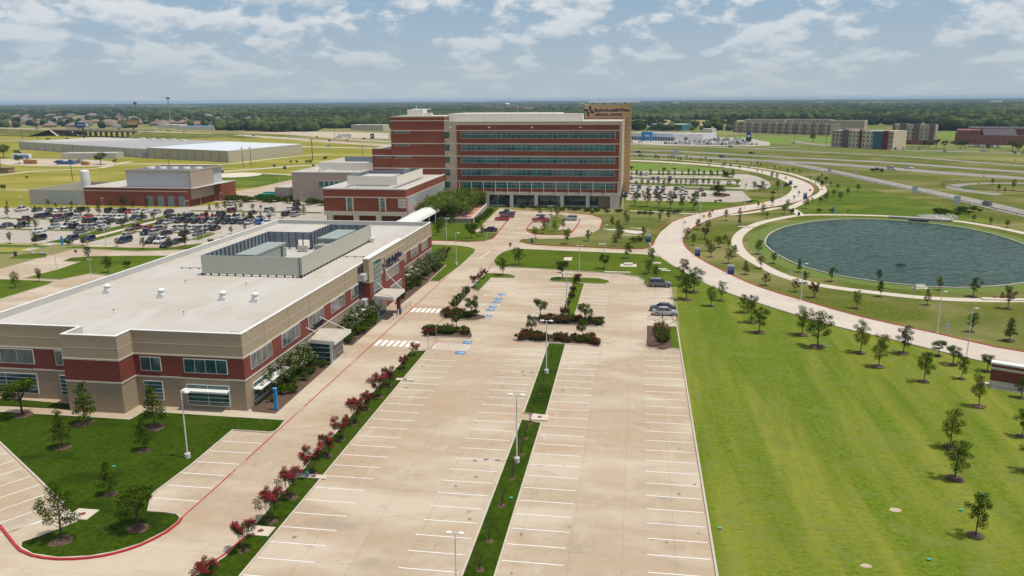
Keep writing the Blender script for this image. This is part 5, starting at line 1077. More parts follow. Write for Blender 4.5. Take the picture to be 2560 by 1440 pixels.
for x,y,ty,lb in up:
    X,Y=G(x,y); h=hgt(x,y,ty)
    if U0 is None:
        U0=thing('utility_pole','','utility pole',(X,Y,0)); mb=MB(); mb.tube((0,0,0),(0,0,1),.018,.012,WOOD,6); mb.build('post',U0); mb=MB(); mb.box(-.09,-.008,.93,.09,.008,.95,WOOD); mb.build('crossarm',U0); o=U0; U0.scale=(h,h,h)
    else: o=dup(U0,(X,Y,0),0,h)
    o['label']='dark wooden utility pole '+lb; o['group']='wooden utility poles'
# ================================================================= LAMP POSTS
def lamp_proto(two,big):
    o=thing('street_lamp','','street lamp',(0,0,0)); h=1.0
    mb=MB(); 
    mb.tube((0,0,.075 if big else .01),(0,0,.99),.0105,.0075,POLE,8); mb.build('pole',o)
    mb=MB()
    if big: mb.tube((0,0,0),(0,0,.085),.040,.040,mat('footing_concrete',(.55,.54,.51),.85,.1,6,obj=True),14)
    else: mb.tube((0,0,0),(0,0,.03),.03,.022,POLE,10)
    mb.build('base',o)
    for s_i in ((-1,1) if two else (1,)):
        mb=MB(); mb.tube((0,0,.985),(.05*s_i,0,.99),.005,.005,POLE,6); mb.loft([[(s_i*.045,-.012,.98),(s_i*.045,.012,.98),(s_i*.045,.012,.995),(s_i*.045,-.012,.995)],[(s_i*.065,-.028,.978),(s_i*.065,.028,.978),(s_i*.065,.028,.998),(s_i*.065,-.028,.998)],[(s_i*.115,-.025,.982),(s_i*.115,.025,.982),(s_i*.115,.025,.994),(s_i*.115,-.025,.994)]],WHT); mb.build('lamp_head',o)
    return o
LP=[lamp_proto(True,True),lamp_proto(False,True),lamp_proto(True,False),lamp_proto(False,False)]; LU=[0,0,0,0]
lamps=[]
def LL(group,desc,l):
    # (bx,by,ty,two,big)
    for i,(bx,by,ty,two,big) in enumerate(sorted(l)):
        lamps.append((bx,by,ty,two,big,group,desc%ordw(i+1)))
LL('tall lamps in the near car park','tall pale lamp post on a round concrete footing, %s from left among the near ones',[(470,1147,978,0,1),(1292,1158,985,1,1),(1366,935,800,1,1),(1141.5,1500,1330,1,1),(1416,791,681,1,1),(1448,688,613,1,1),(1141,664,581,0,1)])
LL('lamps along the curved road','grey lamp post beside the curved road or pond, %s from left',[(1510,634,561,0,0),(1706,602,537.5,0,0),(2002,752,658,0,0),(2417,888,769,0,0),(2343,834,728,0,0),(1750,549,480,0,0),(1861,523,464,0,0),(1953,506,459,0,0),(1683,532,505,0,0)])
LL('lamps round the hospital forecourt','white lamp post in the hospital forecourt, %s from left',[(1375,574,514,1,0),(1116.7,614,546,0,0),(1174,574,544,0,0),(1205,550,522,0,0),(1230.6,529,502.6,0,0),(1244.7,519,490,0,0),(1395,524,489,1,0),(1399,524,494.6,0,0),(1540,526,497.5,0,0)])
LL('lamps of the far right car park','slim lamp post among the young trees right of the hospital tower, %s from left',[(2026,460,420,0,0),(2030.5,466,440,0,0),(1972,437,402,0,0),(1930,454,418,0,0),(1889,438,402,0,0),(1881.7,420,388,0,0),(1821.6,445,420,0,0),(1801.6,430.6,396,0,0),(1843,461,433,0,0),(1771,403,382,0,0),(1680,462,426,0,0),(1673,439,408.5,0,0),(1667,426,392.7,0,0),(1653,398,371,0,0),(2038,478,441,0,0)])
LL('lamps of the staff car park','pale lamp post of the staff car park left of the clinic roof, %s from left',[(229.7,702,647.5,1,0),(142,675,596,0,0),(82,632,562,1,0),(21,583,545.5,0,0),(265,618.5,550,1,0),(270,585,552,0,0),(56.6,539,490.5,1,0),(260,535.6,494.6,1,0),(373,557,526,0,0),(294.5,567,549,0,0),(395.4,539,522.5,0,0),(492.5,615.6,562.5,1,0),(509.6,601,542,0,0),(543.8,596,566,0,0),(464,531,504,0,0),(471,545.5,500.5,1,0),(503,520,492.5,0,0),(539,507.7,491.6,0,0),(553.6,527.5,481,0,0),(638,510,483.5,0,0),(689.7,545.5,500.5,1,0),(721.7,511,484,1,0),(755,513,480,1,0),(807,504,483.5,0,0)])
LL('lamps in the fields at the left','slim pale lamp post in the fields behind the plant building, %s from left',[(111.7,466.5,429.5,0,0),(120,466.5,443,0,0),(326,426,414,0,0),(734,414,381.6,0,0),(756,416.6,389,0,0),(700.7,469.6,436,0,0),(844.4,397,383,0,0),(858,394,374,0,0),(525,448,432,0,0)])
LL('lamp posts of the dealership','white lamp post over the dealership cars, %s from left',[(x,y,y-R_.uniform(16,22),1,0) for x,y in ((1625,353),(1668,350),(1765,346),(1775,352),(1800,345),(1814,350),(1828,344),(1835,350),(1857,348),(1863,356),(1885,354),(1895,350),(1912,356),(1918,350))])
for bx,by,ty,two,big,grp,lb in lamps:
    X,Y=G(bx,by); h=hgt(bx,by,ty); i=(0 if two else 1)+(0 if big else 2); rz=0.0 if two else math.pi*(bx>1690 and 0)
    if not LU[i]: o=LP[i]; LU[i]=1; o.location=(X,Y,0); o.scale=(h,h,h)
    else: o=dup(LP[i],(X,Y,0),rz,h)
    o['label']=lb; o['group']=grp
# ================================================================= SIGNS AND SMALL STREET FURNITURE
def totem(x,y,ty,w_,label,rz=0.0,words=('ENTRANCE','PARKING')):
    X,Y=G(x,y); h=hgt(x,y,ty); o=thing('totem_sign',label,'sign',(X,Y,0),rz); mb=MB(); mb.box(-w_/2,-.2,.0,w_/2,.2,h*.78,BLUE); b_=mb.build('panel',o); mb=MB(); mb.box(-w_/2,-.2,h*.78+.01,w_/2,.2,h,mat('sign_silver',(.45,.50,.56),.5)); mb.build('header',o)
    for k,wd in enumerate(words):
        t_=text_obj(wd,w_*.16,WHT,'lettering',.01,'CENTER'); t_.parent=o; t_.location=(0,-.215,h*(.62-.16*k)); t_.rotation_euler=(math.pi/2,0,0)
totem(1620,606.5,587,1.5,'blue wayfinding sign left of the wide road bend, in the dry grass')
totem(1743.5,641,619.5,1.3,'blue wayfinding sign between the road bend and the pond path, upper of two')
totem(1826.5,686,662,1.4,'blue wayfinding sign nearest the camera beside the curved road')
totem(2012.5,497,481.5,1.4,'blue wayfinding sign by the junction of the footpaths near the far loop')
totem(1976,462,451,1.5,'small far blue wayfinding sign inside the road loop')
totem(1331,607.5,593,.9,'narrow blue sign at the corner of the forecourt entrance',math.radians(70))
totem(106,637,631.5,1.6,'low dark blue sign on the grass teardrop of the left car park')
for i,(x,y,ty) in enumerate(((556,431,424),(686,417,409),(712,423,414),(783,415,410))): totem(x,y,ty,1.6,'small dark blue sign in the far field drive, %s from left'%ordw(i+1))
for x,y,ty,lb in ((691,1026,970,'bright blue emergency call post at the near end of the clinic bed'),(2084,535.5,516,'far blue emergency call post on the lawn above the pond'),(156,614,590.6,'blue emergency call post at the front edge of the staff car park')):
    X,Y=G(x,y); h=hgt(x,y,ty); o=thing('emergency_call_post',lb,'call post',(X,Y,0)); mb=MB(); mb.box(-.28,-.28,0,.28,.28,.06,WALK); mb.build('footing',o)
    mb=MB(); mb.box(-.2,-.16,.06,.2,.16,h*.42,BRBL); mb.build('cabinet',o); mb=MB(); mb.box(-.2,-.16,h*.42+.01,-.03,.16,h*.97,BRBL); mb.box(.03,-.16,h*.42+.01,.2,.16,h*.97,BRBL); mb.build('post',o); mb=MB(); mb.box(-.22,-.18,h*.97+.01,.22,.18,h,mat('lamp_blue',(.1,.4,.75),.4)); mb.build('cap',o)
def road_sign(x,y,ty,shape,m,label,w_=.75,plate=None,rz=0.2,word=None):
    X,Y=G(x,y); h=max(1.6,hgt(x,y,ty)); o=thing('road_sign',label,'road sign',(X,Y,0),rz); mb=MB(); mb.tube((0,0,0),(0,0,h-.1),.04,.04,POLE,6); mb.build('post',o)
    mb=MB(); n={'oct':8,'dia':4,'rect':4}[shape]; r=w_/2*1.08
    if shape=='rect': pts=[(-w_/2,-w_*.62),(w_/2,-w_*.62),(w_/2,w_*.62),(-w_/2,w_*.62)]
    else: pts=[(r*math.cos(2*math.pi*k/n+(math.pi/8 if n==8 else 0)),r*math.sin(2*math.pi*k/n+(math.pi/8 if n==8 else 0))) for k in range(n)]
    cz=h-w_*.55; i=len(mb.v); mb.v+=[(a,-.06,cz+b) for a,b in pts]+[(a,-.04,cz+b) for a,b in pts]; 
    mb.f+=[tuple(range(n)),tuple(reversed(range(n,2*n)))]; mb.m+=[mb.mi(m)]*2
    for k in range(n): mb.f.append((k,n+k,n+(k+1)%n,(k+1)%n)); mb.m.append(mb.mi(m))
    p=mb.build('sign_plate',o)
    if word: t_=text_obj(word,w_*.34,WHT,'lettering',.003,'CENTER'); t_.parent=o; t_.location=(0,-.07,cz-w_*.12); t_.rotation_euler=(math.pi/2,0,0)
    if plate: mb=MB(); mb.box(-w_*.45,-.06,cz-w_*1.05,w_*.45,-.04,cz-w_*.62,plate); mb.build('sub_plate',o)
REDS=mat('stop_sign_red',(.30,.008,.015),.5); GSN=mat('grey_sign_back',(.33,.37,.40),.5)
road_sign(1275.5,624,606,'oct',REDS,'red stop sign with a yellow plate at the forecourt junction',.8,YEL,.3,'STOP')
road_sign(191,643.5,623.5,'oct',REDS,'red stop sign on the left car park, by the pointed lawn',.8,word='STOP'); road_sign(295,622,603,'oct',REDS,'red stop sign in front of the parked dark van',.8,word='STOP')
road_sign(1781,534,523,'oct',REDS,'small red stop sign beside the road above the zebra crossing',.9,word='STOP'); road_sign(2024,483,472,'oct',REDS,'small far red stop sign at the outer loop bend',.9,word='STOP')
road_sign(219,617,601,'dia',YEL,'yellow diamond warning sign at the staff car park walkway',.95)
for i,(x,y,ty,sh) in enumerate(((1759,548,535,'dia'),(1907,513,503,'dia'),(2346,454,444,'dia'),(2382,447,438,'dia'),(2459,446,436,'dia'),(2446,463,453,'dia'),(2190,384,376,'dia'),(2210,382,374,'dia'),(1829,379,368,'dia'),(1937,368,357,'dia'),(2518,411,400,'rect'),(2536,409,398,'rect'),(716,334,326,'dia'),(712,349,335,'rect'))):
    road_sign(x,y,ty,sh,YEL,'small yellow roadside sign, %s of the scattered yellow ones counting from the list of the right highway'%ordw(i+1) if 0 else 'small yellow roadside sign, %s in reach of the highways'%ordw(i+1),1.3)
for i,(x,y,ty,w_) in enumerate(((2073,437,420,1.6),(2140,440,424,1.6),(2285,490,467,2.2),(2390,517,491,2.6),(1974,697,677,.6),(1773,420,412,1),(1691,389,374,3.5),(2283,745,718,.6),(2366,836,808,.7),(2083,712,682,.5),(1712,572,553,.5),(2012,540,529,.5),(1512,553,544,.5),(1217,604,584,.5))):
    road_sign(x,y,ty,'rect',GSN,'grey sign plate on a thin post, %s of those right of the clinic'%ordw(i+1) if i<13 else 'grey sign plate on the lawn corner by the black car',w_)
# thin posts in the near car park
P0=None
for i,(x,y,ty) in enumerate(((1071,874,836),(1091,848,814),(1124,775,760),(1138,772,748),(1146,763,740),(1156,752,728),(1161,744,718),(1172,730,708),(1211,590,582))):
    X,Y=G(x,y); h=hgt(x,y,ty)
    if P0 is None: P0=thing('sign_post','','sign post',(X,Y,0)); mb=MB(); mb.tube((0,0,0),(0,0,1),.02,.02,mat('grey_post',(.30,.31,.31),.5),6); mb.build('post',P0); mb=MB(); mb.box(-.06,-.02,.84,.06,-.012,1,mat('grey_post',(.3,.3,.3))); mb.build('plate',P0); o=P0; o.scale=(h,h,h)
    else: o=dup(P0,(X,Y,0),1.4,h)
    o['label']='thin grey bay sign post, %s from the camera beside the clinic drive'%ordw(i+1); o['group']='thin posts beside the clinic drive'
# brick monument sign at right edge
X0,Y0_=G(2471,967); X1,Y1_=G(2600,989); d=Vector((X1-X0,Y1_-Y0_)); L_=max(8,d.length); rz=math.atan2(d.y,d.x)
o=thing('monument_sign','low red brick and grey stone monument sign with white cap at the right edge','sign',(X0,Y0_,0),rz); hm=hgt(2478,967,905)
for nm,z0,z1,m,e in (('base',0,.28*hm,GL,.0),('brick_panel',.28*hm+.01,.72*hm,BRICK,-.04),('stone_band',.72*hm+.01,.82*hm,GL,.0),('upper_brick',.82*hm+.01,.93*hm,BRICK,-.04),('cap',.93*hm+.01,hm,WHT,.06)):
    mb=MB(); mb.box(-e,-e,z0,L_+e,1.2+e,z1,m); mb.build(nm,o)
mb=MB(); mb.box(1.2,-.35,.16*hm,L_-.5,-.28,.16*hm+.08,WHT); [mb.box(1.3+k*2,-.3,.16*hm,1.36+k*2,0,.16*hm+.05,WHT) for k in range(3)]; mb.build('light_bar',o)
mb=MB(); pts=[(-1.1,-.5),(L_+1,-.5),(L_+1,1.8),(-1.1,1.8)]; c,s2=math.cos(rz),math.sin(rz); mb.prism([(X0+a*c-b_*s2,Y0_+a*s2+b_*c) for a,b_ in pts],.0,.09,WALK); struct('sign_plinth',mb)
# hydrants, bins, floating fountain, dumpsters
def hydrant(x,y,m,label):
    X,Y=G(x,y); o=thing('fire_hydrant',label,'hydrant',(X,Y,.12)); mb=MB(); mb.tube((0,0,0),(0,0,.6),.14,.12,m,10); mb.tube((0,0,.6),(0,0,.75),.16,.05,mat('pale_blue_cap',(.10,.3,.5),.5),10); mb.build('barrel',o); mb=MB(); mb.tube((-.22,0,.42),(.22,0,.42),.07,.07,m,8); mb.build('outlets',o)
HYB=mat('hydrant_blue',(.16,.30,.48),.5)
hydrant(769,1196,HYB,'pale blue fire hydrant beneath a crimson myrtle in the strip'); hydrant(1191,717,HYB,'blue hydrant beside the far crimson myrtles'); hydrant(1225,592,HYB,'white and blue hydrant on the forecourt lawn corner')
for x,y,h,lb in ((39,641,1.3,'dark brown bin on the pavement of the left car park'),(1997,539,1.2,'dark litter bin beside the pond path'),(805+0,0,0,'')):
    if h: X,Y=G(x,y); o=thing('litter_bin',lb,'bin',(X,Y,0)); mb=MB(); mb.tube((0,0,0),(0,0,h*.85),.38,.4,DKM,10); mb.build('body',o); mb=MB(); mb.tube((0,0,h*.85),(0,0,h),.43,.3,DKM,10); mb.build('lid',o)
X,Y=G(2252,663); o=thing('floating_aerator','small dark blue float on the pond surface','float',(X,Y,.16)); mb=MB(); mb.loft([[(-1.1,-.15,0),(-1.1,.15,0),(-1.1,.1,.1),(-1.1,-.1,.1)],[(0,-.5,0),(0,.5,0),(0,.4,.25),(0,-.4,.25)],[(1.1,-.15,0),(1.1,.15,0),(1.1,.1,.1),(1.1,-.1,.1)]],mat('float_blue',(.01,.04,.08),.5)); mb.build('hull',o); mb=MB(); mb.tube((0,0,.25),(0,0,.4),.1,.08,DKM,6); mb.build('nozzle',o)
X,Y=G(2302,721); o=thing('bench','white bench on a concrete pad at the near shore of the pond','bench',(X,Y,0)); mb=MB(); mb.box(-1.6,-.8,0,1.6,.8,.08,WALK); mb.build('pad',o); mb=MB(); mb.box(-.9,-.25,.42,.9,.25,.48,WHT); mb.build('seat',o); mb=MB(); mb.box(-.9,.25,.5,.9,.3,.9,WHT); mb.build('backrest',o); [ (lambda mb:(mb.box(q-.04,-.2,.08,q+.04,.2,.42,WHT),mb.build('leg',o)))(MB()) for q in (-.7,.7)]
X,Y=G(2520,752); o=thing('bench','low brown bench beside the lower pond path at the right edge','bench',(X,Y+1.6,0)); mb=MB(); mb.box(-2.2,-.25,.38,2.2,.25,.46,mat('bench_wood',(.2,.09,.06),.8)); mb.build('seat',o); [ (lambda mb:(mb.box(q-.1,-.2,.0,q+.1,.2,.38,DKM),mb.build('leg',o)))(MB()) for q in (-1.8,1.8)]
for i,(x,y,m,lb) in enumerate(((672,500.5,mat('green_skip',(.01,.26,.06),.5),'bright green skip beside the tan service building'),(683,496,mat('blue_skip',(.02,.12,.38),.5),'blue skip just behind the green one'))):
    X,Y=G(x,y); o=thing('skip_container',lb,'container',(X,Y,0)); mb=MB(); mb.loft([[(-4,-1.2,.3),(-4,1.2,.3),(-4,1.4,2.2),(-4,-1.4,2.2)],[(-3.4,-1.2,.15),(-3.4,1.2,.15),(-3.4,1.4,2.5),(-3.4,-1.4,2.5)],[(4,-1.2,.15),(4,1.2,.15),(4,1.4,2.5),(4,-1.4,2.5)]],m); mb.build('body',o); mb=MB(); mb.box(-3.3,-1.45,2.5,4,1.45,2.62,m); mb.build('lid',o); mb=MB(); [mb.box(-3+k*1.2,-1.46,.3,-2.9+k*1.2,-1.3,2.45,m) for k in range(6)]; mb.build('rib_row',o)
for i,(x,y,s_,m,lb) in enumerate(((75,410,9,mat('crate_wood',(.36,.2,.08),.8),'stack of orange brown crates in the yard left of the tree'),(165,411,12,mat('blue_drums',(.05,.14,.3),.6),'row of blue drums and bales behind the small yard bush'),(190,409,8,mat('grey_scrap',(.25,.27,.3),.7),'pile of grey scrap left of the big yard tree'),(212,413,5,mat('crate_wood',(.3,.2,.1)),'single orange crate stack just below the big yard tree'))):
    X,Y=G(x,y); o=thing('material_stack',lb,'stack',(X,Y,0))
    for k in range(6): mb=MB(); a=-s_/2+s_*k/6; mb.box(a,R_.uniform(-1,0),0,a+s_/6*.85,R_.uniform(1,2),R_.uniform(1.6,3),m); mb.build('bundle',o)
for i,(x,y,L_,m,lb) in enumerate(((55,398,14,WHT,'long white and blue lorry trailer behind the left yard bush'),(863,344.5,15,WHT,'white semi trailer parked on the gravel lot'))):
    X,Y=G(x,y); o=thing('lorry_trailer',lb,'trailer',(X,Y,0),math.radians(-3)); mb=MB(); mb.box(-L_/2,-1.3,1.1,L_/2,1.3,4,m); mb.build('box_body',o); 
    if i==0: mb=MB(); mb.box(-L_/2+3,-1.36,1.1,L_/2+.1,-1.31,2.6,BRBL); mb.build('blue_panel',o)
    for q in (-L_/2+1.5,-L_/2+2.8,L_/2-2): mb=MB(); mb.tube((q,-1.3,.5),(q,-.9,.5),.5,.5,DKM,10); mb.build('wheel',o)
o=thing('storage_shed','small brown shed at the left edge of the field','shed',(*G(12,432),0)); mb=MB(); mb.box(-6,-2,0,4,3,2.8,mat('shed_tan',(.28,.19,.12),.8)); mb.build('wall',o); mb=MB(); mb.box(-6.3,-2.3,2.8,4.3,3.3,3.0,mat('shed_roof',(.2,.15,.12),.8)); mb.build('roof',o)
# guard rail of the loop ramp
o=thing('guard_rail','grey steel guard rail round the slip road loop','guard rail',(*G(2365,465),0)); gx,gy=o.location.x,o.location.y
pr=smooth(gp([(2560,482),(2480,478),(2410,474),(2370,468),(2352,462),(2358,458),(2400,454)]),False,5); mb=MB(); kerb([(a-gx,b-gy) for a,b in pr],mat('rail_steel',(.16,.17,.17),.5),.1,.75,mb=mb,z0=.45); mb.build('rail',o)
mb=MB(); [mb.box(a-gx-.08,b-gy-.08,0,a-gx+.08,b-gy+.08,.45,DKM) for a,b in pr[::2]]; mb.build('post_row',o)
# guard rail along the slip road
o=thing('guard_rail','long low guard rail along the near edge of the slip road','guard rail',(*G(2221,466),0)); gx,gy=o.location.x,o.location.y
pr=smooth(gp([(2060,430),(2221,465.5),(2394,503),(2560,541)]),False,6); mb=MB(); kerb([(a-gx,b-gy) for a,b in pr],mat('rail_steel',(.16,.17,.17)),.1,.7,mb=mb,z0=.45); mb.build('rail',o); mb=MB(); [mb.box(a-gx-.08,b-gy-.08,0,a-gx+.08,b-gy+.08,.45,DKM) for a,b in pr[::2]]; mb.build('post_row',o)
# ================================================================= CARS
def paint(n,c): 
    m=mat('car_paint_'+n,c,.25,spec=.6); m.node_tree.nodes['Principled BSDF'].inputs['Coat Weight'].default_value=.6; return m
CP={'w':paint('white',(.66,.66,.65)),'s':paint('silver',(.36,.38,.40)),'g':paint('grey',(.11,.12,.13)),'k':paint('black',(.012,.013,.016)),'n':paint('dark_blue',(.010,.022,.065)),'r':paint('red',(.36,.010,.014)),'m':paint('maroon',(.11,.008,.012)),'b':paint('blue',(.01,.16,.50)),'t':paint('beige',(.30,.26,.17)),'o':paint('olive',(.07,.075,.05)),'y':paint('yellow',(.6,.42,.03))}
CN={'w':'white','s':'silver','g':'grey','k':'black','n':'dark blue','r':'red','m':'maroon','b':'bright blue','t':'beige','o':'olive green','y':'yellow'}
CG=mat('car_window_glass',(.008,.010,.012),.05,spec=1); TY=mat('car_tyre',(.015,.015,.015),.9); RM=mat('wheel_rim',(.35,.35,.36),.35,metal=.6); HL=mat('headlight_glass',(.7,.72,.72),.1,spec=1); TL=mat('taillight_red',(.32,.01,.01),.3)
TRIM=mat('car_trim',(.02,.02,.022),.6)
# heading +X, wheels on z=0 ; profile stations (x, half width, z low, z belt)
def car_proto(kind):
    o=thing('parked_car','','car',(0,0,0))
    if kind=='sedan': L_,W,st,gh=4.75,.90,[(-2.37,.72,.42,.82),(-2.25,.84,.28,.92),(-1.5,.90,.24,.96),(0,.91,.22,.93),(1.0,.90,.22,.92),(1.7,.88,.24,.84),(2.2,.80,.28,.72),(2.37,.66,.36,.60)],[(-1.75,.80,.95),(-1.05,.62,1.40),(.35,.62,1.43),(1.15,.80,.93)]
    elif kind=='suv': L_,W,st,gh=4.75,.95,[(-2.37,.84,.45,1.05),(-2.3,.90,.34,1.10),(-1.5,.95,.30,1.12),(0,.95,.28,1.08),(1.0,.94,.28,1.06),(1.8,.92,.30,1.00),(2.25,.84,.34,.88),(2.37,.72,.42,.72)],[(-2.28,.84,1.10),(-1.95,.72,1.70),(.25,.72,1.74),(1.1,.84,1.07)]
    elif kind=='van': L_,W,st,gh=5.0,.98,[(-2.5,.88,.42,1.10),(-2.4,.94,.32,1.12),(-1.5,.98,.28,1.12),(0,.98,.26,1.10),(1.2,.96,.26,1.06),(1.9,.92,.3,.96),(2.4,.82,.34,.82),(2.5,.7,.4,.7)],[(-2.42,.88,1.12),(-2.2,.76,1.76),(.7,.76,1.78),(1.75,.86,1.02)]
    else: L_,W,st,gh=5.7,.98,[(-2.85,.93,.55,1.08),(-2.8,.96,.5,1.10),(-.9,.97,.48,1.10),(0,.97,.4,1.10),(1.2,.96,.42,1.12),(2.2,.94,.44,1.08),(2.7,.88,.5,1.0),(2.85,.78,.55,.85)],[(-.75,.86,1.12),(-.55,.74,1.80),(.75,.74,1.84),(1.35,.86,1.13)]
    mb=MB(); secs=[]
    for x,hw,z0,z1 in st:
        zm=z0+(z1-z0)*.55; secs.append([(x,-hw*.92,z0),(x,-hw,zm),(x,-hw*.93,z1),(x,hw*.93,z1),(x,hw,zm),(x,hw*.92,z0)])
    mb.loft([q[::-1] for q in secs],CP['w'])
    if kind=='pickup':   # open bed: walls rise around the load floor
        pass
    (xa,wa,za),(xb,wb,zb),(xc,wc,zc),(xd,wd,zd)=gh
    mb.loft([[(xb,-wb,zb-.02),(xb,wb,zb-.02),(xb,wb*.97,zb+.04),(xb,-wb*.97,zb+.04)][::-1],[((xb+xc)/2,-wb*1.01,zb+.01),((xb+xc)/2,wb*1.01,zb+.01),((xb+xc)/2,wb*.95,zb+.09),((xb+xc)/2,-wb*.95,zb+.09)][::-1],[(xc,-wc,zc-.02),(xc,wc,zc-.02),(xc,wc*.97,zc+.03),(xc,-wc*.97,zc+.03)][::-1]],CP['w'])
    for s_i in (-1,1):   # pillars
        for (p,q) in (((xa,wa,za),(xb,wb,zb)),((xd,wd,zd),(xc,wc,zc))): mb.tube((p[0],s_i*p[1]*.98,p[2]-.03),(q[0],s_i*q[1],q[2]+.01),.05,.045,CP['w'],5)
        if kind!='pickup': xm=(xb+xc)/2-.1; mb.tube((xm,s_i*(wa+.012),za-.03),(xm,s_i*wb*1.0,zb+.01),.045,.04,CP['w'],5)
    mb.build('body',o)
    mb=MB(); mb.loft([[(xa,-wa*.96,za-.03),(xa,wa*.96,za-.03),(xb,wb*.985,zb),(xb,-wb*.985,zb)],[(xd,-wd*.96,zd-.03),(xd,wd*.96,zd-.03),(xc,wc*.985,zc),(xc,-wc*.985,zc)]],CG); mb.build('windows',o)
    if kind=='pickup': mb=MB(); mb.box(-2.7,-.82,1.101,-.82,.82,1.115,TRIM); mb.build('load_bed',o)
    for sx in (-L_*.30,L_*.31):
        for s_i in (-1,1):
            r=.34 if kind=='sedan' else .39; mb=MB(); mb.tube((sx,s_i*(W-.2),r),(sx,s_i*(W+.015),r),r,r,TY,14); wh_=mb.build('wheel',o); mb=MB(); mb.tube((sx,s_i*(W+.016),r),(sx,s_i*(W+.026),r),r*.62,r*.6,RM,12); mb.build('rim',wh_)
    f=st[-1]; fr=st[-2]; rr=st[0]
    for s_i in (-1,1):
        mb=MB(); mb.box(f[0]-.22,s_i*f[1]*.62,fr[3]-.26,f[0]+.005,s_i*f[1]*1.02,fr[3]-.10,HL); mb.build('headlight',o); mb=MB(); mb.box(rr[0]-.01,s_i*rr[1]*.66,rr[3]-.30,rr[0]+.2,s_i*rr[1]*1.03,rr[3]-.10,TL); mb.build('taillight',o)
    mb=MB(); mb.box(f[0]-.1,-f[1]*.5,f[2]+.02,f[0]+.012,f[1]*.5,f[2]+.2,TRIM); mb.build('grille',o)
    for c in o.children:
        if c.name.split('.')[0]=='body': c.material_slots[0].link='OBJECT'; c.material_slots[0].material=CP['w']
    return o
CPR={k:car_proto(k) for k in ('sedan','suv','van','pickup')}; CU=set()
KN={'sedan':'saloon car','suv':'four by four','van':'people carrier','pickup':'pickup truck'}
def place_car(X,Y,z,rz,kind,col,label,group,s=1.0,lod=False):
    sk=('headlight','taillight','grille') if lod else ()
    if kind not in CU and not lod: CU.add(kind); o=CPR[kind]; o.location=(X,Y,z); o.rotation_euler=(0,0,rz); o.scale=(s,s,s)
    else: o=dup(CPR[kind],(X,Y,z),rz,s,skip=sk)
    o['label']=label; o['group']=group; o['category']={'pickup':'pickup truck','van':'van'}.get(kind,'car')
    for c in o.children:
        if c.name.split('.')[0]=='body': c.material_slots[0].link='OBJECT'; c.material_slots[0].material=CP[col]
    return o
# near cars
for (x,y,kind,col,rz,lb) in ((1649.5,719,'suv','g',0,'grey four by four parked alone at the far right end of the empty car park'),(1657,780,'sedan','k',math.pi,'black saloon parked just behind the silver saloon'),(1663,790.5,'sedan','s',0,'silver saloon parked beside the black saloon at the lawn edge'),
    (1254,552,'suv','r',math.pi,'bright red four by four in the forecourt bays'),(1268,545,'suv','g',math.pi,'dark grey car between the red four by four and the blue pickup'),(1266.5,538,'pickup','n',math.pi,'dark blue pickup at the far end of the forecourt bays'),(1223.6,580.5,'sedan','k',math.pi,'black saloon alone at the near end of the forecourt bays'),
    (1351.6,556,'pickup','r',0,'red pickup in the forecourt island bays'),(1356,549,'suv','w',0,'white car just behind the red pickup on the island'),(1425,552,'suv','s',math.pi,'silver crossover on the right side of the forecourt island')):
    X,Y=G(x,y); place_car(X,Y+.9 if col!='g' else Y+.9,.03,rz,kind,col,lb,'cars in the open car parks')
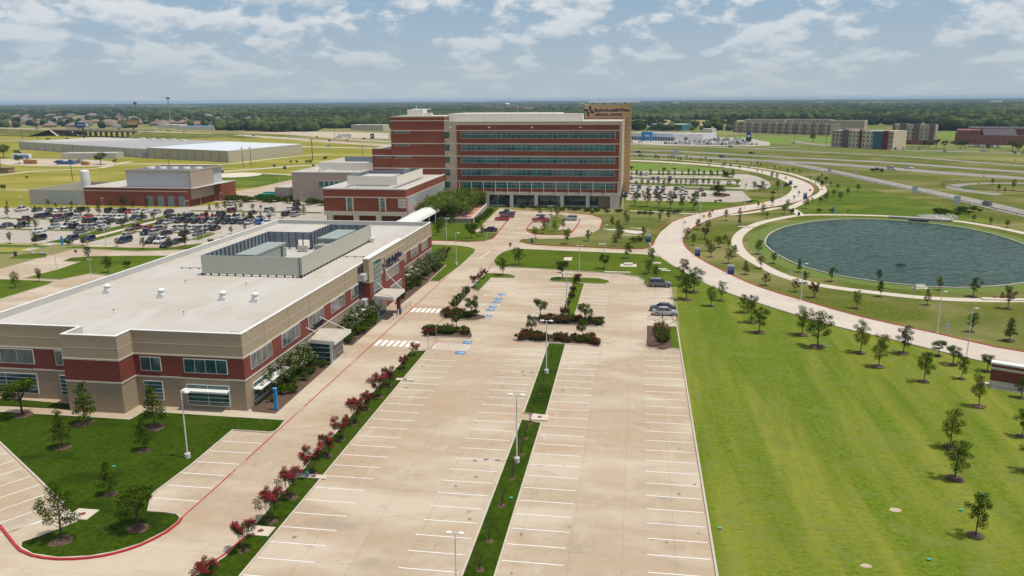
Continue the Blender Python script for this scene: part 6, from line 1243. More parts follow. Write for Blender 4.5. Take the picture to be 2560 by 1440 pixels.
# staff car park
Z1=lambda x,y:(x/6.095,470+y/6.095); Z4=lambda x,y:(400+x/5.565,470+y/5.565)
S,U,V,PK='sedan','suv','van','pickup'
rows={'front row':(206,Z1,[(340,860,U,'k'),(860,865,U,'n'),(1180,860,U,'n'),(1690,890,V,'n'),(2050,915,U,'k'),(2200,912,U,'w'),(2480,915,S,'k')]),
'second row':(219.5,Z1,[(470,705,S,'w'),(1115,715,S,'g'),(1870,730,U,'t'),(2080,755,PK,'k'),(2230,740,U,'s'),(2400,755,S,'k')]),
'third row':(228,Z1,[(80,600,S,'n'),(290,610,PK,'k'),(760,625,S,'s'),(950,635,PK,'w'),(1090,630,U,'k'),(1220,615,S,'s'),(1350,640,U,'s'),(1450,650,S,'w'),(1960,660,PK,'m'),(2230,650,S,'r'),(2360,660,S,'g')]),
'fourth row':(240.3,Z1,[(400,505,PK,'m'),(900,510,S,'g'),(1130,515,S,'w'),(1310,530,S,'k'),(1410,535,U,'k'),(1530,540,U,'s'),(1700,520,S,'k'),(1920,520,S,'k'),(2390,560,S,'k'),(2480,565,S,'s')]),
'fifth row':(249.3,Z1,[(570,455,S,'k'),(680,455,U,'n'),(890,455,S,'m'),(1040,455,U,'k'),(1210,455,S,'s'),(1320,465,S,'r'),(1560,480,S,'w'),(1680,480,S,'s'),(1800,480,S,'w'),(1980,490,S,'n'),(2080,490,S,'g')]),
'back row':(263.5,Z1,[(340,350,PK,'w'),(620,345,S,'g'),(760,360,S,'s'),(910,360,S,'w'),(1020,350,U,'w'),(1190,370,U,'k'),(1600,390,U,'k'),(1740,385,S,'s'),(1830,390,U,'k'),(1960,385,S,'r'),(2090,370,U,'w'),(2210,380,S,'w'),(2370,390,S,'s'),(2520,400,S,'k')]),
'long right row':(243.5,Z4,[(60,510,U,'s'),(160,510,U,'k'),(260,520,S,'k'),(350,530,S,'k'),(460,530,U,'k'),(570,535,U,'s'),(680,535,S,'k'),(800,535,PK,'k'),(910,535,U,'k'),(1020,530,U,'g'),(1110,540,S,'s'),(1250,545,U,'b'),(1345,540,S,'w')]),
'row behind the long right row':(252.6,Z4,[(120,430,S,'k'),(220,440,S,'s'),(340,440,U,'k'),(440,440,S,'g'),(530,440,U,'r'),(640,460,S,'r'),(760,450,U,'k'),(860,430,S,'k'),(970,460,U,'s'),(1150,470,S,'k'),(1300,470,S,'s')]),
'middle right row':(229.5,Z4,[(80,620,S,'w'),(170,600,U,'w'),(270,620,S,'w'),(360,620,S,'g'),(470,620,U,'s'),(570,640,U,'k')]),
'near right row':(219.8,Z4,[(190,700,S,'k'),(410,695,S,'g')])}
CG_='cars in the staff car park'
for rn,(Yr,Zf,l) in rows.items():
    last=-1e9; items=[]
    for (a,b,kd,cc) in l: px=Zf(a,b); X,Y=G(*px); items.append((X,kd,cc))
    items.sort(); cnts={}
    for X,kd,cc in items:
        X=max(X,last+2.55); last=X; key=(kd,cc); cnts[key]=cnts.get(key,0)+1
        lb='%s %s in the %s%s'%(CN[cc],KN[kd],rn,'' if sum(1 for q in items if (q[1],q[2])==key)==1 else ', %s such from left'%ordw(cnts[key]))
        rz=math.pi/2*R_.choice((1,-1))+R_.uniform(-.03,.03)
        if rn=='front row': rz=-math.pi/2
        place_car(X,Yr+R_.uniform(-.3,.3),.02,rz,kd,cc,lb,CG_)
for i,(a,b,kd,cc) in enumerate(((835,392,U,'n'),(985,342,U,'m'),(980,245,S,'s'),(1270,372,S,'k'),(1500,335,U,'s'),(1525,392,S,'w'),(1750,392,U,'k'),(1870,398,U,'s'),(1790,320,S,'w'),(1885,335,U,'k'),(1895,262,U,'k'),(60,830,S,'k'))):
    X,Y=G(*Z4(a,b)); place_car(X,Y+1,.03,math.pi/2 if i not in (11,) else -math.pi/2,kd,cc,'%s %s parked before the service building, %s from left'%(CN[cc],KN[kd],ordw(1+sorted([835,985,980.5,1270,1500,1525,1750,1870,1790,1885,1895,60]).index(a if a!=980 else 980.5))) if i<11 else 'black saloon at the near end of the left car park drive','cars before the service building')
# lot right of the tower
Z5=lambda x,y:(1540+x/4.741,380+y/4.741)
l5=[(108,535,U,'k'),(195,440,U,'w'),(272,440,U,'k'),(190,500,S,'w'),(258,498,U,'w'),(270,540,S,'m'),(405,448,S,'w'),(400,540,S,'w'),(490,450,S,'k'),(560,448,U,'g'),(470,500,U,'k'),(480,545,S,'g'),(550,490,U,'k'),(573,548,U,'w'),(710,455,S,'k'),(785,458,U,'s'),(765,512,S,'w'),(830,507,S,'s'),(700,550,S,'n'),(1013,468,S,'m'),(1045,527,S,'k'),(960,522,U,'g'),(295,280,S,'g'),(360,280,S,'s'),(440,332,S,'k'),(640,335,U,'k'),(500,330,S,'g'),(1345,388,U,'s'),(175,328,S,'m')]
pl5=[]
for i,(a,b,kd,cc) in enumerate(sorted(l5)):
    X,Y=G(*Z5(a,b)); Y+=1.6
    for q in pl5:
        if abs(q[0]-X)<2.3 and abs(q[1]-Y)<5: X=q[0]+2.4 if X>=q[0] else q[0]-2.4
    pl5.append((X,Y)); place_car(X,Y,.04,-math.pi/2,kd,cc,'%s %s in the lot right of the tower, %s from the left'%(CN[cc],KN[kd],ordw(i+1)),'cars right of the hospital tower')
# traffic
def heading(px,a,b): p,q=Vector(G(*a)),Vector(G(*b)); d=q-p; return math.atan2(d.y,d.x)
TR=[(1598,382,S,'k',(1578,382),(1682,385),'black saloon on the highway just right of the hospital tower'),(1806,394,U,'m',(1700,388),(1804,396),'dark maroon four by four on the near carriageway'),(1879,384.5,S,'m',(1824,384),(1966,392),'maroon saloon on the far carriageway'),(1827,368.5,S,'k',(1743,366),(1885,372),'black saloon on the frontage road by the dealership'),
(1985,359,S,'s',(1980,358),(2050,364),'silver saloon on the road end near the dealership'),(2229,424,V,'w',(2150,412),(2300,424),'white people carrier on the right highway'),(2272,422,S,'w',(2209,418),(2369,431),'white saloon right ahead of the people carrier on the highway'),(2468,513,S,'k',(2394,495),(2560,534),'dark saloon on the slip road at the right'),(2459,379.5,S,'s',(2389,378),(2560,382),'pale blue saloon on the far right road by the brick hall'),
(823,366,S,'s',(755,366),(860,369),'silver saloon on the thin frontage road left of the hospital'),(606,341,S,'w',(560,336),(680,343),'white saloon on the left highway, near the tan field'),(634,341.5,U,'k',(605,338),(680,343),'black four by four just right of the white saloon on the highway'),(792,344,S,'k',(700,335),(800,343),'black saloon on the far carriageway left of the hospital'),(824,353.5,U,'k',(780,351),(860,357),'black pickup sized car on the near carriageway left of the hospital'),(869,352,S,'s',(780,348),(900,353),'silver saloon left of the hospital on the highway'),(911,348,S,'k',(860,345),(960,350),'black saloon below the blue roadside sign'),(962,351,S,'w',(900,348),(985,353),'white saloon nearest the hospital wall on the highway'),(845,344,PK,'w',(800,343),(900,346),'white lorry cab sized pickup before the semi trailer')]
for (x,y,kd,cc,a,b,lb) in TR:
    X,Y=G(x,y); place_car(X,Y,.05,heading(0,a,b),kd,cc,lb,'vehicles driving on the highways')
for (x,y,kd,cc,lb) in ((93,322.5,U,'k','black car on the raised highway at the far left'),(200,322,V,'g','grey van on the overpass left of the billboard pole'),(230,322.5,S,'w','white car on the overpass right of the billboard'),(246,324,S,'w','second white car on the overpass'),(298,324,S,'k','black car on the overpass'),(421,328.5,S,'r','red car just right of the overpass'),(462,330,S,'s','silver car on the highway below the blue roof')):
    X,Y=G(x,y,7 if x<400 else hz_(x)); place_car(X,Y,(7.05 if x<400 else hz_(x)+.05),heading(0,(0,320),(361,328)),kd,cc,lb,'vehicles driving on the highways')
for (x,y,kd,cc,lb) in ((54,350.5,S,'w','white car on the low road at the far left'),(121,349,S,'m','maroon car on the low road left of the overpass'),(169,347.5,S,'k','black car entering the shade of the overpass'),(345,353,PK,'g','grey car behind the warehouse roof')):
    X,Y=G(x,y); place_car(X,Y,.05,.2,kd,cc,lb,'vehicles driving on the highways')
# dealership stock: low detail cars in rows, one object each
SM={}
def small_car(col):
    if col in SM: return SM[col]
    mb=MB(); mb.loft([[(x,-hw,z0),(x,-hw,z1),(x,hw,z1),(x,hw,z0)][::-1] for x,hw,z0,z1 in ((-2.3,.75,.3,.9),(-1.9,.9,.25,1.0),(1.2,.9,.25,.98),(2.2,.75,.3,.75))],CP[col]); mb.loft([[(-1.9,-.78,.97),(-1.9,.78,.97),(-1.5,.66,1.5),(-1.5,-.66,1.5)],[(1.1,-.78,.95),(1.1,.78,.95),(.4,.66,1.52),(.4,-.66,1.52)]],CG); mb.box(-1.45,-.64,1.5,.35,.64,1.56,CP[col])
    for sx in (-1.4,1.4): mb.box(sx-.33,-.92,0,sx+.33,.92,.6,TY)
    o=mb.build('showroom_car'); SM[col]=o; o.location=(0,-5000,0); return o
used_sm=set(); nd=0
def small(X,Y,rz,col,lb,grp):
    p=small_car(col)
    if col not in used_sm: used_sm.add(col); o=p
    else: o=p.copy(); sc.collection.objects.link(o)
    o.location=(X,Y,.05); o.rotation_euler=(0,0,rz); o.scale=(1.1,1.1,1.15); tag(o,lb,'car',grp)
for (x0,y0,x1,y1,dn) in ((1664,359.5,1870,363.5,.95),(1700,357.6,1875,361.3,.85),(1725,355.6,1880,359.2,.85),(1740,353.6,1882,357,.8),(1765,351.6,1884,354.8,.8),(1775,349.6,1880,352.5,.75),(1785,347.6,1872,350.2,.7),(1578,356.5,1612,357.5,.8),(1640,356.5,1668,357,.4),(1880,362,1915,362.5,.8),(1578,322,1600,323,.7)):
    a,b=Vector(G(x0,y0)),Vector(G(x1,y1)); n=int((b-a).length/(3.0 if y0>359 else 4.2))
    for k in range(n):
        if R_.random()>dn: continue
        p=a.lerp(b,k/n); c=R_.choices('wswgknrb',[50,22,14,5,4,3,1,1])[0]
        small(p.x,p.y,math.atan2((b-a).y,(b-a).x)+math.pi/2,c,'%s car in the packed rows of cars at the dealership'%CN[c],'cars for sale at the dealership')
a,b=Vector(G(2425,367)),Vector(G(2520,369.5)); n=int((b-a).length/3)
for k in range(n):
    if R_.random()<.85: p=a.lerp(b,k/n); c=R_.choice('wsgkw'); small(p.x,p.y,R_.choice((1.5,-1.5)),c,'%s car parked before the rose brick hall'%CN[c],'cars at the brick hall')
a,b=Vector(G(2238,374)),Vector(G(2318,374)); n=int((b-a).length/5)
for k in range(n): p=a.lerp(b,k/n); c=R_.choice('wsgkk'); small(p.x,p.y,1.2,c,'%s car parked below the grey hotel'%CN[c],'cars at the hotels')
patch('dealership_yard',[(1560,357),(1600,360),(1660,363),(1870,366),(1925,364),(1925,356),(1870,345),(1780,343),(1690,348),(1560,348)],.013,LOTG,False)
# ================================================================= TREES AND PLANTS
def leaf_cloud(mb,rng,centers,n,size,m,flat_=.6,acc=None,accp=0):
    tot=sum(c[3]*c[3] for c in centers)
    for (cx,cy,cz,r) in centers:
        k=int(n*r*r/tot)
        for _ in range(k):
            u=rng.random()**.42; th=rng.uniform(0,2*math.pi); ph=math.acos(rng.uniform(-1,1))
            x=cx+r*u*math.sin(ph)*math.cos(th); y=cy+r*u*math.sin(ph)*math.sin(th); z=cz+r*flat_*u*math.cos(ph)
            s=size*rng.uniform(.6,1.4); a=Vector((rng.gauss(0,1),rng.gauss(0,1),rng.gauss(0,1)+.6)).normalized(); t=a.orthogonal().normalized(); t=Matrix.Rotation(rng.uniform(0,6.28),3,a)@t; b=a.cross(t); p=Vector((x,y,z)); mm=acc if (acc and rng.random()<accp) else m
            t*=s;b*=s*.62
            mb.quad(tuple(p-t),tuple(p-b),tuple(p+t),tuple(p+b),mm)
def tree_proto(kind,seed):
    rng=random.Random(seed); o=thing('tree','','tree',(0,0,0)); tr=MB(); cr=MB(); ex=None; cs=[]
    def limb(p,q,r0,r1): tr.tube(p,q,r0,r1,BARK,5,False)
    if kind in ('oak','fresh','dark','reddish','brown'):
        lean=rng.uniform(-.03,.03); tr.tube((0,0,0),(lean*.5,0,.35),.017,.013,BARK,7); tr.tube((lean*.5,0,.35),(lean,rng.uniform(-.02,.02),.8),.013,.005,BARK,6)
        nl=12 if kind!='brown' else 9
        for i in range(nl):
            z=.34+.6*(i/(nl-1)); th=i*2.4+rng.uniform(-.6,.6); rr=(.24*math.sin(math.pi*min(1,max(.12,(z-.22)/.82)))+.05)*rng.uniform(.65,1.25)
            q=(rr*math.cos(th),rr*math.sin(th),z); limb((lean*.7,0,z-.1-rr*.35),q,.006,.002); cs.append((q[0]*.85,q[1]*.85,z,rng.uniform(.08,.145)))
        cs.append((lean,0,.93,.08)); cs.append((0,0,.58,.17)); cs.append((0,0,.75,.13))
        L={'oak':LF1,'fresh':LF2,'dark':LF3,'reddish':LFR,'brown':LFB}[kind]
        leaf_cloud(cr,rng,cs,3000 if kind!='brown' else 420,.0145,L,.85,LF2 if kind=='oak' else None,.25)
    elif kind=='round':
        tr.tube((0,0,0),(0,0,.38),.022,.018,BARK,7)
        for i in range(14):
            th=i*2.4; z=.42+.45*rng.random(); rr=.32*math.sqrt(max(.1,1-((z-.6)/.42)**2))*rng.uniform(.6,1.1); limb((0,0,.34),(rr*math.cos(th)*.8,rr*math.sin(th)*.8,z),.009,.003); cs.append((rr*math.cos(th)*.85,rr*math.sin(th)*.85,z,rng.uniform(.10,.16)))
        leaf_cloud(cr,rng,cs,3600,.0155,LF1,.85,LF2,.2)
    elif kind=='cone':
        tr.tube((0,0,0),(0,0,.95),.014,.003,BARK,6)
        for i in range(20):
            z=.24+.72*i/19; rr=.25*(1-(z-.22)/.82)**.8*rng.uniform(.6,1.15); th=i*2.4; limb((0,0,z-.03),(rr*math.cos(th),rr*math.sin(th),z),.005,.002); cs.append((rr*math.cos(th)*.7,rr*math.sin(th)*.7,z,rng.uniform(.08,.14)*(1.25-z*.6)))
        leaf_cloud(cr,rng,cs,2600,.0145,LF1,.6,LF2,.35)
    elif kind=='myrtle':
        for i in range(6):
            th=i*1.05; p=(.02*math.cos(th),.02*math.sin(th),0); q=(.13*math.cos(th),.13*math.sin(th),.45); tr.tube(p,q,.010,.007,BARK,5,False)
            for j in range(4): a=th+rng.uniform(-.9,.9); z=rng.uniform(.42,.93); rr=rng.uniform(.08,.33)*(1.15-abs(z-.68)); e=(rr*math.cos(a),rr*math.sin(a),z); limb(q,e,.005,.002); cs.append((*e,rng.uniform(.09,.15)))
        leaf_cloud(cr,rng,cs,2600,.018,LF3,.9,LFR,.2); ex=MB()
        bl=[(c[0]*1.12,c[1]*1.12,c[2]+c[3]*.5,c[3]*.62) for c in cs if rng.random()<.85]; leaf_cloud(ex,rng,bl,1300,.017,PINK,.95)
    elif kind=='wmyrtle':
        for i in range(5):
            th=i*1.26; tr.tube((0,0,0),(.2*math.cos(th),.2*math.sin(th),.4),.016,.01,BARK,5,False)
        for i in range(26):
            th=rng.uniform(0,6.28); z=rng.uniform(.35,.92); rr=.42*math.sqrt(max(.05,1-((z-.6)/.42)**2))*rng.uniform(.4,1.05); cs.append((rr*math.cos(th),rr*math.sin(th),z,rng.uniform(.09,.15)))
        leaf_cloud(cr,rng,cs,2600,.019,LF1,.9,LF2,.3); ex=MB(); leaf_cloud(ex,rng,[(c[0]*1.08,c[1]*1.08,c[2]+c[3]*.4,c[3]*.85) for c in cs],420,.014,WFL,.8)
    elif kind=='willow':
        tr.tube((0,0,0),(0,0,.3),.018,.014,BARK,7)
        for i in range(22):
            th=i*2.4; z=rng.uniform(.35,.95); rr=.36*(1-((z-.6)/.5)**2)**.5*rng.uniform(.5,1.15); limb((0,0,.25),(rr*math.cos(th),rr*math.sin(th),z),.008,.002); cs.append((rr*math.cos(th),rr*math.sin(th),z,rng.uniform(.09,.17)))
        leaf_cloud(cr,rng,cs,4200,.0165,LF4,.9,LF2,.3)
    elif kind=='bare':
        for i in range(12):
            th=rng.uniform(0,6.28); q=(.09*math.cos(th),.09*math.sin(th),.5); tr.tube((0,0,0),q,.006,.004,BARK,4,False)
            for j in range(3): a=th+rng.uniform(-1,1); e=(q[0]+.1*math.cos(a),q[1]+.1*math.sin(a),rng.uniform(.75,1)); tr.tube(q,e,.003,.0012,BARK,4,False); cs.append((*e,.07))
        leaf_cloud(cr,rng,cs,130,.013,LFR,1)
    elif kind in ('bush','redbush'):
        for i in range(12):
            th=rng.uniform(0,6.28); rr=rng.uniform(.1,.55); cs.append((rr*math.cos(th),rr*math.sin(th),rng.uniform(.3,.75),rng.uniform(.2,.32)))
        tr.tube((0,0,0),(0,0,.4),.05,.03,BARK,5); leaf_cloud(cr,rng,cs,900,.055,LF1 if kind=='bush' else LF3,.9,LF2 if kind=='bush' else LFR,.3)
        if kind=='redbush': ex=MB(); leaf_cloud(ex,rng,[(c[0],c[1],c[2]+.12,c[3]*.9) for c in cs],110,.045,PINK,.8)
    tr.build('trunk',o); cr.build('crown',o)
    if ex: ex.build('blossom',o)
    if kind not in ('bush','redbush','wmyrtle','willow'):
        mu=MB(); pts=[(.20*rng.uniform(.85,1.15)*math.cos(t),.20*rng.uniform(.85,1.15)*math.sin(t)) for t in np.linspace(0,6.28,14)[:-1]]; i=len(mu.v); mu.v+=[(a,b,.004) for a,b in pts]+[(a*.45,b*.45,.028) for a,b in pts]; n=len(pts)
        for k in range(n): mu.f.append((k,(k+1)%n,n+(k+1)%n,n+k)); mu.m.append(mu.mi(MULCH))
        mu.f.append(tuple(range(n,2*n))); mu.m.append(0); mu.build('mulch_ring',o)
    return o
TP={}; TU=set()
def plant(X,Y,z,h,kind,label,group,cat='tree',name=None,wide=1.0,mulch=True):
    v=R_.randrange(5) if kind in ('oak','fresh') else R_.randrange(3) if kind in ('oak','fresh','dark','cone','myrtle','round','wmyrtle','willow') else R_.randrange(2)
    key=(kind,v)
    if key not in TP: TP[key]=tree_proto(kind,hash_(kind)*10+v)
    p=TP[key]; rz=R_.uniform(0,6.28); wj=wide*R_.uniform(.86,1.18); s=(h*wj,h*wj,h)
    if key not in TU: TU.add(key); o=p; o.location=(X,Y,z); o.rotation_euler=(0,0,rz); o.scale=s
    else: o=dup(p,(X,Y,z),rz,s,skip=() if mulch else ('mulch_ring',))
    o.rotation_euler=(R_.uniform(-.035,.035),R_.uniform(-.035,.035),rz)
    o['label']=label; o['category']=cat; o['group']=group
    if name: o.name=name
    return o
def hash_(s): return sum(ord(c)*(i+1) for i,c in enumerate(s))
def grp(group,desc,l,kind='oak',cat='tree',name='young_tree',z=.1,wide=1.0,mulch=True):
    for i,t in enumerate(sorted(l)):
        bx,by,ty=t[:3]; k=t[3] if len(t)>3 else kind; X,Y=G(bx,by); h=max(.6,hgt(bx,by,ty)*1.03)
        plant(X,Y,z,h,k,desc%ordw(i+1),group,cat,name,wide,mulch)
grp('young trees on the big right lawn','young tree in a mulch ring on the wide right lawn, %s from left',[(2438.5,1341,1237),(2386,1198,1104),(2375,1120,1027,'fresh'),(2447,1017,943,'fresh'),(2309.6,955,882),(2403.5,948,894),(2468,929,885,'round'),(2382,912,865,'round'),(2346,890,850,'round'),(2196,918,838,'fresh'),(2258,884,818,'dark'),(2150.5,883,808,'fresh'),(2044,868,782),(2555,1092,1021),(2553,995,945),(2580,1180,1100),(1715.6,749,686.5),(1734.7,731,671),(1709,694,650,'dark'),(1777,766,719.5,'fresh'),(1804,752,707,'fresh'),(1859,782,738.6,'fresh'),(1877,807,742),(1898.6,832,771.5),(2004.5,838,768,'fresh')])
grp('young trees between the road and the pond','young tree between the curved road and the pond, %s from left',[(1989,730,698,'reddish'),(1913.5,714,684.5,'reddish'),(2036,744,707,'myrtle'),(2141,771.5,728,'fresh'),(2318,763,723,'cone'),(2428.5,830,785),(2523,853,796,'cone'),(2519.4,772,717.7,'reddish'),(2432.6,742,697),(2348.6,726,693,'fresh'),(2200,742,704,'dark'),(2197,702,676,'dark'),(2078.5,704,671),(2013.5,708,679.5),(1998,681,648,'cone'),(1933.7,659,632),(1895.5,636,601),(1901,671,641),(1864,686.5,653.5,'cone'),(1837,641,613.5),(1821,659,625.7),(1821.5,622,601),(1777,643,612),(1770,628,600),(1733,613.5,586),(1762,598,570,'myrtle'),(1811,608,587.5,'reddish'),(1797,619,591),(1769.4,577,554.5),(1744,573.6,548.6),(1717,596,570,'reddish'),(1848.6,563,537,'cone'),(1815,551,525),(1773,551,530,'reddish'),(1907.6,537,513),(1917,546,528.5,'fresh'),(1960,535,511),(1969,520,499),(1930,514.6,492,'dark'),(1895.5,520,503.5),(1849,540,520,'cone')])
grp('trees on the green slope above the pond','small tree on the green slope above the pond, %s from left',[(2014,521.5,497),(2030,507.6,494,'reddish'),(2050.7,509,493,'round'),(2064.6,504,483),(2101,502,481.6),(2084,492,474.6),(2119.4,487,471,'dark'),(2144.4,478,460.8,'dark'),(2094,475,460),(2064,457,443,'myrtle'),(2076,466,454,'reddish'),(2054,474,452,'dark'),(2045,458,441,'dark'),(2517.7,570,550,'reddish'),(2476,561.5,544),(2434,554.5,537,'reddish'),(2481,461,447,'dark'),(2496,478,462,'dark'),(2533,475,450,'fresh'),(2512,482,471,'dark')])
grp('trees of the dry lawn before the hospital','thin young tree on the dry lawn before the hospital, %s from left',[(1338,597,568,'fresh'),(1359,585.6,552),(1387,581,553.5,'fresh'),(1409,575,552,'fresh'),(1417,611,574),(1469,604.6,577),(1537,616,587),(1544.5,607.5,570,'fresh'),(1553,597,565),(1610,596,568),(1529,568,543),(1543.6,578,552,'fresh'),(1568,563,536,'fresh'),(1562,549,527),(1624,546,526),(1649.5,555,534.6),(1671,550.6,529),(1350,542,514,'fresh'),(1392,545,520,'fresh'),(1377,537,512,'fresh'),(1397,524,505)],wide=.9)
grp('trees round the drainage lawn','dark green tree round the grass strip between road and car park, %s from left',[(1296,664,620.6),(1257,689,647),(1406.6,698,647,'round'),(1403,682,655,'cone'),(1510,673,635,'round'),(1570,647,610),(1627.6,657,622),(1622,686,651,'fresh'),(1639,699,666)])
grp('trees in the car park islands','leafy tree in a planted island of the near car park, %s from left',[(1179,794,737,'round'),(1140.6,823,781,'round'),(1350.6,796,744.6,'round'),(1328.7,836,788,'round'),(1462,807,756,'round'),(1457,848,797,'round')],mulch=False)
grp('brown leaved tree','thin tree with sparse brown leaves in the right hand bed%.0s',[(1655,867,768,'brown')])
grp('crimson myrtles along the drive','crimson flowering myrtle in the grass strip along the drive, %s from left',[(1037,890,859),(1009,924.5,891),(971.6,968,919),(946.6,995,943),(917.6,1026,980),(887,1061,1001),(854,1101.6,1046),(818.6,1143,1085),(780.7,1188,1124),(728,1247,1177),(678,1306,1230),(610,1379.5,1306),(520,1480,1406)],'myrtle','flowering shrub','crape_myrtle',wide=1.12)
grp('crimson myrtles by the accessible bays','small crimson myrtle at the head of the accessible bays, %s from left',[(1208,698,672),(1200,708,684),(1186,720,692)],'myrtle','flowering shrub','crape_myrtle')
grp('reddish shrubs of the median','reddish shrub in the narrow median with the lamp post, %s from left',[(1441,710,687),(1432,731,714),(1428,747.5,730),(1420.6,765,748),(1413,790,764),(1446,700,683)],'redbush','shrub','shrub',wide=.75)
grp('bare saplings in the median strip','bare twiggy sapling in the long median strip, %s from left',[(1383,874,858),(1377.7,899,880),(1358.8,957.5,930),(1350.7,986,958),(1336,1022,992),(1325,1061.5,1020),(1312.4,1098.5,1055),(1303,1137,1092),(1280,1200,1150),(1254,1267,1215),(1222.6,1355.6,1300),(1199,1428,1368),(1165,1520,1450)],'bare','sapling','sapling')
grp('trees on the front left lawn','young tree in a mulch ring on the lawn before the clinic, %s from left',[(57,1040.7,940,'round'),(212.5,1061.5,960,'cone'),(387.5,1072.6,968,'cone'),(156,1122,1029,'cone'),(361,1128.6,1048,'cone'),(274.8,1239,1156,'cone'),(346.6,1323.5,1215,'round'),(154,1354,1228,'oak')])
grp('trees left of the clinic','small tree on the lawns left of the clinic roof, %s from left',[(39,721,681,'fresh'),(99.5,705.5,672.7),(220,651,618,'dark'),(271,682.5,643),(25,609,582),(88.6,612.5,585),(207,613.6,592),(359,623.4,595,'dark'),(464,615,590.6),(424,621,598),(293,616,595,'reddish')])
grp('low bushes left of the clinic','low round bush left of the clinic roof, %s from left',[(317,669,652),(174,612.5,600),(560,604,591),(528,608,597),(1583,607.5,593),(1601,605,591),(1979,533.7,520),(2047,532,521),(2080,531,521),(2120,530,526)],'bush','bush','bush')
Zt=lambda l:[(x/6.095,470+y/6.095,470+t/6.095) for x,y,t in l]; Zs=lambda l:[(400+x/5.565,470+y/5.565,470+t/5.565) for x,y,t in l]
lot=Zt([(120,450,285),(110,280,195),(535,400,285),(790,440,305),(945,400,295),(855,310,230),(740,290,175),(1090,400,290),(1090,300,205),(1235,430,300),(1345,420,290),(1505,420,200),(1690,300,185),(1870,290,135),(2030,290,205),(450,590,440),(555,640,490),(790,590,480),(1030,610,480),(1150,620,510),(1270,640,560),(1535,650,570),(1660,600,480),(1870,620,500),(1935,520,370),(2180,500,340),(2330,500,360),(2525,470,350),(2235,290,160)])+Zs([(265,430,355),(345,430,335),(650,440,320),(735,440,340),(910,320,190),(1060,310,215),(1125,310,200),(1290,320,225),(1405,310,240),(1045,440,335),(1165,450,340),(1270,450,345),(1405,490,350),(1520,460,370),(1570,370,270),(890,430,340),(350,810,650),(130,790,680),(990,640,540),(1180,600,500),(630,640,550),(210,600,520),(360,610,510),(95,600,520),(910,130,50),(690,330,230),(800,320,215),(2000,370,230),(1700,420,320)])
grp('young trees in the staff car park','small dark tree among the cars of the staff car park, %s from left',[(a,b,c,R_.choice(('oak','dark','cone','oak'))) for a,b,c in lot])
grp('trees of the hospital plaza','full feathery green tree round the hospital plaza, %s from left',[(1071,557,508),(1082,554,497),(1100,551,495),(1145,548,492),(1167,540,494),(1125,530,474),(1150,524,470),(1178,522,470),(1044,558,528),(1160,534,490),(1110,540,484),(1138,534,480),(1058,556,514),(1175,530,478),(1092,545,490),(1128,549,500),(1115,551,505),(1190,524,484),(1152,542,500)],'willow',wide=1.3,mulch=False)
grp('trees on the plaza lawn','young tree on the lawn before the terrace wall, %s from left',[(1094,590,550),(1105,581.7,545),(1124.7,566.5,541),(1134,560,538),(1178.8,596,568,'round'),(1204.5,591,562,'fresh')])
Z6=lambda l:[(1540+x/4.741,380+y/4.741,380+t/4.741) for x,y,t in l]
grp('staked trees right of the tower','larger staked green tree on the lawn right of the tower, %s from left',Z6([(225,640,470),(365,650,440),(510,665,475),(645,675,470),(780,685,500),(915,690,490)]),'oak')
r1=[185,245,295,408,508,557,620,695,785,858,922,980,1040,1120,1140,1200,1280,1385]; r2=[160,240,305,380,445,500,570,625,715,770,825,880,915,955,1030,1095,1165,1210,1435]
f1=[(285,75),(320,75),(470,80),(500,95),(625,90),(660,88),(690,90),(740,110),(770,112),(835,85),(885,95),(1005,115),(1060,95),(1085,140),(1120,145),(1265,180),(1290,170),(1355,190),(1435,140),(1465,205),(1570,205),(1600,160),(1675,165),(1715,170),(1675,245),(1730,255),(1790,200),(1880,215),(1940,205),(2100,235),(2180,255),(2035,250),(2300,330),(2365,375),(2440,310)]
grp('small trees of the far right car park rows','tiny dark tree in the island rows right of the tower, %s from left',Z6([(x,288+R_.uniform(-5,12)+x*.006,235+R_.uniform(-15,15)) for x in r1]+[(x,252+x*.008,215+R_.uniform(-15,10)) for x in r1[1::2]]+[(x,395+R_.uniform(-6,6)+x*.01,330+R_.uniform(-15,15)) for x in r2]),'dark')
grp('small trees along the far right paths','tiny tree beside the far right path, %s from left',Z6([(x,y,y-R_.uniform(28,55)) for x,y in f1]+[(1640,465,350),(1740,435,345),(1760,455,400),(1905,335,250),(1915,445,345),(2010,335,295),(2110,570,515),(2165,520,465),(1845,320,235),(1540,420,375)]),'oak')
grp('far field bushes','round bush beside the far left drive, %s from left',[(727,408,401),(742,407.5,400),(767,408,400),(776,408.5,399),(810,399,393),(815,399,390),(68,447,440),(2180,430,420),(2191,430,418),(2204,431,420),(7,475,460)],'bush','bush','bush',wide=.8)
grp('yard trees','big dark tree standing in the material yard, %s from left',[(48,409,386),(140,412,401),(252,411,380),(288,411,397),(10,395,360),(45,394,374)],'round','tree','tree',wide=1.2)
grp('trees by the hotels','rounded tree in front of the hotels and hall, %s from left',[(2032,354,335),(2310,368,350),(2322,369,353),(2340,372,346),(2360,372,350),(2400,372,350),(2412,372,351),(2470,378,360),(2530,378,352),(2545,380,358),(2361,384,375),(2175,371,358),(2093,366,356),(1715,355,342),(1872,362,342),(2535,388,378),(2556,388,378)],'round','tree','tree',wide=1.1)
bx_=[(R_.uniform(1605,1760),R_.uniform(329,333)) for _ in range(22)]+[(R_.uniform(1575,1640),R_.uniform(312,322)) for _ in range(12)]+[(R_.uniform(1700,1840),R_.uniform(316,322)) for _ in range(16)]
grp('trees behind the dealership','tall dark tree behind the dealership roof, %s from left',[(x,y,y-R_.uniform(11,20)) for x,y in bx_],'round','tree','tree',wide=1.15,mulch=False)
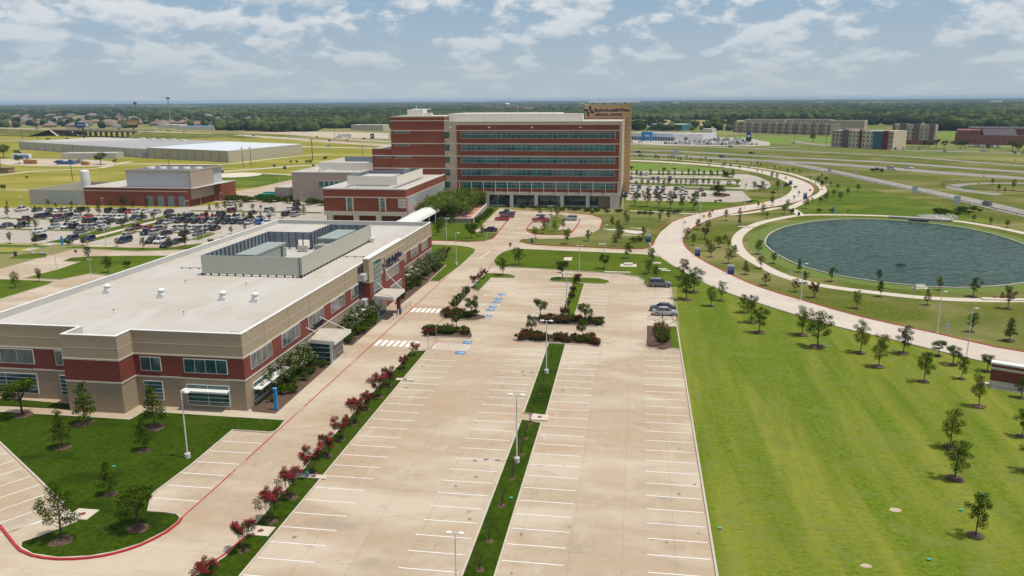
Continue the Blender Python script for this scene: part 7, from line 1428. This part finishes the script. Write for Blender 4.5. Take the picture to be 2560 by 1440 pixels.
# clinic shrubs
cb=[(640,1020,960),(668,1005,940),(700,985,900),(722,955,880),(745,940,870),(765,915,865),(655,1000,950)]
grp('white flowering shrubs before the vestibule','tall white flowering shrub between corner and glass vestibule, %s from left',[(648,1000,935),(665,985,925),(695,960,890),(725,940,880),(748,925,862),(775,905,855),(683,975,905),(712,955,885),(738,935,875)],'wmyrtle','flowering shrub','flowering_shrub',wide=1.35)
grp('white flowering shrubs beyond the vestibule','white flowering shrub between vestibule and entrance, %s from left',[(876,836,782),(892,822,768),(908,806,752),(925,796,746),(865,848,805)],'wmyrtle','flowering shrub','flowering_shrub',wide=1.2)
grp('white flowering shrubs beyond the entrance','white flowering shrub along the far end of the clinic, %s from left',[(1023,722,675),(1035,710,665),(1048,700,655),(1060,690,645),(1072,680,638),(1085,672,634),(1098,662,630),(1108,652,622),(1116,646,620,'myrtle')],'wmyrtle','flowering shrub','flowering_shrub',wide=1.15)
def bed(group,desc,poly,n,h0,h1,kind='bush',wide=1.2):
    c=gp(poly); xs=[p[0] for p in c]; ys=[p[1] for p in c]; out=[]; k=0
    def inside(x,y):
        r=False; j=len(c)-1
        for i in range(len(c)):
            if (c[i][1]>y)!=(c[j][1]>y) and x<(c[j][0]-c[i][0])*(y-c[i][1])/(c[j][1]-c[i][1])+c[i][0]: r=not r
            j=i
        return r
    while len(out)<n and k<n*60:
        k+=1; x,y=R_.uniform(min(xs),max(xs)),R_.uniform(min(ys),max(ys))
        if inside(x,y) and all((x-a)**2+(y-b)**2>(h0*.55)**2 for a,b in out): out.append((x,y))
    out.sort(key=lambda p:proj(p[0],p[1],0)[0])
    for i,(x,y) in enumerate(out): plant(x,y,.08,R_.uniform(h0,h1),kind if isinstance(kind,str) else R_.choice(kind),desc%ordw(i+1),group,'shrub','shrub',wide)
bed('low shrubs of the first clinic bed','low dark shrub under the white flowering ones near the corner, %s from left',[(660,1018),(700,1012),(815,912),(800,905),(745,925)],16,.9,1.3)
bed('dark shrubs of the second clinic bed','dark clipped shrub in the bed beyond the vestibule, %s from left',[(868,860),(950,800),(930,792),(880,825),(860,850)],16,1.3,1.9)
bed('dark shrubs of the third clinic bed','dark low shrub in the bed beyond the entrance, %s from left',[(990,760),(1003,760),(1070,703),(1108,665),(1085,662),(1015,715)],20,1.1,1.6)
bed('shrubs of the lower median planter','shrub of the near planter across the car park aisles, %s from left',[(1297,850),(1311,835),(1496,849),(1499,859),(1490,863)],32,.95,1.3,('redbush','bush','redbush'))
bed('shrubs of the upper median planter','shrub of the far planter across the car park aisles, %s from left',[(1341,797),(1420,799),(1503,804),(1500,814),(1348,808)],30,.95,1.3,('redbush','bush','redbush'))
bed('shrubs of the nearer west island','shrub of the nearer small island beside the drive, %s from left',[(1064,831),(1078,824),(1174,830),(1178,840),(1062,840)],18,1.0,1.35,('bush','redbush','bush'))
bed('shrubs of the farther west island','shrub of the farther small island beside the drive, %s from left',[(1109,789),(1114,779),(1156,783),(1209,793),(1208,797),(1115,794)],15,1.0,1.3,('bush','redbush','bush'))
bed('clipped hedge by the accessible bays','clipped dark hedge plant beside the accessible bays, %s from left',[(1127.5,768),(1167,724),(1173,728),(1136,769)],18,.9,1.2,'bush',1.0)
bed('hedge plants in the right hand bed','dark clipped hedge plant in the right hand mulch bed, %s from left',[(1640,821),(1664,821),(1666,860),(1643,860)],16,1.1,1.4,'bush',1.0)
bed('pale green shrubs below the terrace wall','silvery shrub on the bank below the terrace wall, %s from left',[(1158,578),(1180,580),(1205,556),(1232,530),(1222,527),(1190,553)],28,1.1,1.6,'bush',1.25)
bed('shrubs before the hospital front','low shrub in the border before the hospital colonnade, %s from left',[(1266,519),(1400,527),(1490,535),(1560,538),(1700,536),(1700,531),(1560,529),(1420,521),(1270,514)],42,1.0,1.4,('bush','bush','redbush'),1.5)
bed('shrubs before the service building','green shrub in the hedge before the service building, %s from left',[(560,505),(640,508),(700,510),(820,516),(820,508),(700,500),(560,497)],34,1.6,2.3,'bush',1.5)
bed('shrubs at the plant building corner','bushy shrub at the right corner of the brick plant building, %s from left',[(470,512),(480,500),(530,492),(535,500),(500,508)],14,2.2,3.4,'bush',1.0)
bed('bushes behind the culvert','wild green bush beside the pale rocks above the pond, %s from left',[(2325,536),(2345,528),(2440,520),(2450,532),(2400,542)],14,1.2,2.2,'bush',1.2)
bed('flowers before the vestibule','pink flower clump at the foot of the glass vestibule, %s from left',[(803,910),(825,908),(822,903),(806,904)],5,.4,.6,'redbush',1.4)
grp('shrubs of the far island','low bush on the kerbed island in the lot right of the tower, %s from left',Z6([(1180,525,470),(1230,528,480),(1290,528,490),(1330,520,495),(1200,510,380,),(1780,400,380)]),'bush','bush','bush')
grp('bushes by the far loop','rounded bush near the far loop road, %s from left',Z6([(1300,290,225),(1330,300,235),(1270,240,210),(570,225,180),(690,215,185),(180,210,165),(1690,430,385),(2000,415,360),(2030,412,375),(1600,590,570),(1180,600,570),(1230,600,560),(1720,440,400),(1860,510,460),(1700,470,450),(2120,435,400)]),'bush','bush','bush')
# rocks at the culvert
mb=MB(); 
for k in range(160):
    X,Y=G(R_.uniform(2295,2395),R_.uniform(538,548)); r=R_.uniform(.15,.5); mb.tube((X,Y,0),(X+R_.uniform(-.2,.2),Y,r),r,r*.6,mat('pale_rock',(.48,.46,.42),.9,.3,2),5)
o=mb.build('rock_bank'); tag(o,kind='stuff')
# ================================================================= WOODLAND
from mathutils import noise as mn
def ico(sub):
    import bmesh
    bm=bmesh.new(); bmesh.ops.create_icosphere(bm,subdivisions=sub,radius=1); v=np.array([q.co[:] for q in bm.verts]); f=np.array([[q.index for q in p.verts] for p in bm.faces]); bm.free(); return v,f
IC={1:ico(1),2:ico(2)}
def woods(name,pts,sub,kind_='stuff',seed=1):
    rng=np.random.default_rng(seed); v,f=IC[sub]; n=len(pts); pts=np.array(pts)
    nv=len(v); jit=1+rng.uniform(-.28,.28,(n,nv,1)) ; th=rng.uniform(0,6.28,n); c,s=np.cos(th),np.sin(th)
    V=v[None]*jit; X=V[:,:,0]*c[:,None]-V[:,:,1]*s[:,None]; Y=V[:,:,0]*s[:,None]+V[:,:,1]*c[:,None]; V=np.stack([X*pts[:,3:4],Y*pts[:,3:4],V[:,:,2]*pts[:,4:5]],2)+pts[:,None,:3]
    V=V.reshape(-1,3).astype(np.float32); Fc=(f[None]+(np.arange(n)*nv)[:,None,None]).reshape(-1).astype(np.int32)
    me=bpy.data.meshes.new(name); me.vertices.add(len(V)); me.vertices.foreach_set('co',V.ravel()); me.loops.add(len(Fc)); me.loops.foreach_set('vertex_index',Fc); k=len(Fc)//3; me.polygons.add(k); me.polygons.foreach_set('loop_start',np.arange(0,3*k,3,dtype=np.int32)); me.polygons.foreach_set('loop_total',np.full(k,3,dtype=np.int32)); me.update(); me.validate()
    me.materials.append(WOODL); o=bpy.data.objects.new(name,me); sc.collection.objects.link(o); tag(o,kind=kind_)
    return o
rng=np.random.default_rng(5)
CLR=[]   # clearings as pixel boxes: meadow, houses, sites
def openland(x,y,X,Y):
    # woodland cover by land parcels; True where no trees stand
    if x<340: return y>321 or (y>287 and rng.random()<.93)
    if x<660: return y>327 or (297<y<318 and rng.random()<.90) or (x<540 and y>318)
    if x<985: return y>(330 if x<800 else 322) or (y>321 and x>870)
    if x<1560: return y>315
    if 300<y<312.5 and x<2090: return True
    if y>=312.5: 
        if x<1830: return y>328 or rng.random()<.85
        if x<2330: return True
        return not(314<y<327 and x>2330)
    if 289.5<y<293.5 and 1900<x<2080: return True
    if 292<y<300 and 2150<x<2440: return rng.random()<.75
    return False
near=[];mid=[];far=[]
def sample(y0,y1,n,xr=(-700,3260)):
    # uniform over land: row probability follows the ground area behind each pixel row
    d0=H*FPX/(y1-250.); d1=H*FPX/(y0-250.)
    d=np.sqrt(rng.uniform(d0*d0,d1*d1,n)); a=rng.uniform(-.86,.66,n); X=d*np.sin(a); Y=d*np.cos(a)
    return X,Y
def clump(X,Y,s,thr): return mn.noise(Vector((X/s,Y/s,3.3)))>thr
X,Y=sample(283,335,26000)
for a,b in zip(X,Y):
    x,y=proj(a,b,0)
    if not(-500<x<3000) or openland(x,y,a,b): continue
    if not clump(a,b,160,-.18): continue
    r=rng.uniform(4.2,7.8); near.append((a,b,r*.75,r,r*rng.uniform(.75,1.05)))
X,Y=sample(266,284,26000)
for a,b in zip(X,Y):
    x,y=proj(a,b,0)
    if not clump(a,b,420,.0) : continue
    r=rng.uniform(7,14); mid.append((a,b,r*.45,r,r*.62))
X,Y=sample(254.5,267,26000)
for a,b in zip(X,Y):
    if not clump(a,b,1300,.06): continue
    r=rng.uniform(18,45); far.append((a,b,1,r*1.6,rng.uniform(8,13)))
woods('woodland',near,2,seed=2); woods('woodland',mid,1,seed=3); woods('woodland',far,1,seed=4)
# pale far specks: isolated white buildings near the horizon
k=0
for x,y,w_ in ((640,259,60),(655,259,40),(692,258.5,60),(276,268,40),(1455,263,30),(1768,249.5,50),(2172,251,60),(2195,252,40),(850,257,50),(2490,258,60),(240,261,50),(1690,262,40),(2050,262,40),(1340,256,30)):
    k+=1; a,b=G(x,max(y,254.6)); tag(thing('far_building','tiny white building near the horizon, %s from left of the far specks'%ordw(sorted([640,655,692,276,1455,1768,2172,2195,850,2490,240,1690,2050,1340]).index(x)+1),'building',(a,b,0),0,'white specks on the horizon')); 
    o=[q for q in sc.objects if q.name.startswith('far_building')][-1]
    mb=MB(); mb.box(-w_/2,-10,0,w_/2,10,16,PALE); mb.build('wall',o); mb=MB(); mb.box(-w_/2-1,-11,16,w_/2+1,11,17.5,WHT); mb.build('roof',o)
# ================================================================= HAZE
mb=MB(); m=bpy.data.materials.new('haze_air'); m.use_nodes=True; t=m.node_tree; t.nodes.clear(); o_=t.nodes.new('ShaderNodeOutputMaterial'); pv=t.nodes.new('ShaderNodeVolumePrincipled'); pv.inputs['Color'].default_value=(.54,.74,.96,1); pv.inputs['Density'].default_value=7.5e-5; pv.inputs['Anisotropy'].default_value=0.0; t.links.new(pv.outputs[0],o_.inputs['Volume'])
MATS['haze_air']=m; mb.box(-23000,-23000,-1.0,23000,23000,52.0,m); tag(mb.build('haze'),kind='stuff')
